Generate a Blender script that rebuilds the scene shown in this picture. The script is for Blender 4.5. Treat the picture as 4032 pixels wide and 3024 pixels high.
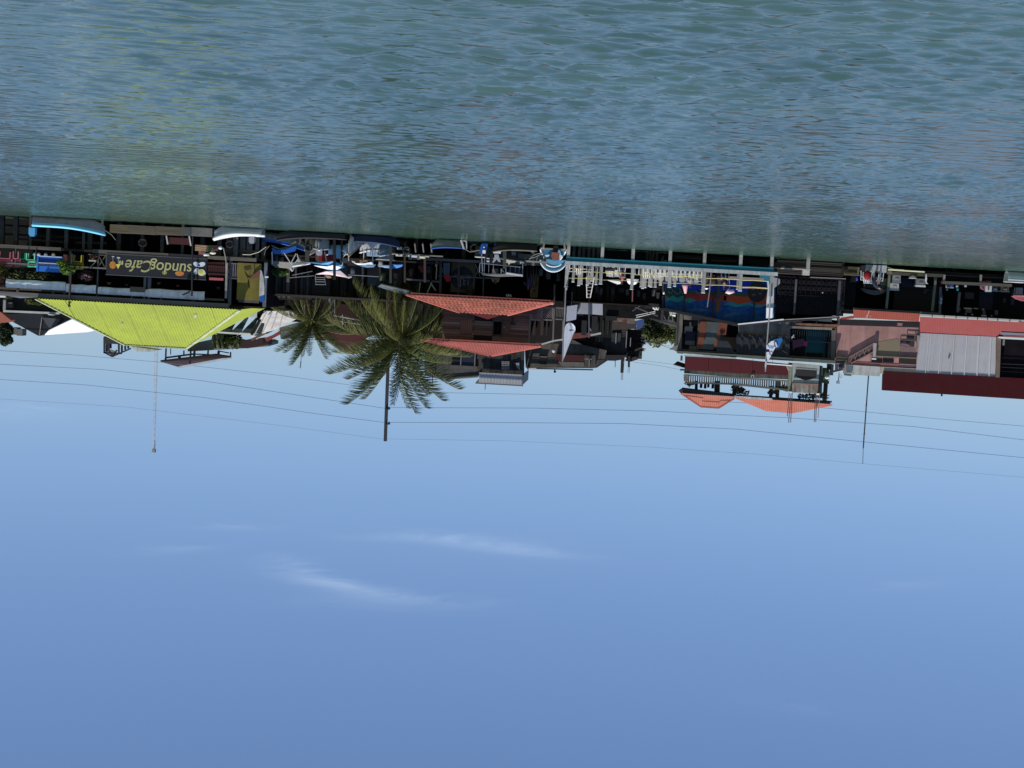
import bpy, bmesh, math, random
import numpy as np
from mathutils import Vector, Matrix
random.seed(7); rng = np.random.default_rng(7)
R_ = math.radians
for o in list(bpy.data.objects): bpy.data.objects.remove(o)
S = bpy.context.scene; C = S.collection

# ---------------------------------------------------------------- camera
FPX, PITCH, ROLL, CAMZ = 5800.0, R_(4.19), R_(3.1), 2.2
cp, sp, cr, sr = math.cos(PITCH), math.sin(PITCH), math.cos(ROLL), math.sin(ROLL)
right0, up0, fwd = Vector((1,0,0)), Vector((0,-sp,cp)), Vector((0,cp,sp))
cR = -right0*cr - up0*sr
cU = right0*sr - up0*cr
cam = bpy.data.cameras.new('camera'); camo = bpy.data.objects.new('camera', cam); C.objects.link(camo)
m = Matrix.Identity(4)
for i in range(3):
    m[i][0] = cR[i]; m[i][1] = cU[i]; m[i][2] = -fwd[i]
m.translation = Vector((0,0,CAMZ)); camo.matrix_world = m
cam.sensor_width = 36; cam.lens = FPX/4032*36; cam.clip_start = .5; cam.clip_end = 6000
S.camera = camo
# ---------------------------------------------------------------- world, sun, exposure
SUN_EL, SUN_AZ = R_(67), R_(148)           # azimuth from +Y towards +X
w = bpy.data.worlds.new('World'); S.world = w; w.use_nodes = True
nt = w.node_tree; N = nt.nodes; LK = nt.links; N.clear()
out = N.new('ShaderNodeOutputWorld'); bg = N.new('ShaderNodeBackground'); sky = N.new('ShaderNodeTexSky')
sky.sky_type = 'NISHITA'; sky.sun_disc = False; sky.sun_elevation = SUN_EL; sky.sun_rotation = SUN_AZ
sky.air_density = 1.0; sky.dust_density = 0.25; sky.ozone_density = 2.6
tint = N.new('ShaderNodeMix'); tint.data_type = 'RGBA'; tint.blend_type = 'MULTIPLY'; tint.inputs[0].default_value = 1
LK.new(sky.outputs[0], tint.inputs[6])
tg = N.new('ShaderNodeTexCoord'); sx_ = N.new('ShaderNodeSeparateXYZ'); LK.new(tg.outputs['Generated'], sx_.inputs[0])
ramp = N.new('ShaderNodeValToRGB'); LK.new(sx_.outputs[2], ramp.inputs[0])
ramp.color_ramp.elements[0].position = 0.0; ramp.color_ramp.elements[0].color = (.56,.65,.86,1)
ramp.color_ramp.elements[1].position = .40; ramp.color_ramp.elements[1].color = (.82,.88,1.0,1)
e_ = ramp.color_ramp.elements.new(.14); e_.color = (.675,.75,.935,1)
LK.new(ramp.outputs[0], tint.inputs[7])
# thin cirrus: stretched noise on the view direction
tc = N.new('ShaderNodeTexCoord'); mp = N.new('ShaderNodeMapping'); mp.inputs['Scale'].default_value = (5, 5, 34)
mp.inputs['Rotation'].default_value = (0, R_(5), 0)
LK.new(tc.outputs['Generated'], mp.inputs[0])
n1 = N.new('ShaderNodeTexNoise'); n1.inputs['Scale'].default_value = 2.6; n1.inputs['Detail'].default_value = 10; n1.inputs['Roughness'].default_value = .6
n1.inputs['Distortion'].default_value = .6
LK.new(mp.outputs[0], n1.inputs['Vector'])
def wdir(px, py):
    d = cR*((px-2016)/FPX) + cU*(-(py-1512)/FPX) + fwd
    return d.normalized()
def vm(op, a, b=None):
    n = N.new('ShaderNodeVectorMath'); n.operation = op
    LK.new(a, n.inputs[0])
    if b is not None:
        if isinstance(b, (tuple, Vector)): n.inputs[1].default_value = b
        else: LK.new(b, n.inputs[1])
    return n
def fm(op, a, b=None, c=None):
    n = N.new('ShaderNodeMath'); n.operation = op
    for i, v in enumerate((a, b, c)):
        if v is None: continue
        if isinstance(v, (int, float)): n.inputs[i].default_value = v
        else: LK.new(v, n.inputs[i])
    return n.outputs[0]
wsum = None
# (centre px, py, half length px, half height px, slope deg in the picture, strength) – one elongated wisp each
for (px, py, hl, hh, sl, st) in [(1900,2145,330,30,6,.9),(2150,2185,210,16,3,.45),(1280,2290,250,34,10,.9),(1560,2345,330,26,5,.7),(930,2078,200,14,1,.38),(700,2165,210,16,-4,.4),(1180,2240,160,34,14,.4),(1500,2120,260,18,2,.3),(1480,2380,420,34,2,.3),(60,1630,190,26,1,.5),(3560,2310,200,14,-3,.2),(3200,2800,300,30,6,.12)]:
    d = wdir(px, py)
    ax = (cR*math.cos(R_(sl)) - cU*math.sin(R_(sl))); ay = d.cross(ax).normalized(); ax = ay.cross(d).normalized()
    off = vm('SUBTRACT', tc.outputs['Generated'], tuple(d)).outputs[0]
    a = vm('DOT_PRODUCT', off, tuple(ax)).outputs['Value']; b = vm('DOT_PRODUCT', off, tuple(ay)).outputs['Value']
    wob = fm('MULTIPLY_ADD', n1.outputs[0], .012, -.006); b = fm('ADD', b, wob)
    a = fm('POWER', fm('ABSOLUTE', fm('DIVIDE', a, hl*.88/FPX)), 2.0); b = fm('POWER', fm('ABSOLUTE', fm('DIVIDE', b, hh/FPX)), 2.0)
    g = fm('MULTIPLY', fm('EXPONENT', fm('MULTIPLY', fm('ADD', a, b), -1.2)), st)
    front = fm('GREATER_THAN', vm('DOT_PRODUCT', tc.outputs['Generated'], tuple(d)).outputs['Value'], 0.5)
    g = fm('MULTIPLY', g, front)
    wsum = g if wsum is None else fm('ADD', wsum, g)
tex = fm('MULTIPLY_ADD', n1.outputs[0], 3.6, -1.25); tex = fm('MAXIMUM', tex, 0.05)
cl = fm('MULTIPLY', wsum, tex); cl = fm('MINIMUM', fm('MULTIPLY', cl, .32), .7)
cm = N.new('ShaderNodeMix'); cm.data_type = 'RGBA'; LK.new(cl, cm.inputs[0]); LK.new(tint.outputs[2], cm.inputs[6]); cm.inputs[7].default_value = (5.2, 6.4, 8.2, 1)
LK.new(cm.outputs[2], bg.inputs[0]); bg.inputs[1].default_value = 0.093; LK.new(bg.outputs[0], out.inputs[0])
sd = Vector((math.sin(SUN_AZ)*math.cos(SUN_EL), math.cos(SUN_AZ)*math.cos(SUN_EL), math.sin(SUN_EL)))
sl_ = bpy.data.lights.new('sun', 'SUN'); sl_.energy = 4.0; sl_.angle = R_(.53); sl_.color = (1, .955, .88)
so = bpy.data.objects.new('sun', sl_); C.objects.link(so); so.rotation_euler = sd.to_track_quat('Z', 'Y').to_euler(); so.location = (30, 60, 90)
S.view_settings.view_transform = 'Standard'; S.view_settings.look = 'None'; S.view_settings.exposure = 0.32; S.view_settings.gamma = 1

# ---------------------------------------------------------------- helpers
def P(px, py, Y):
    d = cR*((px-2016)/FPX) + cU*(-(py-1512)/FPX) + fwd
    return Vector((0,0,CAMZ)) + d*(Y/d.y)
def RC(xa, xb, ya, yb, Y):
    c = P((xa+xb)/2, (ya+yb)/2, Y); s = Y/FPX
    return c.x-(xb-xa)/2*s, c.x+(xb-xa)/2*s, c.z-(yb-ya)/2*s, c.z+(yb-ya)/2*s
class MB:
    def __init__(s): s.v = []; s.f = []; s.m = []; s.cur = 0
    def add(s, vs, fs):
        b = len(s.v); s.v += [tuple(v) for v in vs]; s.f += [tuple(b+i for i in f) for f in fs]; s.m += [s.cur]*len(fs); return s
    def box(s, x0, x1, y0, y1, z0, z1):
        if x0 > x1: x0, x1 = x1, x0
        if y0 > y1: y0, y1 = y1, y0
        if z0 > z1: z0, z1 = z1, z0
        return s.add([(x0,y0,z0),(x1,y0,z0),(x1,y1,z0),(x0,y1,z0),(x0,y0,z1),(x1,y0,z1),(x1,y1,z1),(x0,y1,z1)],
            [(0,3,2,1),(4,5,6,7),(0,1,5,4),(1,2,6,5),(2,3,7,6),(3,0,4,7)])
    def pb(s, xa, xb, ya, yb, Y0, Y1):
        a = RC(xa, xb, ya, yb, Y0); return s.box(a[0], a[1], Y0, Y1, a[2], a[3])
    def bar(s, p0, p1, w, h=None, up=(0,0,1)):
        h = h or w; p0 = Vector(p0); p1 = Vector(p1); d = (p1-p0).normalized(); u = Vector(up)
        if abs(d.dot(u)) > .98: u = Vector((0,1,0))
        a = d.cross(u).normalized()*w/2; b = a.cross(d).normalized()*h/2
        return s.add([p0-a-b,p0+a-b,p0+a+b,p0-a+b,p1-a-b,p1+a-b,p1+a+b,p1-a+b],[(0,3,2,1),(4,5,6,7),(0,1,5,4),(1,2,6,5),(2,3,7,6),(3,0,4,7)])
    def pbar(s, a, b, Y, w, h=None, Yb=None): return s.bar(P(a[0],a[1],Y), P(b[0],b[1],Yb or Y), w, h)
    def tube(s, pts, r, n=8, r1=None, cap=True):
        pts = [Vector(p) for p in pts]; k = len(pts); vs = []
        for i, p in enumerate(pts):
            d = (pts[min(i+1,k-1)]-pts[max(i-1,0)]).normalized(); u = Vector((0,0,1)) if abs(d.z) < .9 else Vector((0,1,0))
            a = d.cross(u).normalized(); b = a.cross(d); rr = r if r1 is None else r+(r1-r)*i/(k-1)
            for j in range(n):
                t = 2*math.pi*j/n; vs.append(p+(a*math.cos(t)+b*math.sin(t))*rr)
        fs = [(i*n+j, i*n+(j+1)%n, (i+1)*n+(j+1)%n, (i+1)*n+j) for i in range(k-1) for j in range(n)]
        if cap: fs += [tuple(reversed(range(n))), tuple(range((k-1)*n, k*n))]
        return s.add(vs, fs)
    def ptube(s, pts, Y, r, n=6): return s.tube([P(a, b, Y) for a, b in pts], r, n)
    def prism(s, pts, Y0, Y1):            # pts: (X, Z) polygon
        n = len(pts); vs = [(x, Y0, z) for x, z in pts] + [(x, Y1, z) for x, z in pts]
        fs = [tuple(range(n)), tuple(reversed(range(n, 2*n)))] + [(i, (i+1) % n, n+(i+1) % n, n+i) for i in range(n)]
        return s.add(vs, fs)
    def pprism(s, pts, Y0, Y1):
        q = [P(a, b, Y0) for a, b in pts]; return s.prism([(v.x, v.z) for v in q], Y0, Y1)
    def slab(s, q, t):                    # thick sheet through 4 (or n) 3-D points
        q = [Vector(p) for p in q]; nrm = (q[1]-q[0]).cross(q[-1]-q[0]).normalized()*t; n = len(q)
        vs = q + [p+nrm for p in q]
        return s.add(vs, [tuple(range(n)), tuple(reversed(range(n, 2*n)))] + [(i, (i+1) % n, n+(i+1) % n, n+i) for i in range(n)])
    def ell(s, c, r, n=10, k=6, z0=-1, z1=1):
        c = Vector(c); vs = []; fs = []
        for i in range(k+1):
            z = z0+(z1-z0)*i/k; z = max(-1, min(1, z)); ph = math.asin(z)
            for j in range(n):
                t = 2*math.pi*j/n; vs.append((c.x+r[0]*math.cos(ph)*math.cos(t), c.y+r[1]*math.cos(ph)*math.sin(t), c.z+r[2]*z))
        fs = [(i*n+j, i*n+(j+1)%n, (i+1)*n+(j+1)%n, (i+1)*n+j) for i in range(k) for j in range(n)]
        return s.add(vs, fs+[tuple(reversed(range(n))), tuple(range(k*n, k*n+n))])
    def disc(s, c, r, Y0, Y1, n=24, rz=None, a0=0, a1=360):
        pts = [(c[0]+r*math.cos(R_(a0+(a1-a0)*i/n)), c[1]+(rz or r)*math.sin(R_(a0+(a1-a0)*i/n))) for i in range(n if a1-a0 == 360 else n+1)]
        return s.prism(pts, Y0, Y1)
MESHN = [0]
def mesh(mb, off, mats, smooth=False):
    me = bpy.data.meshes.new('mesh'); ox, oy, oz = off
    me.from_pydata([(x-ox, y-oy, z-oz) for x, y, z in mb.v], [], mb.f)
    for mt in (mats if isinstance(mats, (list, tuple)) else [mats]): me.materials.append(mt)
    if isinstance(mats, (list, tuple)): me.polygons.foreach_set('material_index', mb.m)
    me.update()
    bm = bmesh.new(); bm.from_mesh(me); bmesh.ops.recalc_face_normals(bm, faces=bm.faces); bm.to_mesh(me); bm.free()
    if smooth:
        for p in me.polygons: p.use_smooth = True
    return me
def root(o):
    while o.parent: o = o.parent
    return o
def thing(name, label, cat, loc, group=None, rz=0):
    o = bpy.data.objects.new(name, None); C.objects.link(o); o.location = loc; o.rotation_euler = (0,0,rz); o.empty_display_size = .2
    o['label'] = label; o['category'] = cat
    if group: o['group'] = group
    return o
def part(name, mb, mat, parent, smooth=False, local=False, label=None, stuff=False):
    if not local:
        rt = root(parent); inv = Matrix.LocRotScale(rt.location, rt.rotation_euler, None).inverted(); mb.v = [tuple(inv @ Vector(v)) for v in mb.v]
    o = bpy.data.objects.new(name, mesh(mb, (0,0,0), mat, smooth)); C.objects.link(o); o.parent = parent
    if label: o['label'] = label
    if stuff: o['kind'] = 'stuff'
    return o
def solo(name, mb, mat, label, cat, group=None, smooth=False, kind=None):
    a = np.array(mb.v); off = (float(a[:,0].mean()), float(a[:,1].mean()), float(a[:,2].min()))
    o = bpy.data.objects.new(name, mesh(mb, off, mat, smooth)); C.objects.link(o); o.location = off
    if kind: o['kind'] = kind
    if label: o['label'] = label; 
    if cat: o['category'] = cat
    if group: o['group'] = group
    return o
def struct(name, mb, mat, label=None, smooth=False):
    o = bpy.data.objects.new(name, mesh(mb, (0,0,0), mat, smooth)); C.objects.link(o); o['kind'] = 'structure'
    if label: o['label'] = label
    return o
def copy_tree(o, loc=None, rz=None, label=None, parent=None, rot=None, scale=None):
    c = o.copy(); C.objects.link(c); c.parent = parent
    if loc is not None: c.location = loc
    if rz is not None: c.rotation_euler = (0,0,rz)
    if rot is not None: c.rotation_euler = rot
    if scale is not None: c.scale = (scale,)*3
    if label: c['label'] = label
    for ch in list(o.children): copy_tree(ch, parent=c)
    return c
# ---------------------------------------------------------------- materials
MC = {}
def mat(col, rough=.7, var=.25, scale=1.5, streak=0., dirt=(.03,.028,.022), metal=0., bump=0., grain=None, trans=0., spec=.22, rand=.12, key=None, emit=0):
    k = (col, rough, var, scale, streak, dirt, metal, bump, grain, trans, spec, rand, emit)
    if k in MC: return MC[k]
    mt = bpy.data.materials.new('surface_%d' % len(MC)); mt.use_nodes = True; t = mt.node_tree; n = t.nodes; l = t.links
    b = n['Principled BSDF']; b.inputs['Roughness'].default_value = rough; b.inputs['Metallic'].default_value = metal
    b.inputs['Specular IOR Level'].default_value = spec
    g = n.new('ShaderNodeNewGeometry'); mpn = n.new('ShaderNodeMapping'); l.new(g.outputs['Position'], mpn.inputs[0])
    if grain == 'x': mpn.inputs['Scale'].default_value = (.25, 6, 6)
    elif grain == 'z': mpn.inputs['Scale'].default_value = (6, 6, .25)
    ns = n.new('ShaderNodeTexNoise'); ns.inputs['Scale'].default_value = scale; ns.inputs['Detail'].default_value = 6; ns.inputs['Roughness'].default_value = .62
    l.new(mpn.outputs[0], ns.inputs['Vector'])
    mr = n.new('ShaderNodeMapRange'); mr.inputs[1].default_value = .38; mr.inputs[2].default_value = .72; mr.inputs[3].default_value = 0; mr.inputs[4].default_value = var
    l.new(ns.outputs[0], mr.inputs[0])
    mx = n.new('ShaderNodeMix'); mx.data_type = 'RGBA'; mx.inputs[6].default_value = (*col, 1); mx.inputs[7].default_value = (*dirt, 1); l.new(mr.outputs[0], mx.inputs[0])
    last = mx.outputs[2]
    if streak:
        m2 = n.new('ShaderNodeMapping'); m2.inputs['Scale'].default_value = (3.2, 3.2, .22); l.new(g.outputs['Position'], m2.inputs[0])
        s2 = n.new('ShaderNodeTexNoise'); s2.inputs['Scale'].default_value = 1.6; s2.inputs['Detail'].default_value = 5; l.new(m2.outputs[0], s2.inputs['Vector'])
        r2 = n.new('ShaderNodeMapRange'); r2.inputs[1].default_value = .45; r2.inputs[2].default_value = .7; r2.inputs[4].default_value = streak; l.new(s2.outputs[0], r2.inputs[0])
        m3 = n.new('ShaderNodeMix'); m3.data_type = 'RGBA'; l.new(r2.outputs[0], m3.inputs[0]); l.new(last, m3.inputs[6]); m3.inputs[7].default_value = (*dirt, 1); last = m3.outputs[2]
    oi = n.new('ShaderNodeObjectInfo'); hv = n.new('ShaderNodeHueSaturation'); l.new(last, hv.inputs['Color'])
    rr = n.new('ShaderNodeMapRange'); rr.inputs[3].default_value = 1-rand; rr.inputs[4].default_value = 1+rand; l.new(oi.outputs['Random'], rr.inputs[0]); l.new(rr.outputs[0], hv.inputs['Value'])
    l.new(hv.outputs[0], b.inputs['Base Color'])
    if bump:
        bp = n.new('ShaderNodeBump'); bp.inputs['Strength'].default_value = bump; bp.inputs['Distance'].default_value = .05; l.new(ns.outputs[0], bp.inputs['Height']); l.new(bp.outputs[0], b.inputs['Normal'])
    if trans:
        tr = n.new('ShaderNodeBsdfTranslucent'); l.new(hv.outputs[0], tr.inputs[0]); ms = n.new('ShaderNodeMixShader'); ms.inputs[0].default_value = trans
        l.new(b.outputs[0], ms.inputs[1]); l.new(tr.outputs[0], ms.inputs[2]); l.new(ms.outputs[0], n['Material Output'].inputs[0])
    if emit:
        b.inputs['Emission Color'].default_value = (*col, 1); b.inputs['Emission Strength'].default_value = emit
    MC[k] = mt; return mt
DARK = mat((.012,.011,.011), .95, .3, spec=.1)  # near-black for rooms: the deep interior shade is put into the colour
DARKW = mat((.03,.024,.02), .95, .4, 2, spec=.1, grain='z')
BLK = mat((.012,.012,.014), .6, .1)
WOODD = mat((.055,.042,.033), .85, .5, 2, grain='z', bump=.2)
WOODX = mat((.06,.045,.035), .85, .5, 2, grain='x', bump=.2)
WOODG = mat((.13,.115,.095), .85, .6, 2, grain='x', bump=.2)
PILE = mat((.09,.085,.075), .9, .8, 2.5, streak=.5, bump=.3)
CONC = mat((.2,.18,.155), .9, .65, 1.6, streak=.6, bump=.3)
CONCD = mat((.10,.088,.078), .92, .75, 1.2, streak=.7, dirt=(.02,.018,.016), bump=.3)
CONCL = mat((.33,.31,.28), .9, .5, 1.8, streak=.5, bump=.2)
WHITE = mat((.78,.78,.76), .5, .12, 2)
WHITED = mat((.55,.55,.53), .6, .4, 2.2, streak=.35)
GREY = mat((.3,.31,.33), .6, .3)
POSTW = mat((.62,.61,.57), .7, .35, 3, streak=.3)
STEEL = mat((.35,.36,.37), .4, .2, metal=.6)
STEELD = mat((.06,.06,.065), .5, .2, metal=.4)
BLUE = mat((.02,.11,.42), .35, .15)
BLUEL = mat((.12,.38,.66), .35, .12)
TILE = mat((.33,.10,.075), .8, .75, .8, dirt=(.11,.055,.03), rand=.16, spec=.15)
TILED = mat((.30,.075,.06), .7, .45, 1.4, dirt=(.12,.04,.03))
ORANGE = mat((.37,.135,.095), .8, .6, 1.4, dirt=(.3,.09,.05))
LIME = mat((.37,.435,.065), .65, .6, .45, dirt=(.23,.28,.07), streak=.35, spec=.15)
REDM = mat((.40,.06,.045), .6, .3, 1.2, dirt=(.25,.03,.025))
MAROON = mat((.10,.012,.014), .6, .2, 1.0)
SILVER = mat((.46,.465,.475), .6, .3, 1.2, streak=.3, dirt=(.34,.34,.35), metal=.1)
PINK = mat((.43,.235,.21), .85, .75, .7, streak=.45, dirt=(.22,.125,.10), bump=.4)
TEAL = mat((.02,.16,.19), .5, .2)
ROPEY = mat((.62,.55,.16), .7, .3)
CREAM = mat((.62,.58,.46), .6, .2)
GREENP = mat((.06,.15,.09), .7, .4)
LEAFD = mat((.038,.058,.02), .55, .6, 2.2, dirt=(.085,.09,.03), trans=.2)
LEAFY = mat((.17,.175,.045), .5, .9, 2.5, dirt=(.035,.05,.018), trans=.3)  # yellow-green highlights on the fronds put into the leaf colour
LEAFB = mat((.075,.10,.028), .6, .6, 3, dirt=(.03,.05,.018), trans=.2)
DEAD = mat((.13,.085,.04), .8, .6, 3, dirt=(.06,.045,.025))
SKIN = mat((.34,.17,.11), .6, .1); SKIND = mat((.16,.075,.045), .6, .1)
# ================================================================= SETTING: water, ground
def water_h(X, Y):
    h = np.zeros_like(X); r = np.random.default_rng(3)
    for i in range(90):
        lam = 0.14*(5.8**(r.random()**1.35)); th = r.normal(0.12, .62); k = 2*math.pi/lam
        amp = .0082*lam**.92*r.uniform(.5, 1.2); ph = r.uniform(0, 6.28)
        fade = np.clip(1.0 - (Y*0.0045)/(lam*.9), 0, 1) if lam < 1.2 else 1.0
        a = (X*math.sin(th)+Y*math.cos(th))*k+ph + 1.6*np.sin(X*.5+i)+1.1*np.sin(Y*.33+i*2.1+X*.2)
        s = np.sin(a); h += amp*fade*(s - .14*np.cos(2*a))
    X2 = X*.9; gust = .75+.5*np.sin(X*.31+np.sin(Y*.23)*2)*np.sin(Y*.19+X*.07+1)
    gust *= np.clip(1.1+(Y-25)/50, 1.0, 2.2)
    patch = gust*.85+.28*np.sin(X*.13+1.2*np.sin(Y*.09))*np.sin(Y*.11+1.7)
    return h*patch
ys = [5.0]
while ys[-1] < 112: ys.append(ys[-1]+max(.04, ys[-1]*.0045))
ys = np.array(ys); xs = np.arange(-44, 44.01, .075)
gx, gy = np.meshgrid(xs, ys); gz = water_h(gx, gy)
# edges go flat so the wavy sheet meets the plain one
nx, ny = len(xs), len(ys)
me = bpy.data.meshes.new('river'); me.vertices.add(nx*ny)
me.vertices.foreach_set('co', np.stack([gx, gy, gz], -1).astype(np.float32).ravel())
idx = np.arange(nx*ny).reshape(ny, nx)
q = np.stack([idx[:-1,:-1], idx[:-1,1:], idx[1:,1:], idx[1:,:-1]], -1).reshape(-1)
nf = (nx-1)*(ny-1); me.loops.add(nf*4); me.polygons.add(nf)
me.loops.foreach_set('vertex_index', q.astype(np.int32)); me.polygons.foreach_set('loop_start', (np.arange(nf)*4).astype(np.int32)); me.polygons.foreach_set('loop_total', np.full(nf, 4, np.int32))
me.polygons.foreach_set('use_smooth', np.ones(nf, bool)); me.update(calc_edges=True)
wm = bpy.data.materials.new('river_water'); wm.use_nodes = True; t = wm.node_tree; n = t.nodes; l = t.links; b = n['Principled BSDF']
b.inputs['Roughness'].default_value = .07; b.inputs['IOR'].default_value = 1.75; b.inputs['Specular IOR Level'].default_value = .5
g = n.new('ShaderNodeNewGeometry'); ns = n.new('ShaderNodeTexNoise'); ns.inputs['Scale'].default_value = .22; ns.inputs['Detail'].default_value = 4; l.new(g.outputs['Position'], ns.inputs['Vector'])
cr_ = n.new('ShaderNodeValToRGB'); cr_.color_ramp.elements[0].position = .35; cr_.color_ramp.elements[0].color = (.028,.062,.044,1); cr_.color_ramp.elements[1].position = .68; cr_.color_ramp.elements[1].color = (.048,.094,.067,1)
l.new(ns.outputs[0], cr_.inputs[0]); l.new(cr_.outputs[0], b.inputs['Base Color'])
mp2 = n.new('ShaderNodeMapping'); mp2.inputs['Scale'].default_value = (.45, 1.25, 1); l.new(g.outputs['Position'], mp2.inputs[0])
f1 = n.new('ShaderNodeTexNoise'); f1.inputs['Scale'].default_value = 5.0; f1.inputs['Detail'].default_value = 4; f1.inputs['Roughness'].default_value = .6; l.new(mp2.outputs[0], f1.inputs['Vector'])
f2 = n.new('ShaderNodeTexNoise'); f2.inputs['Scale'].default_value = 2.2; f2.inputs['Detail'].default_value = 3; l.new(mp2.outputs[0], f2.inputs['Vector'])
b1 = n.new('ShaderNodeBump'); b1.inputs['Strength'].default_value = .35; b1.inputs['Distance'].default_value = .02; l.new(f1.outputs[0], b1.inputs['Height'])
b2 = n.new('ShaderNodeBump'); b2.inputs['Strength'].default_value = .4; b2.inputs['Distance'].default_value = .04; l.new(f2.outputs[0], b2.inputs['Height']); l.new(b1.outputs[0], b2.inputs['Normal'])
l.new(b2.outputs[0], b.inputs['Normal'])
syb = n.new('ShaderNodeSeparateXYZ'); l.new(g.outputs['Position'], syb.inputs[0]); rb = n.new('ShaderNodeMapRange'); l.new(syb.outputs[1], rb.inputs[0])
rb.inputs[1].default_value = 20; rb.inputs[2].default_value = 85; rb.inputs[3].default_value = .05; rb.inputs[4].default_value = .42; l.new(rb.outputs[0], b2.inputs['Distance'])
sy = n.new('ShaderNodeSeparateXYZ'); l.new(g.outputs['Position'], sy.inputs[0]); ry = n.new('ShaderNodeMapRange'); l.new(sy.outputs[1], ry.inputs[0])
ry.inputs[1].default_value = 18; ry.inputs[2].default_value = 70; ry.inputs[3].default_value = .08; ry.inputs[4].default_value = .14; l.new(ry.outputs[0], b.inputs['Roughness'])
me.materials.append(wm)
o = bpy.data.objects.new('river', me); C.objects.link(o); o['kind'] = 'structure'
mb = MB(); z = -.10
mb.add([(-900,-900,z),(900,-900,z),(900,5,z),(-900,5,z)], [(0,1,2,3)]); mb.add([(-900,5,z),(-44,5,z),(-44,118,z),(-900,118,z)], [(0,1,2,3)]); mb.add([(44,5,z),(900,5,z),(900,118,z),(44,118,z)], [(0,1,2,3)])
struct('outer_water', mb, wm)
# bank: sea wall and land going to the horizon
gnd = mat((.11,.10,.075), .95, .6, .3, dirt=(.05,.07,.03))
mb = MB(); mb.box(-900, 900, 110, 110.4, -3, 1.35); struct('sea_wall', mb, mat((.035,.032,.028), .95, .6, 1.2, streak=.5))
mb = MB(); nxg = 40
vs = []; fs = []
rows = [110.4, 130, 170, 260, 500, 1000, 3000]; cols = [-3000,-900,-400,-200,-120,-80,-60,-40,-20,0,20,40,60,80,120,200,400,900,3000]
for j, yy in enumerate(rows):
    for xx in cols: vs.append((xx, yy, 1.3+(0 if j < 2 else min(2.0, (yy-130)*.004))))
nc = len(cols)
fs = [(j*nc+i, j*nc+i+1, (j+1)*nc+i+1, (j+1)*nc+i) for j in range(len(rows)-1) for i in range(nc-1)]
mb.add(vs, fs); struct('ground', mb, gnd)
# muddy landing behind the boats
mb = MB(); a = P(1060, 960, 103); c = P(1600, 960, 103)
mb.prism([(103.0,-1),(105,.55),(110,1.3),(110,-1)], 0, 1); mb.v = [(c.x+(a.x-c.x)*y, x, z) for x, y, z in mb.v]
struct('muddy_landing', mb, mat((.045,.038,.028), .95, .5, 1.5, bump=.4))

# ================================================================= builders
def corr_roof(mb, X0, X1, ins0, ins1, Y0, Y1, z0, z1, pitch, amp, sub=4):
    """front slope of a hip roof, eave at Y0/z0, ridge at Y1/z1, ribs running up the slope"""
    n = int((X1-X0)/pitch*sub); vs = []; fs = []
    for i in range(n+1):
        x = X0+(X1-X0)*i/n; t = 1.0
        if ins0 > 0: t = min(t, (x-X0)/ins0)
        if ins1 > 0: t = min(t, (X1-x)/ins1)
        a = amp*math.sin(2*math.pi*i/sub)
        for k in (0, 1):
            tt = t*k; vs.append((x, Y0+(Y1-Y0)*tt - a*.4, z0+(z1-z0)*tt+a))
    fs = [(2*i, 2*i+2, 2*i+3, 2*i+1) for i in range(n)]
    mb.add(vs, fs)
def corr_wall(mb, xa, xb, ya, yb, Y, pitch=.12, amp=.02, sub=4):
    a = RC(xa, xb, ya, yb, Y); n = int((a[1]-a[0])/pitch*sub); vs = []
    for i in range(n+1):
        x = a[0]+(a[1]-a[0])*i/n; d = amp*math.sin(2*math.pi*i/sub); vs += [(x, Y+d, a[2]), (x, Y+d, a[3])]
    mb.add(vs, [(2*i, 2*i+2, 2*i+3, 2*i+1) for i in range(n)])
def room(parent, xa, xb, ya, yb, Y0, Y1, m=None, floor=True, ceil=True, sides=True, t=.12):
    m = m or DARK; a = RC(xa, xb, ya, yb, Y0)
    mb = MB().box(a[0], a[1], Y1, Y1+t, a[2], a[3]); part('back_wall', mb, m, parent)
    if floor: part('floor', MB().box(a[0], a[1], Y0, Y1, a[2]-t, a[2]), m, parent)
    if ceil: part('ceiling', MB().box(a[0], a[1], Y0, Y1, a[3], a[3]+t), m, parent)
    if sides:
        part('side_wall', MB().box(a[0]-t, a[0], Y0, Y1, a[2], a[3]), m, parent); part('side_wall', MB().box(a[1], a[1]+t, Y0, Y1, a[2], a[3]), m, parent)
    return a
def loft(mb, secs, close=True):
    n = len(secs[0]); vs = [p for s in secs for p in s]
    fs = [(i*n+j, i*n+j+1, (i+1)*n+j+1, (i+1)*n+j) for i in range(len(secs)-1) for j in range(n-1)]
    mb.add(vs, fs)
def hull_mb(L, B, H, bow=.5, stern=.75, inner=False, thick=.05):
    """open boat along +X (bow at +X), keel at z=0"""
    mb = MB(); secs = []; k = 12; gun = []
    for i in range(k+1):
        t = i/k; x = -L/2+L*t; wd = B/2*(stern+(1-stern)*min(1, t*2.2)) if t < .45 else B/2*max(.02, 1-((t-.45)/.55)**2.3)
        top = H+bow*max(0, t-.35)**2/.42; bot = .0+.75*H*max(0, (t-.72)/.28)**2
        if inner: wd = max(.01, wd-thick); bot += .12
        s = [(x, -wd, top), (x, -wd*.92, bot+(top-bot)*.45), (x, -wd*.55, bot+.05*H), (x, 0, bot), (x, wd*.55, bot+.05*H), (x, wd*.92, bot+(top-bot)*.45), (x, wd, top)]
        secs.append(s); gun.append((x, wd, top))
    loft(mb, secs); mb.add(secs[0], [(0,1,2,3,4,5,6)])
    return mb, gun
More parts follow.
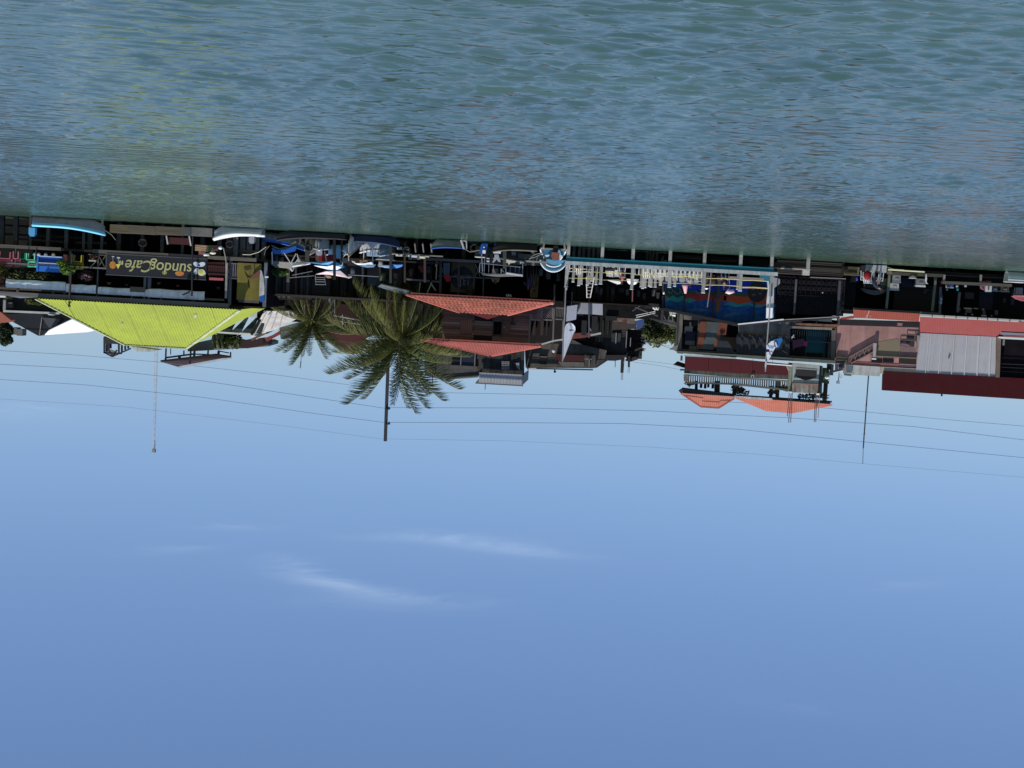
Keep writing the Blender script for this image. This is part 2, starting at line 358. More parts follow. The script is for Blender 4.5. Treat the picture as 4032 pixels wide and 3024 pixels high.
def boat(name, label, loc, rz, L, B, H, hullm, gunm, inm, bow=.5, group='boats moored along the waterfront', stripe=None, seats=2, tilt=0, roll=0, gr=.045):
    t = thing(name, label, 'boat', loc, group, rz); t.rotation_euler = (roll, tilt, rz)
    mb, gun = hull_mb(L, B, H, bow); h = part('hull', mb, hullm, t, True, True)
    mb2, _ = hull_mb(L, B, H, bow, inner=True); part('interior', mb2, inm, h, True, True)
    g = MB(); g.tube([(x, y, z) for x, y, z in gun]+[(x, -y, z) for x, y, z in reversed(gun)], gr, 7); part('gunwale', g, gunm, t, True, True)
    if stripe:
        s = MB(); loft(s, [[(x, -y-.012, z-.05), (x, -y*.985-.012, z-.16)] for x, y, z in gun]); part('stripe', s, stripe, t, False, True)
        s = MB(); loft(s, [[(x, y+.012, z-.05), (x, y*.985+.012, z-.16)] for x, y, z in gun]); part('stripe', s, stripe, t, False, True)
    for i in range(seats):
        x = -L*.28+i*L*.27; part('seat', MB().box(x-.14, x+.14, -B*.4, B*.4, H*.72, H*.78), gunm, t, local=True)
    return t
def outboard(parent, x, y, z, cowl, leg=STEELD, s=1.0):
    o = part('outboard_motor', MB().box(x-.16*s, x+.16*s, y-.2*s, y+.2*s, z+.05*s, z+.42*s).box(x-.12*s, x+.12*s, y-.15*s, y+.15*s, z+.42*s, z+.5*s), cowl, parent, local=True)
    part('drive_leg', MB().box(x-.08*s, x+.08*s, y-.07*s, y+.07*s, z-.75*s, z+.05*s).box(x-.17*s, x+.05*s, y-.15*s, y+.15*s, z-.48*s, z-.45*s), leg, o, local=True)
    return o
def canopy(parent, x0, x1, w, z, m, rise=.25, pm=STEEL, zb=.5, legs=True, m2=None):
    mb = MB(); n = 8; k = 6; secs = []
    for i in range(n+1):
        x = x0+(x1-x0)*i/n; secs.append([(x, -w/2+w*j/k, z+rise*(1-(2*i/n-1)**2)*.7+rise*.5*(1-(2*j/k-1)**2)) for j in range(k+1)])
    loft(mb, secs)
    for a in (secs[0], secs[-1]): mb.add([Vector(p) for p in a]+[Vector(p)-Vector((0,0,.13)) for p in a], [(j, j+1, k+2+j, k+1+j) for j in range(k)])
    for e in (0, k): mb.add([s[e] for s in secs]+[(s[e][0], s[e][1], s[e][2]-.14) for s in secs], [(i, i+1, n+2+i, n+1+i) for i in range(n)])
    c = part('canopy', mb, m, parent, True, True)
    if legs:
        for sx in (x0+.08, (x0+x1)/2, x1-.08):
            for sy in (-w/2+.03, w/2-.03): part('canopy_pole', MB().bar((sx, sy, zb), (sx, sy, z+.05), .045), pm, parent, local=True)
    return c
def chair(mat_, label, loc, rz, group, arms=True, name='plastic_chair'):
    t = thing(name, label, 'chair', loc, group, rz)
    part('seat', MB().box(-.22,.22,-.22,.22,.42,.46), mat_, t, local=True)
    b = MB()
    for x in (-.19,-.06,.06,.19): b.bar((x,.2,.46),(x,.28,.86),.06,.025)
    b.bar((-.22,.28,.86),(.22,.28,.86),.07,.03); part('backrest', b, mat_, t, local=True)
    for x in (-.2,.2):
        for y in (-.2,.2): part('leg', MB().bar((x,y,.42),(x*1.12,y*1.15,0),.045), mat_, t, local=True)
        if arms: part('armrest', MB().bar((x*1.1,-.2,.64),(x*1.1,.24,.66),.04).bar((x*1.1,-.2,.44),(x*1.1,-.2,.64),.035), mat_, t, local=True)
    return t
def box_cooler(label, xa, xb, ya, yb, Y, bodym, lidm, name='cooler', cat='cooler', d=.45, group=None):
    a = RC(xa, xb, ya, yb, Y); h = a[3]-a[2]; t = thing(name, label, cat, ((a[0]+a[1])/2, Y+d/2, a[2]), group)
    w2 = (a[1]-a[0])/2
    bm = MB(); bm.add([(-w2*.93,-d*.46,0),(w2*.93,-d*.46,0),(w2*.93,d*.46,0),(-w2*.93,d*.46,0),(-w2,-d/2,h*.78),(w2,-d/2,h*.78),(w2,d/2,h*.78),(-w2,d/2,h*.78)],[(0,3,2,1),(4,5,6,7),(0,1,5,4),(1,2,6,5),(2,3,7,6),(3,0,4,7)])
    part('body', bm, bodym, t, local=True); part('lid', MB().box(-w2-.02, w2+.02, -d/2-.02, d/2+.02, h*.785, h), lidm, t, local=True)
    part('handle', MB().bar((-w2*.4,-d/2-.05,h*.6),(w2*.4,-d/2-.05,h*.6),.025).bar((-w2*.4,-d/2-.05,h*.6),(-w2*.4,-d/2,h*.66),.025).bar((w2*.4,-d/2-.05,h*.6),(w2*.4,-d/2,h*.66),.025), GREY, t, local=True)
    return t
def clump(mb, c, r, n, leaf=.12, seed=0):
    rr = random.Random(seed); c = Vector(c)
    for i in range(n):
        while True:
            p = Vector((rr.uniform(-1,1), rr.uniform(-1,1), rr.uniform(-1,1)))
            if .25 < p.length < 1: break
        p = c+Vector((p.x*r[0], p.y*r[1], p.z*r[2])); a = Vector((rr.uniform(-1,1), rr.uniform(-1,1), rr.uniform(-.6,.6))).normalized(); b = a.cross(Vector((rr.uniform(-1,1), rr.uniform(-1,1), rr.uniform(-1,1)))).normalized()
        s = leaf*rr.uniform(.6,1.4); mb.add([p-a*s, p+b*s*.45, p+a*s, p-b*s*.45], [(0,1,2,3)])
def text_part(txt, parent, m, size, loc, name='lettering', shear=0., ext=.01, offset=0., align='CENTER', sx=1.0):
    cu = bpy.data.curves.new('text', 'FONT'); cu.body = txt; cu.size = size; cu.extrude = ext; cu.shear = shear; cu.offset = offset; cu.align_x = align; cu.align_y = 'CENTER'
    tmp = bpy.data.objects.new('tmp', cu); C.objects.link(tmp); dg = bpy.context.evaluated_depsgraph_get(); me = bpy.data.meshes.new_from_object(tmp.evaluated_get(dg)); bpy.data.objects.remove(tmp)
    me.materials.clear(); me.materials.append(m)
    me.transform(Matrix.Rotation(R_(90), 4, 'X') @ Matrix.Diagonal((sx,1,1,1)))
    o = bpy.data.objects.new(name, me); C.objects.link(o); o.parent = parent; r = root(parent).location
    o.location = (loc[0]-r.x, loc[1]-r.y, loc[2]-r.z); return o
# ---- people: one skinned body each, coloured by the limb a face belongs to, hair as a child
def person(label, loc, rz, pose='stand', shirt=WHITE, pants=BLK, skin=SKIN, hair=BLK, hat=None, armup=False, group='people on the waterfront', h=1.68):
    k = h/1.72
    if pose == 'stand':
        pel, che, nek, hed = (0,0,.93), (0,-.02,1.28), (0,-.01,1.47), (0,-.03,1.62)
        hips = [(-.1,0,.9), (.1,0,.9)]; kne = [(-.12,-.03,.5), (.12,-.02,.5)]; ank = [(-.13,.02,.08), (.13,.03,.08)]; toe = [(-.14,-.14,.03), (.14,-.13,.03)]
    elif pose == 'sit':
        pel, che, nek, hed = (0,.05,.5), (0,.04,.86), (0,.02,1.06), (0,-.02,1.21)
        hips = [(-.1,.03,.48), (.1,.03,.48)]; kne = [(-.14,-.42,.5), (.14,-.4,.5)]; ank = [(-.13,-.44,.1), (.15,-.46,.1)]; toe = [(-.13,-.6,.04), (.16,-.62,.04)]
    else:   # bent forward
        pel, che, nek, hed = (0,.1,.88), (0,-.18,1.1), (0,-.34,1.2), (0,-.46,1.26)
        hips = [(-.1,.1,.85), (.1,.1,.85)]; kne = [(-.12,.0,.48), (.12,.02,.48)]; ank = [(-.13,.06,.08), (.13,.08,.08)]; toe = [(-.14,-.1,.03), (.14,-.08,.03)]
    c = Vector(che); sh = [c+Vector((-.19,0,.1)), c+Vector((.19,0,.1))]
    if armup: el = [c+Vector((-.34,-.12,.28)), c+Vector((.3,-.2,-.12))]; hn = [c+Vector((-.26,-.22,.52)), c+Vector((.2,-.42,-.05))]
    elif pose == 'sit': el = [c+Vector((-.25,-.06,-.18)), c+Vector((.25,-.06,-.18))]; hn = [c+Vector((-.16,-.3,-.26)), c+Vector((.16,-.3,-.26))]
    else: el = [c+Vector((-.26,.02,-.18)), c+Vector((.25,0,-.18))]; hn = [c+Vector((-.25,-.12,-.4)), c+Vector((.26,-.08,-.42))]
    V = [pel, che, nek, hed, (hed[0], hed[1], hed[2]+.1)]; Rd = [.135, .15, .055, .085, .07]; E = [(0,1),(1,2),(2,3),(3,4)]; K = ['p','s','k','k','k']
    for i in (0, 1):
        b0 = len(V); V += [hips[i], kne[i], ank[i], toe[i]]; Rd += [.1,.065,.045,.035]; E += [(0,b0),(b0,b0+1),(b0+1,b0+2),(b0+2,b0+3)]; K += ['p','p','p','t']
        b0 = len(V); V += [sh[i], el[i], hn[i]]; Rd += [.06,.042,.034]; E += [(1,b0),(b0,b0+1),(b0+1,b0+2)]; K += ['s','s','k']
        hv = Vector(hn[i]); dd = (hv-Vector(el[i])).normalized(); side = dd.cross(Vector((0,1,.3))).normalized()
        hb = b0+2
        for q_, ln in ((-.03,.085),(-.01,.1),(.012,.095),(.032,.08)):
            V.append(hv+dd*ln+side*q_); Rd.append(.011); E.append((hb, len(V)-1)); K.append('k')
        V.append(hv+dd*.03+side*-.06); Rd.append(.012); E.append((hb, len(V)-1)); K.append('k')
    me = bpy.data.meshes.new('body'); me.from_pydata([tuple(Vector(v)*k) for v in V], E, []); ob = bpy.data.objects.new('tmpbody', me); C.objects.link(ob)
    sk = ob.modifiers.new('s', 'SKIN'); sb = ob.modifiers.new('d', 'SUBSURF'); sb.levels = 1; sb.render_levels = 1
    for i, sv in enumerate(me.skin_vertices[0].data): sv.radius = (Rd[i]*k,)*2; sv.use_root = (i == 0)
    dg = bpy.context.evaluated_depsgraph_get(); nm = bpy.data.meshes.new_from_object(ob.evaluated_get(dg)); bpy.data.objects.remove(ob)
    nm.materials.clear(); order = {'k': 0, 's': 1, 'p': 2, 't': 3}
    for mt in (skin, shirt, pants, BLK): nm.materials.append(mt)
    Vk = [Vector(v)*k for v in V]
    for p_ in nm.polygons:
        p_.use_smooth = True; best = min(range(len(E)), key=lambda e: (p_.center-(Vk[E[e][0]]+Vk[E[e][1]])*.5).length+0*e if (Vk[E[e][0]]-Vk[E[e][1]]).length < .01 else _sd(p_.center, Vk[E[e][0]], Vk[E[e][1]]))
        e = E[best]; kk = K[e[1]]
        if e == (0,1): kk = 's' if p_.center.z > Vk[0].z+.04 else 'p'
        p_.material_index = order[kk]
    t = thing('person', label, 'person', loc, group, rz)
    o = bpy.data.objects.new('body', nm); C.objects.link(o); o.parent = t
    hd = Vector(hed)*k
    hm = MB().ell((hd.x, hd.y+.015, hd.z+.075), (.095,.105,.10), 10, 6, -.1, 1); part('hair', hm, hair, t, True, True)
    fc = MB().ell((hd.x, hd.y-.09, hd.z+.03), (.018,.03,.03), 6, 4)
    part('nose', fc, skin, t, True, True)
    e_ = MB()
    for s_ in (-.032,.032): e_.ell((hd.x+s_, hd.y-.082, hd.z+.06), (.012,.008,.008), 6, 3)
    part('eyes', e_, BLK, t, False, True)
    part('mouth', MB().box(hd.x-.025, hd.x+.025, hd.y-.09, hd.y-.075, hd.z-.012, hd.z-.004), mat((.25,.06,.05)), t, local=True)
    if hat: part('hat', MB().ell((hd.x, hd.y, hd.z+.1), (.12,.13,.1), 12, 5, 0, 1).tube([(hd.x,hd.y,hd.z+.1),(hd.x,hd.y,hd.z+.115)], .2, 14), hat, t, True, True)
    return t
def _sd(p, a, b):
    ab = b-a; t = max(0, min(1, (p-a).dot(ab)/ab.length_squared)); return (p-(a+ab*t)).length
# ---- palm: five frond meshes shared by all fronds
def frond_mesh(L, droop, seed, mt):
    rr = random.Random(seed); mb = MB(); n = 16; pts = []
    for i in range(n+1):
        t = i/n; pts.append(Vector((L*(t-.14*droop*t*t), L*.04*math.sin(t*3+seed), -L*droop*.62*t**2.1)))
    mb.cur = 1; mb.tube(pts, .032, 4, .006); mb.cur = 0; nl = 74
    for i in range(nl):
        t = .10+.90*i/(nl-1); f = t*n; j = min(n-1, int(f)); p = pts[j].lerp(pts[j+1], f-j); d = (pts[j+1]-pts[j]).normalized()
        ll = L*.20*math.sin(math.pi*min(1, .14+t*.80))**.6*rr.uniform(.75,1.15)
        for s_ in (-1, 1):
            v = (d*rr.uniform(.35,.8)+Vector((0, s_*rr.uniform(.4,.7), 0))+Vector((0,0,-.35-.6*rr.random()))).normalized(); tip = p+v*ll+Vector((0,0,-ll*.55)); mid = p+v*ll*.5
            wv = d*(.019*L/4)
            mb.add([p-wv*.6, p+wv*.6, mid+wv, mid-wv], [(0,1,2,3)]); mb.add([mid-wv, mid+wv, tip], [(0,1,2)])
    return mesh(mb, (0,0,0), [mt, mat((.24,.23,.07), .5, .2)])
def palm(label, crown, L, trunk, nfr, seed, group, extra=()):
    rr = random.Random(seed); base = trunk[0]; t = thing('palm_tree', label, 'palm tree', base, group)
    tm = MB(); pts = [Vector(base)+(Vector(crown)-Vector(base))*(i/18)+Vector((.15*math.sin(i/18*3.1),0,0)) for i in range(19)]
    tm.tube(pts, .2, 9, .13)
    for i in range(1, 18): tm.tube([pts[i]-Vector((0,0,.03)), pts[i]+Vector((0,0,.03))], .2-.0035*i+.012, 9)
    part('trunk', tm, mat((.075,.062,.05), .9, .5, 3, bump=.4), t)
    ms = [frond_mesh(L, .45, seed+1, LEAFD), frond_mesh(L*.95, .6, seed+2, LEAFY), frond_mesh(L, .9, seed+3, LEAFY), frond_mesh(L*.95, 1.1, seed+4, LEAFD), frond_mesh(L*.85, .8, seed+5, LEAFB), frond_mesh(L*.8, 1.0, seed+6, DEAD)]
    cl = Vector(crown)-Vector(base)
    for i in range(nfr):
        u = (i+.5)/nfr; deg = 88-132*u**1.0+rr.uniform(-12,12); k_ = 5 if i in (nfr-3, nfr-6) else 0 if deg > 50 else ((1, 4) [i % 2] if deg > 10 else (2, 3)[i % 2])
        o = bpy.data.objects.new('frond', ms[k_]); C.objects.link(o); o.parent = t; az = i*2.39996+rr.uniform(-.9,.9)
        o.location = cl; o.rotation_euler = (0, -R_(deg), az); s_ = rr.uniform(.66,1.12)*((.74+.14*rr.random()) if deg < 45 else 1.05); o.scale = (s_,)*3
    for (az, el, s_, k_) in extra:
        o = bpy.data.objects.new('frond', ms[k_]); C.objects.link(o); o.parent = t; o.location = cl; o.rotation_euler = (0, -R_(el), R_(az)); o.scale = (s_,)*3
    cc = MB()
    for i in range(7): cc.ell((crown[0]+.2*math.cos(i*.9), crown[1]+.2*math.sin(i*.9), crown[2]-.25), (.12,.12,.14), 7, 4)
    part('coconuts', cc, mat((.16,.13,.03), .6, .3), t, True)
    return t
# ================================================================= A. CAFE under the yellow-green roof (picture x 0..1050)
YC = 98.0
def PX(x, y, Y=YC): return P(x, y, Y)
cafe = thing('cafe_building', 'open waterfront cafe on piles under a bright yellow-green corrugated hip roof', 'cafe', (PX(500,1003).x, YC, PX(500,1003).z))
FZ = PX(500, 1001).z
xL, xR = PX(1052,1030).x, PX(-90,975).x
part('deck', MB().box(xL, xR, YC, 109, FZ-.16, FZ), DARKW, cafe)
for a, b, d in ((-90, 270, .0), (400, 700, .05), (700, 880, .0), (880, 1052, .06)):
    v = RC(a, b, 0, 10, YC); part('edge_beam', MB().box(v[0], v[1]-.03, YC-.12-d, YC-.002, FZ-.20, FZ+.02+d*.4), WOODG, cafe)
for x in (8, 62, 120, 190, 262, 330, 356, 402, 470, 562, 640, 720, 800, 866, 905, 930, 958, 985, 1015, 1040):
    v = PX(x, 940, YC+.4+(x % 3)*.5); w_ = .14+.05*((x*7) % 3)+(.12 if 866 < x < 1010 else 0)
    part('pile', MB().bar((v.x, v.y, -.8), (v.x, v.y, FZ-.17), w_*1.2, w_*1.2), PILE if x < 860 else mat((.14,.135,.13), .9, .6, 2.5, streak=.5), cafe)
for x in (60, 160, 300, 420, 520, 680):
    v = PX(x, 940, YC+4.5); part('pile', MB().bar((v.x, v.y, -.8), (v.x, v.y, FZ-.17), .2), DARKW, cafe)
part('cross_beam', MB().box(PX(330,0).x, xR, YC+1.6, YC+1.75, 1.15, 1.3), DARKW, cafe)
part('cross_beam', MB().box(PX(120,0).x, xR, YC+2.6, YC+2.75, .55, .68), DARKW, cafe)
# interior
EZ = P(600, 1200, 97.4).z
v0 = RC(-90, 1035, 1000, 1190, YC+.6)
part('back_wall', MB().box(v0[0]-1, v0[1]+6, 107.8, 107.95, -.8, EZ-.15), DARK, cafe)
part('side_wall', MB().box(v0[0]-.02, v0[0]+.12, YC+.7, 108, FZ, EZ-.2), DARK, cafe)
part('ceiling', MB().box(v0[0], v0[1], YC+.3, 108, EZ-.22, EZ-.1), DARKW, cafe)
for x, w_ in ((275, .12), (385, .09), (572, .16), (590, .22), (908, .2), (1046, .22)):
    v = PX(x, 1090, YC+.1); part('post', MB().bar((v.x, v.y, FZ), (v.x, v.y, EZ-.22), w_), mat((.14,.145,.15), .8, .4, 2, grain='z') if w_ > .12 else WOODG, cafe)
part('lintel_beam', MB().box(PX(930,0).x, PX(-60,0).x, YC-.05, YC+.1, EZ-.62, EZ-.48), mat((.12,.095,.07), .9, .5, 2, grain='x'), cafe)
part('eave_board', MB().box(P(950,0,97.6).x, P(-40,0,97.6).x, 97.55, 97.7, EZ-.34, EZ-.06), mat((.16,.15,.14), .9, .5, 2, grain='x'), cafe)
for x in (70, 210, 255, 520, 636, 760): v = PX(x, 1160); part('rafter_end', MB().box(v.x-.07, v.x+.07, YC-.1, YC+.5, EZ-.5, EZ-.34), WOODG, cafe)
rz = FZ+1.02
part('handrail', MB().bar((PX(815,0).x, YC, rz), (PX(60,0).x, YC, rz), .08, .10), mat((.16,.15,.14), .8, .4), cafe)
part('lower_rail', MB().bar((PX(815,0).x, YC, FZ+.15), (PX(380,0).x, YC, FZ+.15), .06), WOODG, cafe)
for x in (418, 815, 140, 60):
    v = PX(x, 1050); part('baluster', MB().bar((v.x, YC, FZ), (v.x, YC, rz), .07), WOODG, cafe)
a, b = PX(384, 1040).x, PX(416, 1040).x; part('rail_brace', MB().bar((a, YC, FZ+.1), (b, YC, rz), .05).bar((b, YC+.05, FZ+.1), (a, YC+.05, rz), .05), WOODG, cafe)
a, b = PX(355, 1040).x, PX(384, 1040).x; part('rail_brace', MB().bar((a, YC, rz), (b, YC, FZ+.45), .05), WOODG, cafe)
# roof
e0 = P(945, 1221, 97.2); e1 = P(140, 1174, 97.2); r0 = P(735, 1371, 102.8); r1 = P(492, 1357, 102.8)
ez = (e0.z+e1.z)/2; rzz = (r0.z+r1.z)/2; YB = 108.4
mb = MB(); corr_roof(mb, e0.x, e1.x, r0.x-e0.x, e1.x-r1.x, 97.2, 102.8, ez, rzz, .19, .028)
part('front_roof_slope', mb, LIME, cafe)
for nm, ex, rx in (('side_roof_slope', e0.x, r0.x), ('side_roof_slope', e1.x, r1.x)):
    mb = MB(); vs = []; n_ = 300
    for i in range(n_+1):
        y = 97.2+(YB-97.2)*i/n_; t_ = min(1, (y-97.2)/(102.8-97.2), (YB-y)/(YB-102.8)); a_ = .022*math.sin(math.pi/2*i*1.0)
        vs += [(ex, y, ez+a_), (ex+(rx-ex)*t_, y, ez+(rzz-ez)*t_+a_)]
    mb.add(vs, [(2*i, 2*i+2, 2*i+3, 2*i+1) for i in range(n_)]); part(nm, mb, LIME, cafe)
part('back_roof_slope', MB().add([(e0.x,YB,ez),(e1.x,YB,ez),(r1.x,102.8,rzz),(r0.x,102.8,rzz)], [(0,1,2,3)]), LIME, cafe)
capm = mat((.46,.50,.30), .7, .4, 2)
for p_, q_ in (((e0.x,97.2,ez),(r0.x,102.8,rzz)), ((e1.x,97.2,ez),(r1.x,102.8,rzz)), ((r0.x,102.8,rzz),(r1.x,102.8,rzz))):
    part('ridge_cap', MB().bar(Vector(p_)+Vector((0,-.02,.03)), Vector(q_)+Vector((0,-.02,.03)), .2, .07), capm, cafe)
a = RC(515, 625, 1367, 1376, 103.2); a0 = RC(540, 600, 1372, 1384, 103.2)
solo('roof_sheet', MB().prism([(a[0], a[3]),(a0[0],a0[3]),(a0[1],a0[3]+.03),(a[1],a[2])], 103.2, 104.5), WHITED, 'crumpled white sheet peeking above the ridge of the yellow-green roof', 'tarpaulin')
for i in range(1, 7):
    f = i/7; xx = e0.x+(e1.x-e0.x)*f; tt_ = min(1, (xx-e0.x)/(r0.x-e0.x), (e1.x-xx)/(e1.x-r1.x))
    part('sheet_lap', MB().bar((xx,97.17,ez+.03),(xx,97.2+5.6*tt_,ez+(rzz-ez)*tt_+.03),.03,.012), mat((.36,.42,.085), .7, .4), cafe)
part('bird_dropping_stains', MB().bar((e0.x+3.1,98.0,ez+.50),(e0.x+3.2,98.5,ez+.77),.16,.01).bar((e0.x+8.4,99.6,ez+1.38),(e0.x+8.5,100.0,ez+1.60),.12,.01), mat((.36,.38,.22), .8, .8), cafe)
# sign board
sg = RC(420, 812, 1011, 1090, YC-.16); cx = (sg[0]+sg[1])/2; cz = (sg[2]+sg[3])/2; H_ = sg[3]-sg[2]
sign = thing('cafe_sign', 'long black hand-painted sign lettered in yellow with a white flower, on the cafe railing', 'sign', (cx, YC-.16, sg[2]))
part('board', MB().box(sg[0], sg[1], YC-.19, YC-.14, sg[2], sg[3]), mat((.018,.019,.024), .6, .2), sign)
fr = MB(); fr.box(sg[0]-.03, sg[1]+.03, YC-.2, YC-.13, sg[3], sg[3]+.05); fr.box(sg[0]-.03, sg[1]+.03, YC-.2, YC-.13, sg[2]-.05, sg[2]); part('frame', fr, mat((.09,.09,.095)), sign)
LY = mat((.44,.43,.19), .6, .3, 6)
text_part('sundog', sign, LY, H_*.80, (sg[0]+2.30, YC-.2, cz+.02), shear=.15, offset=.008, sx=.92)
text_part('Cafe', sign, LY, H_*.82, (sg[0]+4.40, YC-.2, cz-.03), shear=.3, offset=.008, sx=.90)
text_part('"', sign, LY, H_*.7, (sg[1]-1.02, YC-.2, cz-.42), shear=.1, offset=.02)
# flower, leaves, drinks and small motifs, each a thin painted shape
fx, fz = sg[0]+.42, cz-.0
fl = MB()
for (dx, dz, an) in ((-.12,-.42,20), (.22,-.40,-25), (.22,.05,60), (-.22,.10,-60)):
    pts = [(fx+dx+math.cos(t_)*.24*math.cos(R_(an))-math.sin(t_)*.15*math.sin(R_(an)), fz+dz+.1+math.cos(t_)*.24*math.sin(R_(an))+math.sin(t_)*.15*math.cos(R_(an))) for t_ in [2*math.pi*i/14 for i in range(14)]]
    fl.prism(pts, YC-.215, YC-.19)
part('painted_flower', fl, mat((.60,.66,.72), .6, .1), sign)
part('painted_fried_egg', MB().disc((fx-.12, fz+.22), .25, YC-.23, YC-.215, 18, .22), mat((.66,.68,.45), .5), sign); part('egg_yolk', MB().disc((fx-.1, fz+.18), .13, YC-.24, YC-.23, 16), mat((.62,.50,.03), .5), sign)
part('painted_leaf', MB().prism([(fx+.3, fz+.34),(fx+.5,fz+.12),(fx+.42,fz+.42)], YC-.22, YC-.19).prism([(fx-.34, fz+.3),(fx-.42,fz+.5),(fx-.22,fz+.42)], YC-.22, YC-.19), mat((.03,.12,.06)), sign)
DR = MB(); part('painted_cocktail', MB().prism([(sg[1]-.78,cz+.28),(sg[1]-.95,cz-.08),(sg[1]-.62,cz-.02)], YC-.22, YC-.19), mat((.62,.52,.10)), sign)
part('painted_cocktail', MB().disc((sg[1]-.42, cz+.04), .22, YC-.22, YC-.19, 9, .26), mat((.45,.12,.03), .5, .8, 8, dirt=(.6,.35,.05)), sign)
part('glass_foot', MB().bar((sg[1]-.78,YC-.2,cz-.1),(sg[1]-.78,YC-.2,cz-.42),.025).disc((sg[1]-.78,cz-.46),.12,YC-.215,YC-.19,12,.06).bar((sg[1]-.42,YC-.2,cz-.2),(sg[1]-.42,YC-.2,cz-.5),.02).disc((sg[1]-.42,cz-.52),.09,YC-.215,YC-.19,12,.04), mat((.5,.52,.55)), sign)
part('painted_bowl', MB().disc((sg[0]+1.75,cz+.36),.3,YC-.196,YC-.19,16,.16), mat((.5,.10,.03), .5, .7, 9, dirt=(.6,.45,.1)), sign)
part('painted_sun', MB().disc((sg[0]+2.75,cz+.36),.17,YC-.197,YC-.191,12,.14), mat((.22,.22,.04)), sign)
# rolled tarpaulins under the eave
TARP = mat((.80,.80,.78), .45, .45, 2.2, streak=.35, dirt=(.30,.30,.29), bump=.5)
for i, (xa, xb, ya, yb, lb) in enumerate([(22,256,1104,1138,'longest white rolled tarp under the eave, above the blue railing panel'),(258,376,1120,1153,'short white rolled tarp under the eave, right above the hanging pot plant'),(384,585,1134,1163,'white rolled tarp under the eave, above the lettering end with the painted cocktails'),(582,804,1141,1176,'white creased tarp under the eave, above the painted flower end of the sign')]):
    a = RC(xa, xb, ya, yb, YC-.25); mb = MB(); n_ = 40; k_ = 8; secs = []
    for j in range(n_+1):
        x = a[0]+(a[1]-a[0])*j/n_; hh = (a[3]-a[2])*(.97+.03*math.sin(j*.35+i))
        secs.append([(x, YC-.15-.10*math.sin(t_/k_*math.pi)-.008*math.sin(j*.8+t_), a[3]-hh*t_/k_) for t_ in range(k_+1)]+[(x, YC-.08, a[3]-hh), (x, YC-.08, a[3])])
    loft(mb, secs); mb.add(secs[0], [tuple(range(len(secs[0])))]); mb.add(secs[-1], [tuple(range(len(secs[0])))])
    solo('rolled_tarp', mb, TARP, lb, 'tarp', 'rolled white tarps under the cafe eave', True)
solo('hanging_board', MB().pb(512,570,1130,1150,YC-.3,YC-.25), mat((.17,.12,.08)), 'small brown board hanging below the white tarps over the sign', 'board')
# coloured railing things
def slat_chair(label, xa, xb, y0, y1, m, Y=YC-.3, cat='chair'):
    a = RC(xa, xb, y0, y1, Y); w_ = a[1]-a[0]; h_ = a[3]-a[2]; t = thing('wooden_chair', label, cat, ((a[0]+a[1])/2, Y, a[2]), 'painted wooden chairs on the cafe deck')
    for x in (-w_/2+.04, w_/2-.04):
        part('leg', MB().bar((x,-.2,0),(x,-.2,h_*.5),.07), m, t, local=True); part('leg', MB().bar((x,.2,0),(x,.2,h_),.07), m, t, local=True)
    part('seat', MB().box(-w_/2,w_/2,-.24,.2,h_*.44,h_*.5), m, t, local=True)
    for z in (.62,.8,.96): part('backrest_slat', MB().box(-w_/2,w_/2,.19,.23,h_*z-.05,h_*z+.05), m, t, local=True)
    return t
PK = mat((.42,.12,.15)); GRN = mat((.03,.22,.11)); MINT = mat((.16,.62,.38)); YEL = mat((.52,.40,.03)); BLU = mat((.03,.16,.55), .5, .15); BLD = mat((.012,.05,.22), .5, .1)
slat_chair('pink wooden armchair at the very edge of the cafe deck', -6, 46, 992, 1048, PK, YC+.1)
slat_chair('pink high-backed wooden chair beside the green chairs', 54, 78, 990, 1050, PK, YC+.1)
slat_chair('dark green wooden chair between the pink chair and the mint one', 80, 105, 996, 1048, GRN, YC+.3)
slat_chair('bright mint green chair right beside the blue panel', 106, 142, 998, 1052, MINT, YC-.05)
slat_chair('yellow wooden chair behind the hanging pot plant', 288, 326, 1004, 1060, YEL, YC+.1)
a = RC(143, 246, 1006, 1070, YC-.1); bt = thing('blue_bench', 'bright blue wooden bench panel with two pale rails on the cafe deck edge', 'bench', ((a[0]+a[1])/2, YC-.1, a[2])); hh = a[3]-a[2]
part('backing', MB().box(a[0], a[1], YC-.02, YC+.0, a[2]+.05, a[3]), BLD, bt); part('top_board', MB().box(a[0], a[1], YC-.07, YC-.03, a[3]-hh*.34, a[3]+.01), BLU, bt)  # lit top and darker rest of the blue panel put into the colours
for z, m_ in ((.93, mat((.45,.6,.85))), (.52, mat((.35,.42,.5)))): part('rail', MB().box(a[0]+.05, a[1]-.1, YC-.12, YC-.03, a[3]-hh*z-.03, a[3]-hh*z+.04), m_, bt)
part('post', MB().box(a[1]-.14, a[1]-.05, YC-.14, YC-.03, a[2]-.02, a[3]+.03), BLU, bt)
for i, (x, m_) in enumerate(((152,(.55,.5,.48)),(180,(.25,.28,.33)),(210,(.35,.3,.16)),(135,(.5,.45,.42)))):
    a = RC(x-8, x+8, 996, 1006, YC-.05); solo('flower_pot', MB().tube([(a[0]+.12, YC-.05, a[2]), (a[0]+.12, YC-.05, a[3])], .09, 10, .14), mat(m_), ['pale pot left of the blue bench feet','slate grey pot below the middle of the blue bench','ochre pot near the terracotta end of the blue bench','cream pot under the mint chair'][i], 'pot', 'pots along the deck edge', True)
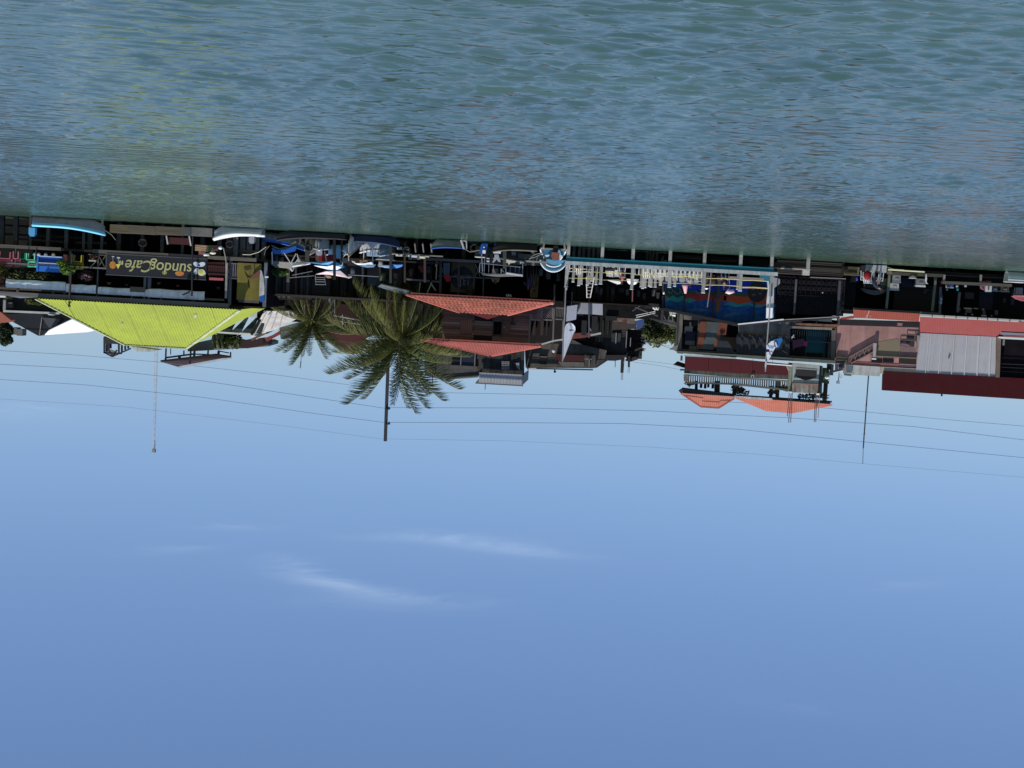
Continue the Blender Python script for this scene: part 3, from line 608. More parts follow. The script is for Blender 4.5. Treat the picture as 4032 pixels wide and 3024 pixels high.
# hanging plant on its pole
t = thing('potted_plant', 'bushy light green plant in a terracotta pot on the cafe railing', 'plant', tuple(PX(262,1004,YC-.5)))
a = RC(246, 272, 1003, 1030, YC-.5); part('pot', MB().tube([((a[0]+a[1])/2, YC-.5, a[2]), ((a[0]+a[1])/2, YC-.5, a[3])], .17, 12, .22), mat((.22,.07,.04), .8, .4), t)
mb = MB(); c = P(266, 1056, YC-.5); clump(mb, c, (.55,.35,.45), 700, .13, 1); clump(mb, (c.x+.35, c.y, c.z-.35), (.35,.3,.25), 200, .12, 2); part('foliage', mb, mat((.16,.26,.05), .5, .5, 3, dirt=(.05,.12,.03), trans=.4), t)
t = thing('curved_pole', 'thin dark bamboo pole with a hooked tip in front of the yellow-green roof', 'pole', tuple(P(283,1000,YC-.7))); part('shaft', MB().ptube([(285,1000),(281,1060),(277,1120),(274,1170),(272,1208)], YC-.7, .07), WOODD, t); part('hook', MB().ptube([(272,1205),(276,1208),(279,1204)], YC-.7, .03), WOODD, t)
t = thing('flowering_plant', 'dark plant with a few pink blossoms hanging inside the cafe railing', 'plant', tuple(PX(338,1075,YC+.2))); mb = MB(); clump(mb, PX(338,1088,YC+.2), (.5,.3,.4), 300, .12, 3); part('foliage', mb, mat((.05,.025,.02), .7), t); mb = MB(); clump(mb, PX(340,1092,YC-.1), (.4,.2,.25), 40, .1, 4); part('blossoms', mb, mat((.5,.25,.22)), t)
t = thing('potted_plant', 'reddish pot plant on a small pale shelf next to the crossed railing', 'plant', tuple(PX(368,1010,YC-.2))); a = RC(352,380,1024,1030,YC-.2); part('shelf', MB().box(a[0],a[1],YC-.35,YC,a[2],a[3]), mat((.45,.42,.35)), t); mb = MB(); clump(mb, PX(368,1014,YC-.2), (.25,.2,.2), 140, .1, 5); part('foliage', mb, mat((.14,.06,.04), .7, .5), t)
mb = MB()
for i, x in enumerate(range(-20, 190, 22)): clump(mb, PX(x, 1080, YC+.9), (.6,.4,.45), 220, .13, 10+i)
o = solo('climbing_plants', mb, mat((.035,.05,.02), .8, .5, 3, dirt=(.09,.08,.03)), 'dark shaded greenery growing behind the railing with the pink chairs', 'plants', kind=None)
mb = MB(); clump(mb, PX(6, 1065, YC+.2), (.4,.3,.5), 260, .13, 30); solo('hanging_fern', mb, mat((.10,.09,.02), .7, .5, 3), 'olive hanging fern at the outer corner of the cafe', 'plant')
mb = MB(); clump(mb, PX(8, 1108, YC+.1), (.3,.25,.35), 160, .14, 31); solo('dried_flowers', mb, mat((.22,.11,.08), .8, .6, 3), 'brownish dried bunch hanging beside the longest rolled tarp', 'plant')
t = thing('maroon_fence', 'dark maroon slatted fence panel beyond the flower end of the cafe sign', 'fence', tuple(PX(855,1035)))
for i in range(9): a = RC(819+i*9.4, 827+i*9.4, 1032, 1088, YC-.02); part('slat', MB().box(a[0], a[1], YC-.03, YC+.0, a[2], a[3]), mat((.045,.012,.012), .8), t)
for y in (1050, 1080): a = RC(818, 903, y-3, y+3, YC-.08); part('rail', MB().box(a[0], a[1], YC-.07, YC-.03, a[2], a[3]), mat((.06,.02,.018)), t)
sn = RC(824, 880, 1094, 1104, YC-.1); solo('name_board', MB().box(sn[0], sn[1], YC-.14, YC-.1, sn[2], sn[3]), mat((.45,.10,.12)), 'narrow pink-red board hanging over the maroon fence', 'sign')
t = thing('slatted_gate', 'grey vertical slat gate between the white-capped post and the yellow mural', 'gate', tuple(PX(918,1040)))
for i in range(5): a = RC(899+i*8.5, 904+i*8.5, 1036, 1098, YC); part('slat', MB().box(a[0], a[1], YC-.04, YC, a[2], a[3]), mat((.16,.15,.16), .8, .5), t)
for y in (1038, 1097): a = RC(896, 940, y-2, y+2, YC-.06); part('rail', MB().box(a[0], a[1], YC-.08, YC-.04, a[2], a[3]), mat((.16,.15,.16)), t)
# yellow mural wall with surf board
t = thing('painted_wall', 'tall olive-yellow painted wall panel with faded palm drawing beside the cafe', 'wall', tuple(PX(985,1038)))
a = RC(935, 1028, 1037, 1182, YC-.08); part('panel', MB().box(a[0], a[1], YC-.16, YC-.1, a[2], a[3]), mat((.19,.155,.028), .8, .5, 1.1, streak=.25), t)
pm = mat((.05,.04,.02), .8)
part('painted_palm', MB().pprism([(975,1100),(980,1102),(984,1140),(978,1128)], YC-.175, YC-.16).pprism([(962,1070),(975,1098),(990,1062),(980,1090),(996,1082),(984,1098)], YC-.18, YC-.162).pprism([(960,1050),(985,1046),(988,1060),(964,1066)], YC-.178, YC-.163), pm, t)
part('painted_crack', MB().pprism([(1000,1040),(1003,1040),(1004,1072),(1000,1075)], YC-.178, YC-.161), pm, t)
part('fence_strip', MB().pb(938,1020,1178,1192,YC-.05,YC), mat((.09,.085,.08), .9, .5), t)
t = thing('surfboard', 'white surfboard with blue tail and brown nose leaning on the yellow mural', 'surfboard', tuple(PX(1032,1062)))
sf = [(1024,1062),(1030,1066),(1037,1090),(1041,1130),(1041,1160),(1020,1168),(1022,1120)]
part('board', MB().pprism(sf, YC-.3, YC-.24), WHITED, t); part('tail', MB().pprism([(1020,1168),(1041,1160),(1040,1188),(1025,1190)], YC-.3, YC-.24), BLUE, t); part('nose', MB().pprism([(1024,1061),(998,1082),(988,1100),(1016,1092),(1024,1080)], YC-.32, YC-.27), mat((.20,.07,.06)), t)
t = thing('corner_post', 'grey-blue painted corner post at the boat end of the cafe', 'post', tuple(PX(1046,1040))); part('shaft', MB().pb(1038,1050,1036,1190,YC-.25,YC-.08), mat((.14,.17,.20), .8, .4, streak=.3), t); part('lamp', MB().pb(1043,1056,1088,1094,YC-.4,YC-.26), WHITE, t)
solo('signpost', MB().pbar((893,1035),(890,1175),YC-.3,.14), mat((.3,.28,.26), .8, .5), 'weathered pale post standing between the maroon fence and the slatted gate', 'post')
solo('rope_pole', MB().ptube([(880,976),(886,1005),(892,1040)], YC-.35, .04), mat((.3,.28,.25)), 'thin leaning pole below the cafe deck corner', 'pole')
# lamp post at the sign
t = thing('lamp_post', 'thin dark lamp post rising in front of the flower on the sign', 'lamp post', tuple(P(758,925,YC-.6)))
part('shaft', MB().ptube([(759,925),(757,1040),(756,1140),(755,1166)], YC-.6, .06), mat((.03,.028,.028)), t); part('lamp_arm', MB().ptube([(756,1142),(744,1148),(735,1156)], YC-.6, .03), BLK, t); part('lamp_head', MB().pprism([(742,1148),(745,1152),(722,1163),(713,1161)], YC-.7, YC-.5), BLK, t)
# things below the deck
t = thing('floating_dock', 'long weathered wooden landing beam floating in front of the piles', 'dock', tuple(P(600,905,YC-1.2)))
for xa, xb, ya, yb, m_ in ((432,505,885,917,mat((.15,.12,.075), .9, .7, 1.5, grain='x')),(503,612,889,921,mat((.13,.11,.075), .9, .7, 1.5, grain='x')),(610,718,893,925,mat((.12,.10,.07), .9, .7, 1.5, grain='x')),(716,752,895,927,mat((.11,.11,.11), .9, .4)),(750,836,897,930,mat((.17,.165,.155), .9, .6))):
    a = RC(xa, xb, ya, yb, YC-1.2); part('beam', MB().box(a[0]+.01, a[1]-.01, YC-1.2-(xa%3)*.02, YC-.1, a[2], a[3]), m_, t)
solo('maroon_bench', MB().pb(655,748,936,962,YC-.6,YC-.3), mat((.07,.02,.02)), 'dark red wooden board hanging just above the landing beam', 'board')
solo('white_stake', MB().pbar((655,928),(661,962),YC-.65,.09), POSTW, 'short pale stake at the outer end of the dark red board', 'stake'); solo('white_stake', MB().pbar((745,930),(752,968),YC-.65,.09), POSTW, 'short pale stake right beside the lamp post foot', 'stake')
for i, (xa, xb, ya, yb, c_) in enumerate(((768,792,964,988,(.38,.24,.14)),(792,820,966,992,(.40,.26,.15)),(782,806,988,1003,(.28,.14,.11)),(820,838,966,990,(.10,.13,.05)),(838,858,966,988,(.18,.08,.08)))):
    a = RC(xa, xb, ya, yb, YC-.7); t = thing('crate', ['light brown crate nearest the lamp post under the deck','light brown crate in the middle of the small stack','reddish brown crate on top of the small stack','green crate next to the brown ones','dark red crate at the end of the small stack'][i], 'crate', (a[0],YC-.5,a[2]), 'crates stacked below the cafe deck')
    n_ = 3
    for j in range(n_): z0 = a[2]+(a[3]-a[2])*j/n_; part('slat', MB().box(a[0], a[1], YC-.7, YC-.68, z0+.01, z0+(a[3]-a[2])/n_-.012), mat(c_), t)
    part('box', MB().box(a[0]+.02, a[1]-.02, YC-.68, YC-.3, a[2], a[3]-.01), mat((c_[0]*.6,c_[1]*.6,c_[2]*.6)), t)
solo('white_bucket', MB().tube([P(813,998,YC-.9), P(813,1008,YC-.9)], .17, 12, .20), WHITE, 'white bucket on top of the brown crates', 'bucket', smooth=True)
solo('white_buoy', MB().ell(P(868,976,YC-.9), (.14,.12,.12)), WHITE, 'white float hanging at the end of the crate stack', 'buoy', smooth=True)
solo('folded_sack', MB().ell(P(838,996,YC-.9), (.22,.12,.1)), CREAM, 'cream sack draped next to the white bucket', 'sack', smooth=True)
solo('mooring_line', MB().ptube([(955,1002),(985,1003),(1020,992),(1048,972)], YC-.5, .025), CREAM, 'pale mooring rope sagging towards the blue boat', 'rope')

# boats A
Wp = P(275, 868, 95.6)
b1 = boat('motor_boat', 'white open boat with bright sky-blue gunwale moored under the cafe', (Wp.x, 95.6, -.05), R_(180-4), 4.5, 1.5, .62, mat((.30,.29,.28), .5, .3, 2), mat((.22,.62,.80), .4, .1), mat((.2,.4,.5)), .38, stripe=mat((.22,.60,.80), .4, .1), gr=.10)
b1.rotation_euler = (R_(3), R_(0), R_(177))
outboard(b1, -2.35, 0, .75, mat((.08,.30,.50)), s=1.25)
Wp = P(940, 925, 96.0)
b2 = boat('motor_boat', 'bright white open boat moored beside the landing beam', (Wp.x, 96.0, -.05), R_(3), 3.2, 1.3, .48, mat((.42,.43,.42), .45, .2, 2), WHITE, mat((.4,.4,.4)), .42, stripe=WHITE, gr=.13)
outboard(b2, -.9, 0, .52, mat((.30,.32,.34)), s=1.1)

# structures behind the cafe (upper left of the picture)
t = thing('dark_roof_house', 'black-roofed building with a pale gutter behind the yellow-green roof', 'house', tuple(P(140,1200,113)))
part('roof', MB().pprism([(-120,1180),(-20,1228),(25,1235),(235,1235),(255,1262),(160,1322),(150,1322),(40,1262),(-60,1190)], 113, 120), mat((.018,.019,.024), .6, .4, 1), t)
part('front_wall', MB().pprism([(-60,1090),(215,1100),(215,1232),(-60,1222)], 113.5, 118), mat((.035,.032,.033), .9, .4), t)
part('gutter', MB().pbar((14,1225),(238,1234),112.8,.16), mat((.5,.52,.52)), t)
part('translucent_panel', MB().pprism([(165,1250),(240,1256),(212,1292),(192,1290)], 112.85, 112.95), mat((.09,.095,.10)), t)
part('post', MB().pb(12,22,1178,1222,112.6,112.8), mat((.3,.3,.3)), t); part('wall_panel', MB().pb(22,48,1190,1212,112.9,113.4), mat((.12,.11,.10)), t)
part('ridge_strut', MB().pbar((165,1250),(155,1320),112.8,.05), GREY, t)
solo('white_lamp', MB().ell(P(203,1239,112.6), (.28,.2,.12), z0=-1, z1=.2), WHITE, 'small white cone lamp hanging under the pale gutter', 'lamp', smooth=True)
c4 = [P(153,1321,114), P(285,1258,110.5), P(372,1302,112), P(345,1308,115)]
solo('shade_sail', MB().slab(c4, .06), mat((.80,.82,.86), .6, .05), 'bright white triangular shade sail above the black roof', 'shade sail')
t = thing('red_tile_roof', 'corner of a salmon tiled roof at the very edge behind the black roof', 'roof', tuple(P(0,1240,111))); part('slope', MB().pprism([(-60,1222),(0,1231),(42,1262),(38,1268),(0,1272),(-60,1268)], 111, 112), ORANGE, t); part('edge', MB().pbar((0,1230),(42,1264),110.9,.14), ORANGE, t)
mb = MB()
for i, (x, y, r_) in enumerate(((14,1285,22),(30,1300,22),(20,1325,22),(18,1345,14),(36,1340,12),(10,1310,20))): clump(mb, P(x,y,116), (r_*.02*1.0, .5, r_*.02*1.1), 700, .14, 50+i)
t = thing('conical_shrub', 'dense dark green shrub above the salmon roof corner', 'shrub', tuple(P(20,1262,116))); part('foliage', mb, mat((.05,.075,.035), .7, .5, 3, trans=.2), t); part('trunk', MB().pbar((20,1262),(20,1330),116,.15), WOODD, t)
solo('roof_vent', MB().pb(44,66,1290,1318,119,120).pb(66,88,1296,1322,119,120), mat((.17,.165,.14)), 'pair of grey box vents on the flank of the black roof', 'vent')
solo('leafy_vine', (lambda m_: (clump(m_, P(30,1166,111), (.4,.2,.2), 120, .14, 60), clump(m_, P(122,1186,111), (.42,.2,.25), 180, .15, 61), clump(m_, P(150,1194,111), (.3,.2,.15), 60, .12, 62), m_)[-1])(MB()), mat((.16,.19,.06), .6, .4, trans=.3), 'pale green vine leaves at the foot of the black roof', 'vine')
t = thing('awning', 'grey-white low awning sheet at the outer end of the cafe eave', 'awning', tuple(P(110,1165,109)));part('sheet', MB().pprism([(-60,1140),(60,1153),(130,1158),(160,1170),(80,1174),(0,1160),(-60,1156)], 109, 110), mat((.28,.29,.36)), t); part('bright_edge', MB().pprism([(-60,1158),(20,1163),(22,1172),(-60,1170)], 108.8, 109), WHITE, t)
# hexagonal frame on a roof
t = thing('rooftop_gazebo', 'bare dark metal gazebo frame with a pointed top behind the yellow-green hip', 'gazebo', tuple(P(460,1345,122)))
for x, y0, y1 in ((411,1328,1388),(420,1330,1385),(428,1330,1380),(436,1330,1372),(468,1335,1392),(480,1345,1385),(493,1350,1378),(505,1358,1372)): part('post', MB().pbar((x,y0),(x,y1),122+(x%5)*.6,.14), STEELD, t)
part('lower_wall', MB().pprism([(408,1325),(430,1330),(500,1362),(470,1356),(412,1352)], 121, 123), mat((.06,.055,.05)), t)
for a_, b_ in (((408,1386),(442,1404)),((442,1404),(515,1372)),((408,1388),(480,1392)),((425,1374),(445,1402)),((460,1378),(446,1402))): part('roof_bar', MB().pbar(a_,b_,121.8,.12), STEELD, t)
part('roof_netting', MB().pprism([(418,1383),(432,1376),(450,1382),(458,1392),(444,1402),(430,1394)], 122.2, 122.4), mat((.35,.36,.36), .8, .9, 6), t)
# radio mast
t = thing('radio_mast', 'tall thin grey lattice mast rising behind the yellow-green ridge', 'mast', tuple(P(616,1366,125)))
p0, p1 = P(616,1366,125), P(606,1785,125)
for dx, dy in ((-.14,-.14),(.14,-.14),(0,.16)): part('mast_rail', MB().bar((p0.x+dx,125+dy,p0.z-3),(p1.x+dx*.7,125+dy*.7,p1.z),.035), mat((.62,.64,.67), .5), t)
mb = MB(); n_ = 46
for i in range(n_):
    z0 = p0.z-3+(p1.z-p0.z+3)*i/n_; z1 = p0.z-3+(p1.z-p0.z+3)*(i+1)/n_; f = i/n_; xx = p0.x+(p1.x-p0.x)*f; s_ = 1 if i % 2 else -1; mb.bar((xx-.14*s_,124.9,z0),(xx+.14*s_,124.9,z1),.03)
part('lacing', mb, mat((.55,.57,.6), .5), t, stuff=True)
part('antenna_box', MB().pb(598,610,1770,1782,124.6,125), GREY, t)
# raised black shed with railing
t = thing('rooftop_shed', 'dark open rooftop shed with sloping black roof and railings', 'shed', tuple(P(760,1385,118)))
part('roof', MB().slab([P(632,1424,117), P(850,1398,117), P(910,1407,117), P(705,1446,121)], .12), mat((.035,.02,.02), .7), t)
part('roof_edge', MB().pbar((705,1446),(910,1408),117.3,.16), mat((.6,.63,.68)), t)
for a_, b_, w_ in (((654,1372),(652,1422),.11),((655,1408),(762,1394),.14),((762,1394),(862,1398),.10),((724,1380),(724,1396),.1),((752,1372),(748,1432),.12),((766,1382),(764,1410),.16),((820,1380),(818,1402),.12),((862,1380),(858,1412),.18),((862,1382),(902,1390),.08),((908,1386),(908,1406),.1),((706,1400),(708,1416),.2),((808,1404),(806,1416),.2),((652,1410),(652,1424),.14),((790,1410),(900,1407),.16),((672,1372),(672,1396),.06)): part('frame_bar', MB().pbar(a_,b_,117.5,w_), STEELD, t)
part('tin_roof_base', MB().pprism([(735,1362),(760,1352),(860,1330),(960,1358),(1040,1345),(1058,1352),(1056,1364),(960,1372),(740,1384)], 119, 124), mat((.20,.19,.19), .8, .4, .8), t)
t = thing('green_roof_house', 'dark green translucent sheet roof between the yellow hip and the pale roof', 'roof', tuple(P(950,1290,112)))
for i in range(4): 
    x = 868+i*40; part('roof_sheet', MB().pprism([(x,1305+i*2.5),(x+39,1307+i*2.6),(x+39+ (30 if i<3 else 22),1250),(x+62,1248)], 112+i*.02, 112.3+i*.02), mat((.035,.05,.042), .6, .3), t)
part('gutter', MB().pbar((855,1308),(1000,1318),111.8,.13), mat((.6,.6,.55)), t); part('edge_bar', MB().pbar((990,1318),(1028,1252),111.7,.2), BLK, t)
part('white_window', MB().pb(985,1022,1234,1250,111.9,112), mat((.6,.6,.6)), t); part('window_frame', MB().pb(1012,1040,1215,1262,111.9,112.05), BLK, t)
t = thing('pale_roof', 'light grey corrugated roof sloping up behind the shorter palm', 'roof', tuple(P(1100,1280,114)))
a = [P(988,1326,114), P(1040,1225,110.5), P(1145,1225,110.5), P(1180,1250,112), P(1010,1336,114.3)]
part('roof_sheet', MB().slab(a, .08), mat((.46,.44,.42), .8, .35, 1, streak=.2), t)
for i in range(5): part('roof_rib', MB().pbar((1000+i*34,1322-i*13),(1050+i*22,1228),110.4+(.6*i*.1),.07,Yb=110.3), mat((.55,.53,.5)), t)
part('ridge', MB().pbar((990,1338),(1190,1240),113.6,.18), mat((.13,.09,.08)), t); part('red_ridge', MB().pprism([(1040,1332),(1075,1318),(1105,1300),(1100,1318),(1050,1345)], 113.2, 113.6), mat((.24,.05,.04)), t)
t = thing('brown_roofline', 'low dark brown roofline with tiny railing posts behind the red ridge', 'roof', tuple(P(980,1350,120)))
part('roof', MB().pprism([(906,1352),(925,1368),(975,1372),(1055,1358),(1056,1340),(1030,1332),(960,1340)], 116, 118), mat((.05,.025,.025), .8, .4), t); part('railing', MB().pbar((1040,1332),(1038,1352),115.9,.1).pbar((1050,1332),(1048,1352),115.9,.1), BLK, t)
t = thing('tall_bushes', 'olive green fronds showing between the yellow hip and the pale roof', 'bushes', tuple(P(880,1330,114.5))); mb = MB()
for i, x in enumerate((870, 890, 905, 925)): clump(mb, P(x, 1330+(i%2)*8, 114.5), (.5,.5,.75), 200, .16, 70+i)
part('foliage', mb, LEAFB, t); mb = MB()
for x0, x1 in ((838,848),(858,868),(845,838),(872,884)): mb.ptube([((x0+x1)/2,1312),(x0,1340),(x1,1372)], 113.8, .12, 4)
part('long_leaves', mb, LEAFD, t)
# ================================================================= B. BOAT LANDING (picture x 1050..1620)
def at0(x, Y, z=0): v = P(x, 940, Y); return (v.x, Y, z)
b3 = boat('covered_boat', 'white boat with royal blue side cloth under a grey arched canopy', at0(1125, 99.5, .25), R_(0), 2.9, 1.2, .62, mat((.22,.22,.22), .5, .8, 4, dirt=(.04,.05,.06)), BLUE, BLUE, .25, stripe=BLUE)
b3.rotation_euler = (0, R_(-6), R_(185))
a = RC(1078,1165,980,1001,98.8); part('side_cloth', MB().pprism([(1070,975),(1088,984),(1120,984),(1168,966),(1166,988),(1120,1000),(1080,1001),(1072,990)], 98.85, 98.9), BLUE, b3)
part('boarding_panel', MB().pprism([(1063,962),(1100,978),(1135,970),(1165,945),(1187,940),(1183,958),(1150,976),(1110,984),(1080,978)], 98.92, 98.98), mat((.17,.17,.16), .7, .8, 4), b3)
cn = part('canopy', MB().slab([P(1066,1026,98.6),P(1068,1040,98.7),P(1085,1050,99),P(1140,1056,99.4),P(1222,1038,99.6),P(1224,1034,99.6),P(1155,1032,99)], .1), mat((.22,.21,.19), .8, .3), b3)
part('canopy_edge', MB().slab([P(1152,1051,98.4),P(1222,1041,98.6),P(1220,1034,98.8),P(1155,1040,98.6)], .07), WHITE, b3)
for a_, b_, w_ in (((1071,992),(1073,1040),.06),((1119,997),(1148,1042),.06),((1166,998),(1146,1036),.05),((1170,1000),(1175,1020),.05),((1175,1018),(1162,1036),.05),((1142,1056),(1152,1068),.12),((1158,1054),(1152,1068),.05)): part('canopy_pole', MB().pbar(a_,b_,98.4,w_), mat((.55,.55,.58)), b3)
def pileobj(x, y0, y1, Y, w_, m_, label): return solo('mooring_pile', MB().pbar((x,y0),(x,y1),Y,w_), m_, label, 'pile', 'wooden mooring piles')
pileobj(1210, 922, 1030, 97.6, .26, mat((.06,.055,.045), .9, .6), 'thick brown pile at the tip of the grey canopy')
pileobj(1253, 930, 1030, 97.7, .17, mat((.08,.075,.06), .9, .6), 'slim brown pile in front of the red panel')
pileobj(1317, 935, 1102, 97.2, .17, BLK, 'tall black pile in front of the blue and white canopy')
pileobj(1346, 940, 1030, 97.8, .14, mat((.04,.04,.04)), 'dark pile crossing the pale blue boat seat')
pileobj(1288, 935, 1000, 98.6, .13, mat((.05,.045,.04)), 'thin dark pile half hidden behind the red panel corner')
pileobj(1538, 945, 1115, 98.0, .16, mat((.05,.045,.04), .9, .5), 'dark pile at the blue canopy end')
pileobj(1594, 955, 1112, 98.6, .12, mat((.06,.05,.04), .9, .5), 'thin brown post just past the blue canopy')
pileobj(1673, 1020, 1112, 99.2, .15, mat((.065,.05,.045), .9, .5), 'brown post beside the dark red pile of clothes')
solo('red_cloth', MB().pprism([(1240,998),(1312,992),(1314,1032),(1258,1030),(1242,1024)], 99.6, 99.7), mat((.17,.015,.015), .7, .4), 'deep red cloth panel between the dark piles', 'cloth')
# small boats nose-on
b4 = boat('skiff', 'cream skiff standing bow-on between the brown piles', at0(1230, 99.0, .55), R_(-90), 2.6, .95, .5, CREAM, WHITE, CREAM, .2); b4.rotation_euler = (0, R_(-14), R_(-88))
b5 = boat('skiff', 'white skiff with grey stern box beside the red panel', at0(1268, 98.6, .15), R_(-90), 2.4, 1.0, .9, mat((.45,.46,.47), .6, .3), WHITE, GREY, .15); outboard(b5, 1.0, 0, .9, mat((.3,.31,.33)))
b6 = boat('skiff', 'white and sky-blue skiff behind the tall black pile', at0(1330, 99.4, .75), R_(8), 1.5, .9, .6, mat((.35,.6,.8), .5), WHITE, mat((.2,.5,.75)), .12)
part('seat_cover', MB().pb(1324,1342,983,1017,98.6,98.8), mat((.22,.52,.78), .5, .1), b6); part('side_ring', MB().pprism([(1352,982),(1358,984),(1365,1000),(1352,1012),(1354,1006),(1360,1000)], 98.6, 98.7), mat((.6,.75,.85)), b6)
b7 = boat('narrow_boat', 'narrow white boat with wooden prow pointing at the river', at0(1398, 98.2, .0), R_(-90), 3.4, .75, .75, mat((.66,.66,.62), .5, .3, 3, streak=.3), mat((.42,.30,.18)), mat((.3,.2,.12)), .55)
b7.rotation_euler = (0, R_(-6), R_(-84))
b8 = boat('white_boat', 'small white boat with rails behind the thin white pole', at0(1472, 99.4, .25), R_(14), 1.9, .9, .75, mat((.75,.77,.78), .45, .2), WHITE, BLUE, .2)
for i in range(5): part('rail_post', MB().bar((-.6+i*.3,-.5,.6),(-.6+i*.3,-.5,1.05),.03), mat((.1,.14,.22)), b8, local=True)
part('windscreen', MB().box(-.5,.3,-.4,.4,.75,1.15), mat((.3,.4,.5), .3), b8, local=True)
b9 = boat('grey_boat', 'grey-blue cabin boat with a white nose next to the landing shelf', at0(1522, 99.3, .55), R_(-70), 1.8, 1.1, .6, mat((.18,.25,.30), .5), mat((.5,.55,.58)), BLUE, .2); part('cabin', MB().box(-.4,.35,-.4,.4,.5,1.0), mat((.22,.3,.36), .4), b9, local=True); part('cabin_roof', MB().box(-.5,.45,-.5,.5,1.002,1.06), WHITED, b9, local=True)
b10 = boat('covered_skiff', 'dark blue covered skiff low on the water by the blue canopy', at0(1480, 97.6, -.02), R_(176), 3.2, 1.0, .5, mat((.012,.02,.06), .5), mat((.03,.05,.12)), mat((.01,.02,.05)), .25)
b11 = boat('rowing_boat', 'grey-green hull with a blue rim moored before the black landing', at0(1760, 97.2, 0), R_(0), 2.0, 1.15, .55, mat((.13,.16,.135), .5, .5, 1.5), mat((.02,.08,.28)), mat((.05,.1,.2)), .14); b11.rotation_euler = (0, 0, R_(5)); part('stern_bracket', MB().bar((-1.0,-.5,.05),(-1.22,-.5,.62),.12).bar((-1.0,-.5,.1),(-1.35,-.5,.1),.08).bar((-1.35,-.5,.1),(-1.4,-.5,.6),.07), WHITED, b11, local=True)
b12 = boat('covered_skiff', 'very dark skiff tied between the piles under the red panel', at0(1225, 96.9, -.02), R_(4), 4.6, 1.1, .42, mat((.02,.022,.028), .6), mat((.03,.03,.035)), DARK, .3)
# free-standing cloth canopies
def sail_canopy(label, pts, bands, Y, group='cloth canopies over the moored boats', poles=()):
    c_ = P(*pts[0], Y); t = thing('boat_canopy', label, 'canopy', tuple(c_), group)
    for i, (bp, m_) in enumerate(bands): part('cloth_band', MB().slab([P(x, y, Y+d) for x, y, d in bp], .04), m_, t)
    for a_, b_ in poles: part('pole', MB().pbar(a_, b_, Y-.1, .055), mat((.6,.6,.62)), t)
SKY = mat((.13,.40,.68), .5, .15)
sail_canopy('curved sky-blue and white striped canopy crossing the tall black pile', [(1224,1034)], [([(1222,1035,0),(1262,1040,-.4),(1312,1030,-.6),(1350,1046,-.6),(1340,1052,-.3),(1290,1046,0)], SKY), ([(1236,1046,0),(1290,1050,-.5),(1312,1044,-.7),(1345,1052,-.7),(1330,1062,-.6),(1290,1061,-.2),(1262,1054,0)], mat((.75,.77,.80), .6, .1)), ([(1290,1060,0),(1330,1063,-.5),(1356,1052,-.5),(1350,1048,-.3),(1310,1066,.3)], SKY)], 98.4, poles=(((1278,992),(1287,1034)),((1351,1012),(1348,1046))))
sail_canopy('pinkish white pointed canopy above the striped one', [(1240,1082)], [([(1243,1081,0),(1285,1069,-.4),(1340,1067,-.5),(1372,1094,-.5),(1330,1086,-.2),(1285,1080,0)], mat((.75,.58,.58), .6, .15)), ([(1360,1090,0),(1384,1088,-.2),(1386,1092,-.2),(1372,1097,0)], mat((.4,.4,.4)))], 98.8)
sail_canopy('white and slate-blue canopy over the narrow prow', [(1382,1030)], [([(1384,1026,0),(1396,1030,-.2),(1402,1038,-.2),(1388,1034,0)], mat((.4,.37,.33))), ([(1394,1037,0),(1430,1038,-.3),(1462,1032,-.5),(1470,1042,-.5),(1445,1047,-.4),(1410,1043,0)], mat((.72,.76,.78), .6, .1)), ([(1412,1046,0),(1445,1049,-.4),(1480,1042,-.5),(1472,1053,-.4),(1446,1054,0)], mat((.14,.26,.42)))], 98.5, poles=(((1371,966),(1373,1028)),((1434,968),(1431,1034)),((1467,980),(1468,1036))))
sail_canopy('plain bright blue canopy ending at the dark pile', [(1485,1044)], [([(1485,1045,0),(1535,1046,-.4),(1534,1056,-.4),(1515,1054,0)], mat((.28,.42,.65))), ([(1543,1040,-.4),(1560,1044,-.5),(1586,1042,-.4),(1582,1050,-.3),(1560,1057,-.2),(1543,1057,-.2)], mat((.07,.24,.62), .5, .15))], 98.5)
for nm, a_, b_, w_, lb in (('wooden_rail',(1362,962),(1452,968),.07,'pale horizontal rail crossing the narrow prow'),('wire_rail',(1140,1094),(1235,1086),.035,'upper thin wire running past the pink canopy'),('wire_rail',(1370,1082),(1492,1090),.04,'thin rail above the white and slate canopy'),('wire_rail',(1150,1084),(1230,1068),.03,'lower thin wire running past the pink canopy')): solo(nm, MB().pbar(a_,b_,98.3,w_), CREAM if w_ > .05 else GREY, lb, 'rail')
# step ladder rack and crate
t = thing('slatted_rack', 'grey wooden rack with four shelves standing by the pink canopy', 'rack', tuple(P(1262,1084,99)))
part('side_rail', MB().pbar((1241,1084),(1245,1122),99,.05), GREY, t); part('side_rail', MB().pbar((1278,1086),(1282,1122),99,.05), GREY, t)
for y in (1092,1100,1109,1120): part('shelf', MB().pbar((1242,y),(1281,y+1),99,.3,.05), mat((.2,.21,.2)), t)
solo('tan_cushion', MB().pprism([(1276,1083),(1300,1086),(1306,1094),(1290,1096),(1282,1090)], 98.9, 99.1), mat((.42,.27,.14)), 'tan cushion lying beside the slatted rack', 'cushion')
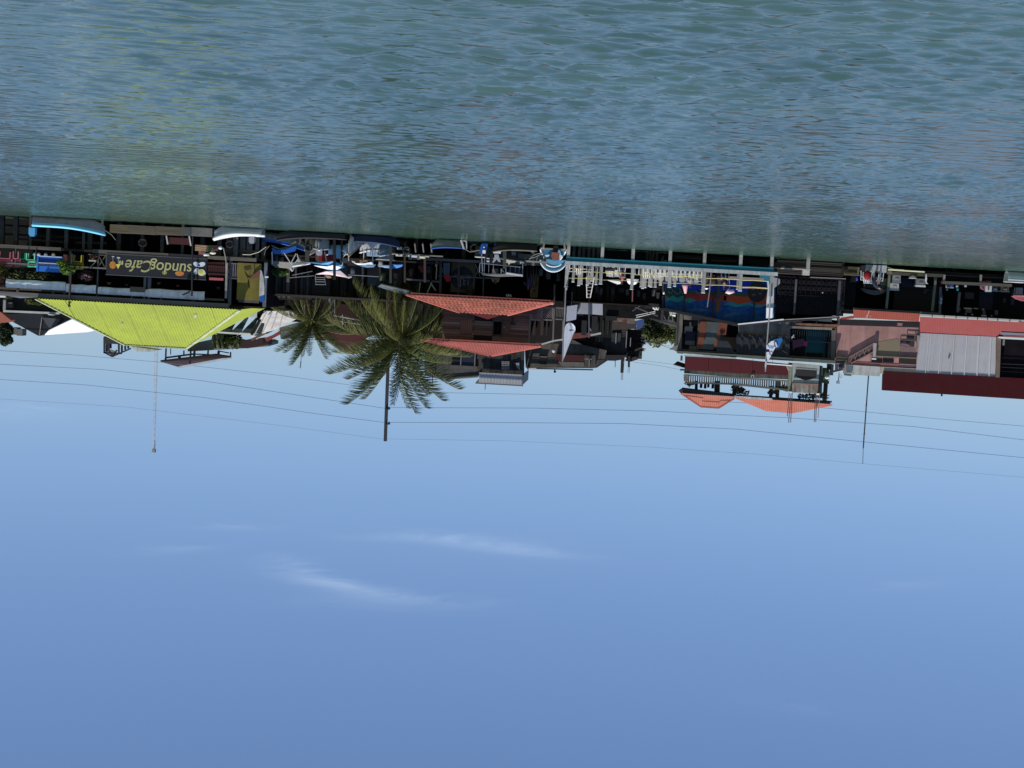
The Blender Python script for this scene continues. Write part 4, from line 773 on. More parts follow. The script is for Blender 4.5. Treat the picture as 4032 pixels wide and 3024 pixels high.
# landing shelf with goods (1540..1700)
t = thing('landing_shelf', 'long dark landing shelf on thin struts crowded with small pale goods', 'shelf', tuple(P(1640,1000,99.2)))
part('board', MB().pbar((1535,998),(1745,1010),99.2,.8,.08), mat((.2,.19,.17), .8, .4), t)
for x in (1556,1580,1600,1632,1664,1698): part('strut', MB().pbar((x,946+(x-1556)*.06),(x+6,1000),99.3,.13), DARKW, t)
for x in (1633,1664,1696): part('bracket', MB().pbar((x,960),(x+4,994),98.8,.08), mat((.28,.27,.25)), t)
for x in (1615,1648): part('bracket', MB().pb(x-6,x+6,1004,1022,99,99.2), mat((.13,.12,.10)), t)
for i, (xa, xb, ya, yb, c_, lb) in enumerate(((1564,1582,972,983,(.7,.68,.62),'cream box under the landing shelf'),(1594,1612,981,986,(.4,.33,.28),'flat tan board under the landing shelf'),(1558,1584,1001,1009,(.75,.72,.6),'long cream bag on the landing shelf'),(1590,1612,1003,1011,(.7,.68,.6),'white bundle in the middle of the landing shelf'),(1620,1642,1006,1014,(.6,.62,.75),'lilac cloth bundle on the landing shelf'),(1652,1674,1010,1018,(.72,.68,.5),'cream box at the far end of the landing shelf'),(1672,1690,1008,1013,(.5,.45,.35),'slim tan packet past the cream box'))):
    solo('goods', MB().pb(xa, xb, ya, yb, 98.75, 98.98), mat(c_, .7, .2), lb, 'package', 'goods on the landing shelf')
solo('barrel_row', MB().tube([P(1513,1100,99.5),P(1513,1104,99.5)], .1), DARK, 'tiny dark knob under the shaded eave behind the blue canopy', 'fitting')
# ---- shacks behind the boats
sh = thing('boat_shed', 'dark patched waterfront shed of grey and rust boards behind the boats', 'shed', tuple(P(1200,1060,103.5)))
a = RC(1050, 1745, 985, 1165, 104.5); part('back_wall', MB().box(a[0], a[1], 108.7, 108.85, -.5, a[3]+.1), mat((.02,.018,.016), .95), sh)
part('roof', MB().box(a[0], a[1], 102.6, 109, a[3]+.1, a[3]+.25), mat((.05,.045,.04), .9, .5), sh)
part('floor', MB().box(a[0], a[1], 100.6, 104.5, P(1300,1018,104).z-.1, P(1300,1018,104).z), DARKW, sh)
xs_ = [1052,1062,1073,1082,1094,1106,1114,1124,1132,1144,1160,1172,1182,1193,1205,1216,1228]
cs_ = [(.045,.04,.037),(.05,.05,.05),(.11,.11,.11),(.15,.15,.155),(.10,.11,.12),(.03,.035,.05),(.12,.125,.13),(.06,.065,.07),(.14,.13,.11),(.09,.03,.028),(.07,.022,.022),(.03,.02,.02),(.085,.08,.08),(.05,.05,.05),(.11,.11,.11),(.04,.035,.035),(.06,.055,.05)]
for i in range(len(xs_)-1):
    a = RC(xs_[i]+.5, xs_[i+1]-.8, 1070+(i*13 % 22), 1172-(i*7 % 14), 103.6); part('board', MB().box(a[0], a[1], 103.6+(i%3)*.04, 103.7+(i%3)*.04, a[2], a[3]), mat(cs_[i], .9, .5, 1.5, streak=.3), sh)
for xa, xb, ya, yb, c_ in ((1368,1440,1020,1100,(.035,.03,.032)),(1446,1492,1050,1090,(.13,.10,.085)),(1446,1500,1090,1125,(.08,.095,.10)),(1500,1565,1100,1150,(.06,.075,.08)),(1338,1372,1000,1085,(.06,.065,.07)),(1228,1300,1100,1165,(.035,.03,.028)),(1500,1530,1040,1095,(.025,.025,.022)),(1540,1580,1060,1100,(.06,.05,.045))): a = RC(xa, xb, ya, yb, 103.4); part('wall_panel', MB().box(a[0], a[1], 103.4+(xa%4)*.03, 103.5+(xa%4)*.03, a[2], a[3]), mat(c_, .9, .5, 1.2, streak=.3), sh)
part('post', MB().pbar((1137,1040),(1133,1150),103,.2), mat((.16,.145,.12), .9, .5), sh)
for x in (1165, 1428, 1496): part('post', MB().pbar((x,1030),(x,1160),103.1,.13), mat((.07,.065,.06), .9), sh)
for i, x in enumerate(range(1066, 1740, 34)):
    a = RC(x, x+22+(i*7)%10, 1010, 1180, 104.2); part('board', MB().box(a[0], a[1], 104.2+(i%3)*.1, 104.26+(i%3)*.1, .9, a[3]), mat(((.035,.03,.028),(.022,.02,.02),(.05,.045,.042),(.028,.02,.018))[i%4], .95, .5, 1.5, streak=.4), sh)
solo('canopy_sheet', MB().slab([P(1500,1120,101),P(1625,1150,101),P(1640,1185,104),P(1480,1135,104)], .06), mat((.10,.125,.13), .8, .4), 'dull blue-green sheet roof half hidden by the larger palm', 'roof')
mb = MB(); clump(mb, P(1098,1068,102), (.55,.4,.35), 300, .13, 80); clump(mb, P(1118,1072,102), (.4,.4,.3), 150, .12, 81); solo('leafy_bush', mb, mat((.10,.17,.05), .6, .5, 3, trans=.3), 'small light green bush just above the grey canopy', 'bush')
# houses behind palms
t = thing('maroon_house', 'maroon-walled house with white-framed windows glimpsed between the palms', 'house', tuple(P(1350,1200,112)))
a = RC(1240,1440,1165,1375,112); part('wall', MB().box(a[0],a[1],112,118,a[2]-1.5,a[3]-.9), mat((.045,.02,.018), .9, .4, streak=.3), t)
part('wall_band', MB().pb(1240,1440,1305,1345,111.8,112), mat((.10,.03,.028), .85, .4), t)
for xa, xb, ya, yb in ((1276,1296,1135,1190),(1300,1318,1135,1235)): 
    wn = part('window', MB().pb(xa,xb,ya,yb,111.9,111.95), mat((.02,.03,.025), .3), t); part('window_frame', MB().pbar((xa,ya),(xa,yb),111.85,.05).pbar((xb,ya),(xb,yb),111.85,.05), GREY, wn)
part('roof_rail', MB().pbar((1314,1243),(1420,1262),111.5,.06).pbar((1348,1240),(1350,1278),111.5,.06).pbar((1316,1262),(1420,1278),111.5,.05).pbar((1374,1262),(1374,1278),111.5,.05), mat((.6,.6,.6)), t)
part('roof', MB().pprism([(1290,1336),(1420,1340),(1440,1352),(1390,1398),(1330,1370)], 112.5, 116), mat((.07,.035,.03), .9, .5), t)
part('fascia', MB().pbar((1300,1338),(1440,1345),112.3,.2), mat((.35,.28,.26)), t)
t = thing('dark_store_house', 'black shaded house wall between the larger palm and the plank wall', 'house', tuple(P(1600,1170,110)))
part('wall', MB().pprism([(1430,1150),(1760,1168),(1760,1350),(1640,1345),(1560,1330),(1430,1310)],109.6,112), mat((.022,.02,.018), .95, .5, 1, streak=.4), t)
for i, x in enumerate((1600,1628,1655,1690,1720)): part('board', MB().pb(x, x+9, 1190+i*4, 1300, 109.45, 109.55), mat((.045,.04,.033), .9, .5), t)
t = thing('low_dark_store', 'black gap with small white boxes between the lime roof corner and the pale roof', 'store', tuple(P(1100,1195,113)))
part('back', MB().pprism([(1020,1180),(1180,1185),(1180,1232),(1020,1228)],112,114), mat((.014,.013,.013), .95), t)
for xa, xb in ((1064,1078),(1094,1122)): part('white_box', MB().pb(xa, xb, 1204, 1214, 111.7, 111.95), mat((.5,.48,.46)), t)
t = thing('tin_roof_house', 'greenish grey tin-roofed building behind the shorter palm', 'house', tuple(P(1180,1280,118)))
part('roof', MB().pprism([(1100,1290),(1240,1250),(1320,1260),(1300,1330),(1200,1330),(1105,1335)], 118, 122), mat((.16,.18,.17), .9, .6, 1.2, streak=.3), t); part('wall', MB().pb(1110,1320,1160,1270,118.5,121), mat((.07,.055,.05), .9), t); part('railing', MB().pbar((1130,1285),(1290,1290),117.7,.06), GREY, t)
# pole with street lamp
t = thing('street_lamp', 'thin white street lamp above the shorter palm', 'street lamp', tuple(P(1192,1380,111))); part('pole', MB().pbar((1200,1200),(1183,1448),111,.07), mat((.5,.5,.52)), t); part('lamp_head', MB().pb(1171,1181,1446,1452,110.8,111.1), WHITE, t)
palm('shorter coconut palm with drooping crown near the pale roof', P(1228,1258,105.5), 3.2, [tuple(P(1222,1130,105.5)-Vector((0,0,2.8)))], 44, 11, 'coconut palms on the waterfront', extra=((10,70,1.0,0),(170,62,1.0,0),(20,84,1.05,0),(5,10,1.0,1)))
palm('larger coconut palm with a thick dark trunk in front of the tiled house', P(1574,1325,103.4), 5.3, [tuple(P(1582,1120,103.4)-Vector((0,0,2.2)))], 66, 21, 'coconut palms on the waterfront', extra=((6,-8,1.0,1),(-10,-24,1.0,1),(14,-40,1.0,1),(-4,12,1.05,1),(172,4,1.05,1),(188,-12,1.0,4),(160,-52,.8,1),(20,-62,.85,2),(175,30,1.0,0),(5,48,1.1,0)))
# utility pole beside the larger palm
t = thing('utility_pole', 'dark utility pole rising out of the larger palm crown', 'utility pole', tuple(P(1524,1500,112)))
a, b_ = P(1530,1290,112), P(1517,1737,112); part('pole', MB().bar((a.x,112,1.3),(b_.x,112,b_.z),.24), mat((.05,.05,.055), .9, .3), t)
for y in (1608,1667): part('insulator', MB().pbar((1519,y),(1532,y+3),111.8,.10).pbar((1531,y-6),(1534,y+4),111.8,.12), BLK, t)
# ================================================================= C. TILED HOUSE (picture x 1600..2240)
YT = 101.0
th = thing('tiled_house', 'two-storey wooden house with two salmon clay tile roofs over an open black boathouse', 'house', tuple(P(1915,1035,YT)))
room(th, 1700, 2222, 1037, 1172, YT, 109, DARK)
part('deck_edge', MB().pbar((1625,1018),(2235,1046),YT-.1,.18), mat((.12,.11,.10), .9, .5), th)
for i, x in enumerate((1640, 1700, 1758, 1826, 1890, 1978, 2042, 2095, 2150, 2200)):
    v = P(x, 990, YT+.3+(i%3)*.8); part('pile', MB().bar((v.x,v.y,-.8),(v.x,v.y,P(1915,1030,YT).z),.2+.05*(i%2)), PILE if i > 5 else DARKW, th)
for x, y0, y1, w_ in ((1805,1038,1165,.12),(1903,1040,1170,.10),(1734,1030,1165,.16),(2182,1120,1195,.12),(1990,962,1060,.2)): part('post', MB().pbar((x+2,y0),(x-1,y1),YT-.25,w_), mat((.05,.045,.04), .9), th)
for x0, x1 in ((1734,1752),(1872,1890)): part('cross_brace', MB().pbar((x0,1040),(x1,1088),YT-.2,.04).pbar((x1,1040),(x0,1088),YT-.2,.04), mat((.14,.13,.12)), th)
part('rail', MB().pbar((1725,1086),(1960,1097),YT-.15,.07), mat((.09,.085,.08)), th)
part('upper_beam', MB().pbar((1600,1100),(1735,1110),YT+.3,.12), mat((.14,.13,.12)), th)
for a_, b_, w_ in (((1720,1040),(1717,1100),.07),((1655,1112),(1650,1150),.07),((1696,1114),(1716,1145),.09),((1700,1112),(1680,1158),.08),((1722,1030),(1716,1050),.13)): part('leaning_stick', MB().pbar(a_,b_,YT-.1,w_), mat((.3,.29,.2), .8), th)
# lower roof
def tile_slope(parent, e0, e1, r0, r1, Ye, Yr, tw, tl, mt, as_parts=True, basem=None):
    E0, E1, R0, R1 = P(*e0, Ye), P(*e1, Ye), P(*r0, Yr), P(*r1, Yr)   # picture left..right
    ez = (E0.z+E1.z)/2; rz = (R0.z+R1.z)/2; E0.z = E1.z = ez; R0.z = R1.z = rz
    part('roof_base', MB().add([E0,E1,R1,R0]+[p-Vector((0,0,.1)) for p in (E0,E1,R1,R0)], [(0,1,2,3),(7,6,5,4),(0,4,5,1),(1,5,6,2),(2,6,7,3),(3,7,4,0)]), basem or TILED, parent)
    L = math.hypot(Yr-Ye, rz-ez); sdir = Vector((0, Yr-Ye, rz-ez))/L; nrm = Vector((0, -(rz-ez), Yr-Ye))/L; ang = math.atan2(rz-ez, Yr-Ye)
    tm = MB(); k = 5; up_ = tw*.26; prof = [(-tw/2+tw*j/k, up_*math.sin(math.pi*j/k)) for j in range(k+1)]
    vs = [(x, 0, z+.045) for x, z in prof]+[(x, tl*1.12, z*.9+.01) for x, z in prof]+[(x, 0, z*.2) for x, z in prof]; nn = k+1
    fs = [(j, j+1, nn+j+1, nn+j) for j in range(k)]+[(j, j+1, 2*nn+j+1, 2*nn+j) for j in range(k)]
    tm.add(vs, fs); tme = mesh(tm, (0,0,0), mt, True); allm = MB(); rr = random.Random(5); rl = root(parent).location
    nrow = int(L/tl)
    for r_ in range(nrow):
        f = (r_+.0)/nrow; fm_ = (r_+.55)/nrow
        xa_ = max(E1.x+(R1.x-E1.x)*fm_, E1.x) ; xb_ = E0.x+(R0.x-E0.x)*fm_
        n_ = int((xb_-xa_)/tw)
        for c_ in range(n_):
            x = xa_+(xb_-xa_-n_*tw)/2+(c_+.5)*tw; pos = Vector((x, Ye, ez))+sdir*(f*L)+nrm*(.015+.006*rr.random())
            if as_parts:
                o = bpy.data.objects.new('roof_tile', tme); C.objects.link(o); o.parent = parent; o.location = pos-rl; o.rotation_euler = (ang, 0, rr.uniform(-.015,.015))
            else:
                M_ = Matrix.Translation(pos) @ Matrix.Rotation(ang, 4, 'X'); allm.add([M_ @ Vector(v) for v in vs], fs)
    if not as_parts: part('roof_tiles', allm, mt, parent, True, stuff=True)
    return E0, E1, R0, R1
E0, E1, R0, R1 = tile_slope(th, (1600,1160), (2180,1185), (1810,1226), (2000,1238), 99.6, 101.6, .265, .30, TILE)
RIDGE = mat((.56,.17,.125), .65, .25, 2, dirt=(.3,.09,.06))
for p_, q_ in ((E0,R0),(E1,R1)): part('hip_cap', MB().bar(p_+Vector((0,-.05,.06)), q_+Vector((0,-.05,.06)), .24, .12), RIDGE, th)
bz = P(1920,1257,103.5); part('rear_roof', MB().prism([(P(1818,1226,102).x,R0.z-.05),(P(1994,1238,102).x,R0.z-.05),(P(1921,1257,102).x,P(1921,1257,102).z)],101.65,102.4), mat((.16,.03,.032), .8, .3), th)  # rear gable darkened: its shadow is put into the maroon
for nm, ex, rx in (('side_roof',E0,R0),('side_roof',E1,R1)): part(nm, MB().add([ex,rx,(rx.x,105,rx.z),(ex.x,105,ex.z)],[(0,1,2,3)]), TILED, th)
# upper storey planks
YU = 102.5; U = RC(1744,2086,1205,1350,YU)
part('upper_wall_core', MB().box(U[0],U[1],YU+.05,108,U[2]-.6,U[3]), mat((.02,.016,.014), .95), th)
pc = [(.17,.11,.08),(.20,.135,.10),(.15,.09,.065),(.18,.125,.10),(.13,.08,.058)]
npl = 17; rr = random.Random(3); WX = lambda px: P(px, 1280, YU).x
segs = [(2086,1978),(1940,1868),(1868,1744)]
for i in range(npl):
    z0 = U[2]-.3+(U[3]-U[2]+.3)*i/npl; z1 = U[2]-.3+(U[3]-U[2]+.3)*(i+1)/npl; zm = (z0+z1)/2; py = 1088+(1915-2016)*.054+ (zm-2.2)*FPX/YU
    for (xa, xb) in segs:
        if xa == 2086 and not (1262 < py < 1322): xb2 = 1940
        else: xb2 = xb
        if xa == 1940 and not (1262 < py < 1322): continue
        d = rr.uniform(0,.02); part('plank', MB().box(WX(xa)+.01, WX(xb2)-.01, YU-.03-d, YU+.04, z0+.008, z1-.008), mat(pc[rr.randrange(5)], .9, .6, 1.4, grain='x', dirt=(.06,.035,.026), rand=.3), th)
sh_ = part('shutter', MB().pb(1812,1860,1256,1316,YU-.09,YU-.055), mat((.14,.07,.042), .8, .4, 2, grain='z'), th)
for i in range(5): part('shutter_slat', MB().pb(1815+i*9,1821+i*9,1260,1312,YU-.12,YU-.09), mat((.2,.11,.07), .8, .4), sh_)
wn = part('window', MB().pb(1942,1976,1261,1318,YU+.005,YU+.03), mat((.002,.002,.002), .9, spec=.05), th)
fr = MB()
for a_ in ((1939,1943,1258,1321),(1975,1979,1258,1321),(1939,1979,1256,1261),(1939,1979,1318,1322)): fr.pb(*a_, YU-.1, YU+.02)
part('window_frame', fr, mat((.09,.06,.045)), wn)
sh2 = part('shutter', MB().pb(1981,2010,1262,1316,YU-.1,YU-.055), mat((.10,.06,.04), .8, .4), th); part('knob', MB().ell(P(1985,1288,YU-.12),(.04,.03,.04),6,4), mat((.6,.5,.3)), sh2)
part('wall_bracket', MB().pbar((2018,1250),(2018,1272),YU-.1,.08).pbar((2010,1274),(2028,1276),YU-.1,.12), mat((.02,.02,.02)), th)
part('corner_board', MB().pb(2082,2090,1225,1345,YU-.08,YU), mat((.15,.125,.10), .9), th)
# upper roof
E0, E1, R0, R1 = tile_slope(th, (1657,1333), (2132,1361), (1925,1396), (1938,1397), 101.3, 104.2, .20, .27, mat((.31,.09,.075), .8, .6, .9, dirt=(.16,.05,.04)), as_parts=False)
for p_, q_ in ((E0,R0),(E1,R1)): part('hip_cap', MB().bar(p_+Vector((0,-.05,.06)), q_+Vector((0,-.05,.06)), .2, .12), RIDGE, th)
# lattice balcony beside it
t = thing('lattice_balcony', 'shaded balcony with white diamond lattice panels beside the plank wall', 'balcony', tuple(P(2135,1200,YU)))
part('back_wall', MB().pb(2088,2235,1200,1352,105.5,105.7), mat((.02,.015,.014), .95), t)
LAT = mat((.20,.18,.165), .8, .3)
for (x0, x1) in ((2092,2132),(2135,2176)):
    for i in range(9):
        f0 = i/8; y0, y1 = 1214, 1260; n_ = 10
    mb = MB(); W_ = x1-x0; Hh = 44
    for k_ in range(-4, 8):
        for s_ in (0, 1):
            xa = x0+k_*9; xb = xa+Hh
            ya, yb = (1214, 1258) if s_ == 0 else (1258, 1214)
            pa, pb_ = xa, xb
            if pa < x0: ya += (x0-pa)*(1 if s_ == 0 else -1); pa = x0
            if pb_ > x1: yb -= (pb_-x1)*(1 if s_ == 0 else -1); pb_ = x1
            if pb_-pa > 1: mb.pbar((pa,ya),(pb_,yb),YU-.1+.02*s_,.03)
    lp = part('lattice_panel', mb, LAT, t)
    fr = MB()
    for a_ in ((x0-2,x0+1,1212,1262),(x1-1,x1+2,1212,1262),(x0-2,x1+2,1210,1214),(x0-2,x1+2,1258,1262)): fr.pb(*a_, YU-.16, YU-.04)
    part('panel_frame', fr, LAT, lp)
for i in range(8): part('rail_slat', MB().pb(2183+i*6,2186+i*6,1212,1256,YU,YU+.04), mat((.12,.11,.10)), t)
for y in (1213,1258): part('rail', MB().pb(2178,2232,y-2,y+2,YU-.05,YU-.01), mat((.16,.15,.14)), t)
for x, y0, y1 in ((2178,1262,1350),(2181,1215,1262),(2215,1262,1345)): part('post', MB().pbar((x+2,y0),(x-1,y1),YU-.1,.10), mat((.14,.13,.12)), t)
for xa, xb in ((2098,2108),(2128,2140),(2150,2155)): part('curtain', MB().pb(xa,xb,1262,1320,105.2,105.3), mat((.045,.03,.03)), t)
part('brown_beam', MB().pb(2052,2108,1222,1236,YU-.3,YU-.15), mat((.10,.045,.035)), t)
part('gutter_pipe', MB().pbar((2132,1356),(2180,1342),101,.10).pbar((2180,1342),(2222,1336),101,.10), mat((.5,.5,.45)), t)
# sign 13 and things in the boathouse
t = thing('anchor_sign', 'brown painted board with a black disc, an anchor, lettering and the number 13', 'sign', tuple(P(1830,1040,YT+.3)))
BR = mat((.075,.055,.028), .8, .5, 1.2); GR = mat((.17,.16,.15), .7)
a = RC(1776,1871,1033,1152,YT+.2); part('board', MB().box(a[0],a[1],YT+.2,YT+.26,a[2],a[3]), BR, t)
dc = P(1820,1095,YT+.15); part('black_disc', MB().disc((dc.x,dc.z),.78,YT+.15,YT+.2,30), mat((.006,.007,.012), .7), t)
def fac(px, py, Y): return P(px, py, Y)
c_ = fac(1813,1112,YT+.1)
an = MB(); an.bar((c_.x,YT+.1,c_.z-.28),(c_.x,YT+.1,c_.z+.32),.06); an.bar((c_.x-.12,YT+.1,c_.z+.2),(c_.x+.12,YT+.1,c_.z+.2),.045)
pts = [Vector((c_.x+.22*math.cos(R_(180+180*i/8)), YT+.1, c_.z-.12+.18*math.sin(R_(180+180*i/8)))) for i in range(9)]; an.tube(pts,.03,5); an.tube([Vector((c_.x+.06*math.cos(i),YT+.1,c_.z+.4+.06*math.sin(i))) for i in range(7)],.015,4)
part('painted_anchor', an, GR, t)
c2 = fac(1835,1112,YT+.1); text_part('13', t, GR, .5, (c2.x-.02, YT+.13, c2.z), name='number')
for y, w_ in ((1083,1.1),(1093,1.0)):
    c3 = fac(1820,y,YT+.1); mb = MB(); rr = random.Random(int(y)); x = c3.x-w_/2
    while x < c3.x+w_/2: mb.bar((x,YT+.12,c3.z-.05*rr.random()),(x+.04*rr.uniform(-1,1),YT+.12,c3.z+.05+.04*rr.random()),.02); x += rr.uniform(.05,.09)
    part('worn_lettering', mb, GR, t)
mb = MB(); clump(mb, P(1850,1150,YT-.1), (.3,.15,.5), 200, .1, 90); solo('hanging_vine', mb, mat((.05,.06,.02), .8, .5), 'dark hanging vine at the lower corner of the anchor board', 'vine')
solo('hanging_jeans', MB().slab([P(1746,1035,YT-.35),P(1772,1035,YT-.35),P(1770,1082,YT-.3),P(1748,1082,YT-.4)],.05), mat((.05,.075,.12), .9, .6, 3, bump=.4), 'faded blue trousers hanging in front of the anchor board', 'clothing')
solo('red_cloth', MB().pprism([(1748,1082),(1768,1081),(1776,1095),(1774,1108),(1758,1110),(1750,1096)],YT-.4,YT-.3), mat((.22,.006,.012), .7, .3), 'bright red cloth hanging below the blue trousers', 'cloth')
mb = MB()
for i in range(6): mb.ell(P(1655+i*4,1052+i*6%17,YT+.5),(.16,.15,.2),7,4)
solo('clothes_pile', mb, mat((.14,.02,.025), .9, .7, 4), 'dark red heap of clothes by the brown post', 'clothes', smooth=True)
solo('lettered_strip', MB().pb(1993,2014,1156,1170,YT-.3,YT-.28), mat((.02,.02,.02)), 'tiny black strip with pale lettering under the tile eave', 'sign'); sg2 = C.objects[-1] if False else None
t = thing('eave_sign', 'tiny pale scrawled letters hung under the lower tile eave', 'sign', tuple(P(2004,1163,YT-.4))); mb = MB(); rr = random.Random(4)
for i in range(8): x = 1994+i*2.6; mb.pbar((x,1158+rr.random()*4),(x+rr.uniform(-1,2),1167+rr.random()*2),YT-.4,.035)
part('letters', mb, mat((.55,.55,.55)), t)
# black-framed fishing boat
b13 = boat('fishing_boat', 'white-hulled fishing boat with two outboards under a black-framed canopy', at0(1975, 99.3, .3), R_(182), 3.4, 1.5, .75, mat((.05,.055,.06), .5, .4), mat((.5,.5,.45)), DARK, .25)
for xa, xb in ((1886,1921),(1945,1970)):
    a = RC(xa,xb,960,998,97.6); 
    e_ = part('engine_cover', MB().pprism([(xa+10 if xa < 1900 else xa+1,960),(xb,960),(xb-4 if xa<1900 else xb,982),(xb-8 if xa < 1900 else xb,998),(xa if xa < 1900 else xa-2,998),(xa+3 if xa<1900 else xa,980)],97.5,98.0), mat((.015,.07,.27), .4, .15), b13)
    part('white_band', MB().pb(xa+14 if xa < 1900 else xa-2, xb-9 if xa<1900 else xb+2, 985, 998, 97.42, 97.49), WHITE, e_); part('badge', MB().disc((P((xa+xb)/2+2,974,97.4).x,P((xa+xb)/2+2,974,97.4).z),.05,97.44,97.49,10), WHITE, e_)
part('motor_mount', MB().pprism([(1947,1002),(1963,1002),(1966,1016),(1972,1030),(1964,1032),(1955,1022),(1944,1034),(1938,1034),(1946,1016)],97.9,98.1), mat((.32,.34,.34), .5), b13)
part('black_console', MB().pb(1910,1940,998,1036,98.0,98.6), mat((.01,.01,.012), .5), b13)
for y0, h in ((1016,4),(1026,6)): part('console_mark', MB().pb(1916,1927,y0,y0+h,97.9,97.99), mat((.6,.6,.6)), b13)
part('side_panel', MB().pprism([(1978,1022),(2006,1024),(2032,1028),(2028,1034),(2010,1036),(2003,1044),(2000,1036),(1984,1032)],98.0,98.2), mat((.62,.58,.42), .6, .3), b13)
part('canopy', MB().slab([P(1890,1072,98),P(1905,1084,98),P(1960,1090,98.4),P(2060,1088,98.6),P(2058,1080,98.2),P(1995,1078,98),P(1920,1078,98)],.06), mat((.10,.10,.10), .7, .3), b13)
part('canopy_rim', MB().pbar((1992,1076),(2058,1086),97.9,.13), mat((.5,.5,.52)), b13)
for a_, b_, w_ in (((1896,1000),(1901,1082),.07),((1889,1040),(1888,1072),.05),((1974,1058),(1973,1084),.07),((2058,1040),(2058,1082),.05),((1888,1036),(2050,1052),.04),((1908,1012),(1907,1078),.03),((1925,1036),(1924,1080),.03),((1943,1038),(1942,1082),.03),((2010,1050),(2008,1080),.03),((2030,1050),(2028,1080),.03),((2045,1050),(2043,1080),.03),((1993,1042),(1991,1075),.05),((1975,1060),(1992,1082),.04)): part('canopy_pole', MB().pbar(a_,b_,98.0,w_), mat((.22,.24,.28)), b13)
part('cushion', MB().pb(1938,1962,1058,1078,98.4,98.7), mat((.14,.125,.12), .8, .5), b13)
part('dark_netting', MB().pb(2000,2056,1046,1076,98.6,98.7), mat((.02,.025,.035), .8, .5, 6), b13)
pileobj(1987, 960, 1058, 97.4, .22, mat((.07,.075,.065), .9, .6), 'mossy pile standing right beside the blue engine covers')
for i, (xa, xb, ya, yb, c_, lb) in enumerate(((1988,1996,985,1002,(.16,.16,.16),'grey bag in the dark boat beyond the mossy pile'),(2014,2030,990,1008,(.3,.3,.29),'pale rag in the dark boat beyond the mossy pile'),(2057,2066,966,982,(.4,.39,.36),'pale post stub by the water before the gunwale'))): solo('bundle', MB().pprism([(xa,ya),(xb,ya+2),(xb-1,yb),((xa+xb)/2,yb-5),(xa+2,yb-1)],98.4,98.6), mat(c_), lb, 'bundle')
b14 = boat('work_boat', 'black low work boat between the blue engines and the horseshoe-shaped bow', at0(2030, 97.3, -.02), R_(3), 2.9, 1.0, .5, DARKW, mat((.15,.14,.12)), DARK, .2)
t = thing('dock_rail', 'weathered dock rail with a looped hose between the mossy pile and the blue bow', 'rail', tuple(P(2100,1030,98.6)))
part('top_rail', MB().pbar((2065,1028),(2155,1034),98.6,.12), mat((.3,.29,.25), .8, .4), t); part('lower_rail', MB().pbar((2040,1008),(2140,1014),98.9,.32), mat((.10,.10,.09), .9), t)
for x in (2068,2100,2146): part('post', MB().pb(x-5,x+5,1012,1046,98.7,98.9), mat((.14,.14,.125), .9), t)
part('hose', MB().ptube([(2083,1024),(2090,1014),(2100,1004),(2112,1000),(2126,997),(2140,996)],98.3,.035), mat((.22,.22,.21)), t); part('hose', MB().ptube([(2113,1026),(2116,1012),(2122,1004),(2134,1000)],98.3,.03), mat((.2,.2,.19)), t)
part('white_tag', MB().pprism([(2046,1026),(2063,1028),(2048,1040)],98.3,98.35), mat((.55,.55,.5)), t); part('tank', MB().pprism([(2086,986),(2100,984),(2104,996),(2098,998)],98.4,98.6), mat((.45,.40,.30)), t)
# blue-white bow seen from astern
bw = boat('panga_boat', 'wide boat seen from astern, light blue inside with a white rim and a brown outboard', at0(2184, 97.4, 0), R_(90), 3.6, 1.75, .62, mat((.24,.24,.20), .6, .4), mat((.72,.78,.82), .4), mat((.14,.34,.50), .5, .15), 1.3)
bw.location = (P(2184,940,97.4).x, 99.4, -.38)
part('transom', MB().prism([(P(2184,940,97.6).x+x_, z_) for x_, z_ in ((-.62,-.3),(.62,-.3),(.84,.42),(.3,.34),(-.3,.34),(-.84,.42))],97.6,97.66), mat((.24,.24,.20), .6, .4), bw)
part('bow_panel', MB().prism([(P(2184,940,99.6).x+.84*math.cos(R_(t_)), .95+.78*math.sin(R_(t_))) for t_ in range(0,181,15)], 99.9, 99.95), mat((.13,.33,.48), .5, .2), bw)
arc = [Vector((P(2184,940,99.5).x+.88*math.cos(R_(t_)), 99.8, .92+.84*math.sin(R_(t_)))) for t_ in range(0,181,12)]; part('bow_rim', MB().tube(arc,.06,6), mat((.7,.76,.82), .4), bw, True)
arc = [Vector((P(2184,940,99.5).x+.6*math.cos(R_(t_)), 99.7, 1.05+.38*math.sin(R_(t_)))) for t_ in range(20,161,14)]; part('inner_rim', MB().tube(arc,.05,6), WHITE, bw, True)
part('white_seat', MB().pprism([(2145,1004),(2165,1003),(2160,1010),(2150,1012)],98.6,98.9).pprism([(2200,1002),(2218,1008),(2210,1016),(2196,1008)],98.6,98.9), WHITE, bw)
a = RC(2172,2202,994,1022,97.3); om = part('outboard_motor', MB().prism([(a[0],a[2]),(a[1],a[2]),(a[1]+.02,a[2]+.25),(a[1]-.06,a[3]),(a[0]+.06,a[3]),(a[0]-.03,a[2]+.2)],97.3,97.75), mat((.27,.09,.055), .45, .5, 6, dirt=(.08,.03,.02)), bw)
part('drive_leg', MB().pb(2179,2198,968,994,97.4,97.6), BLK, om)
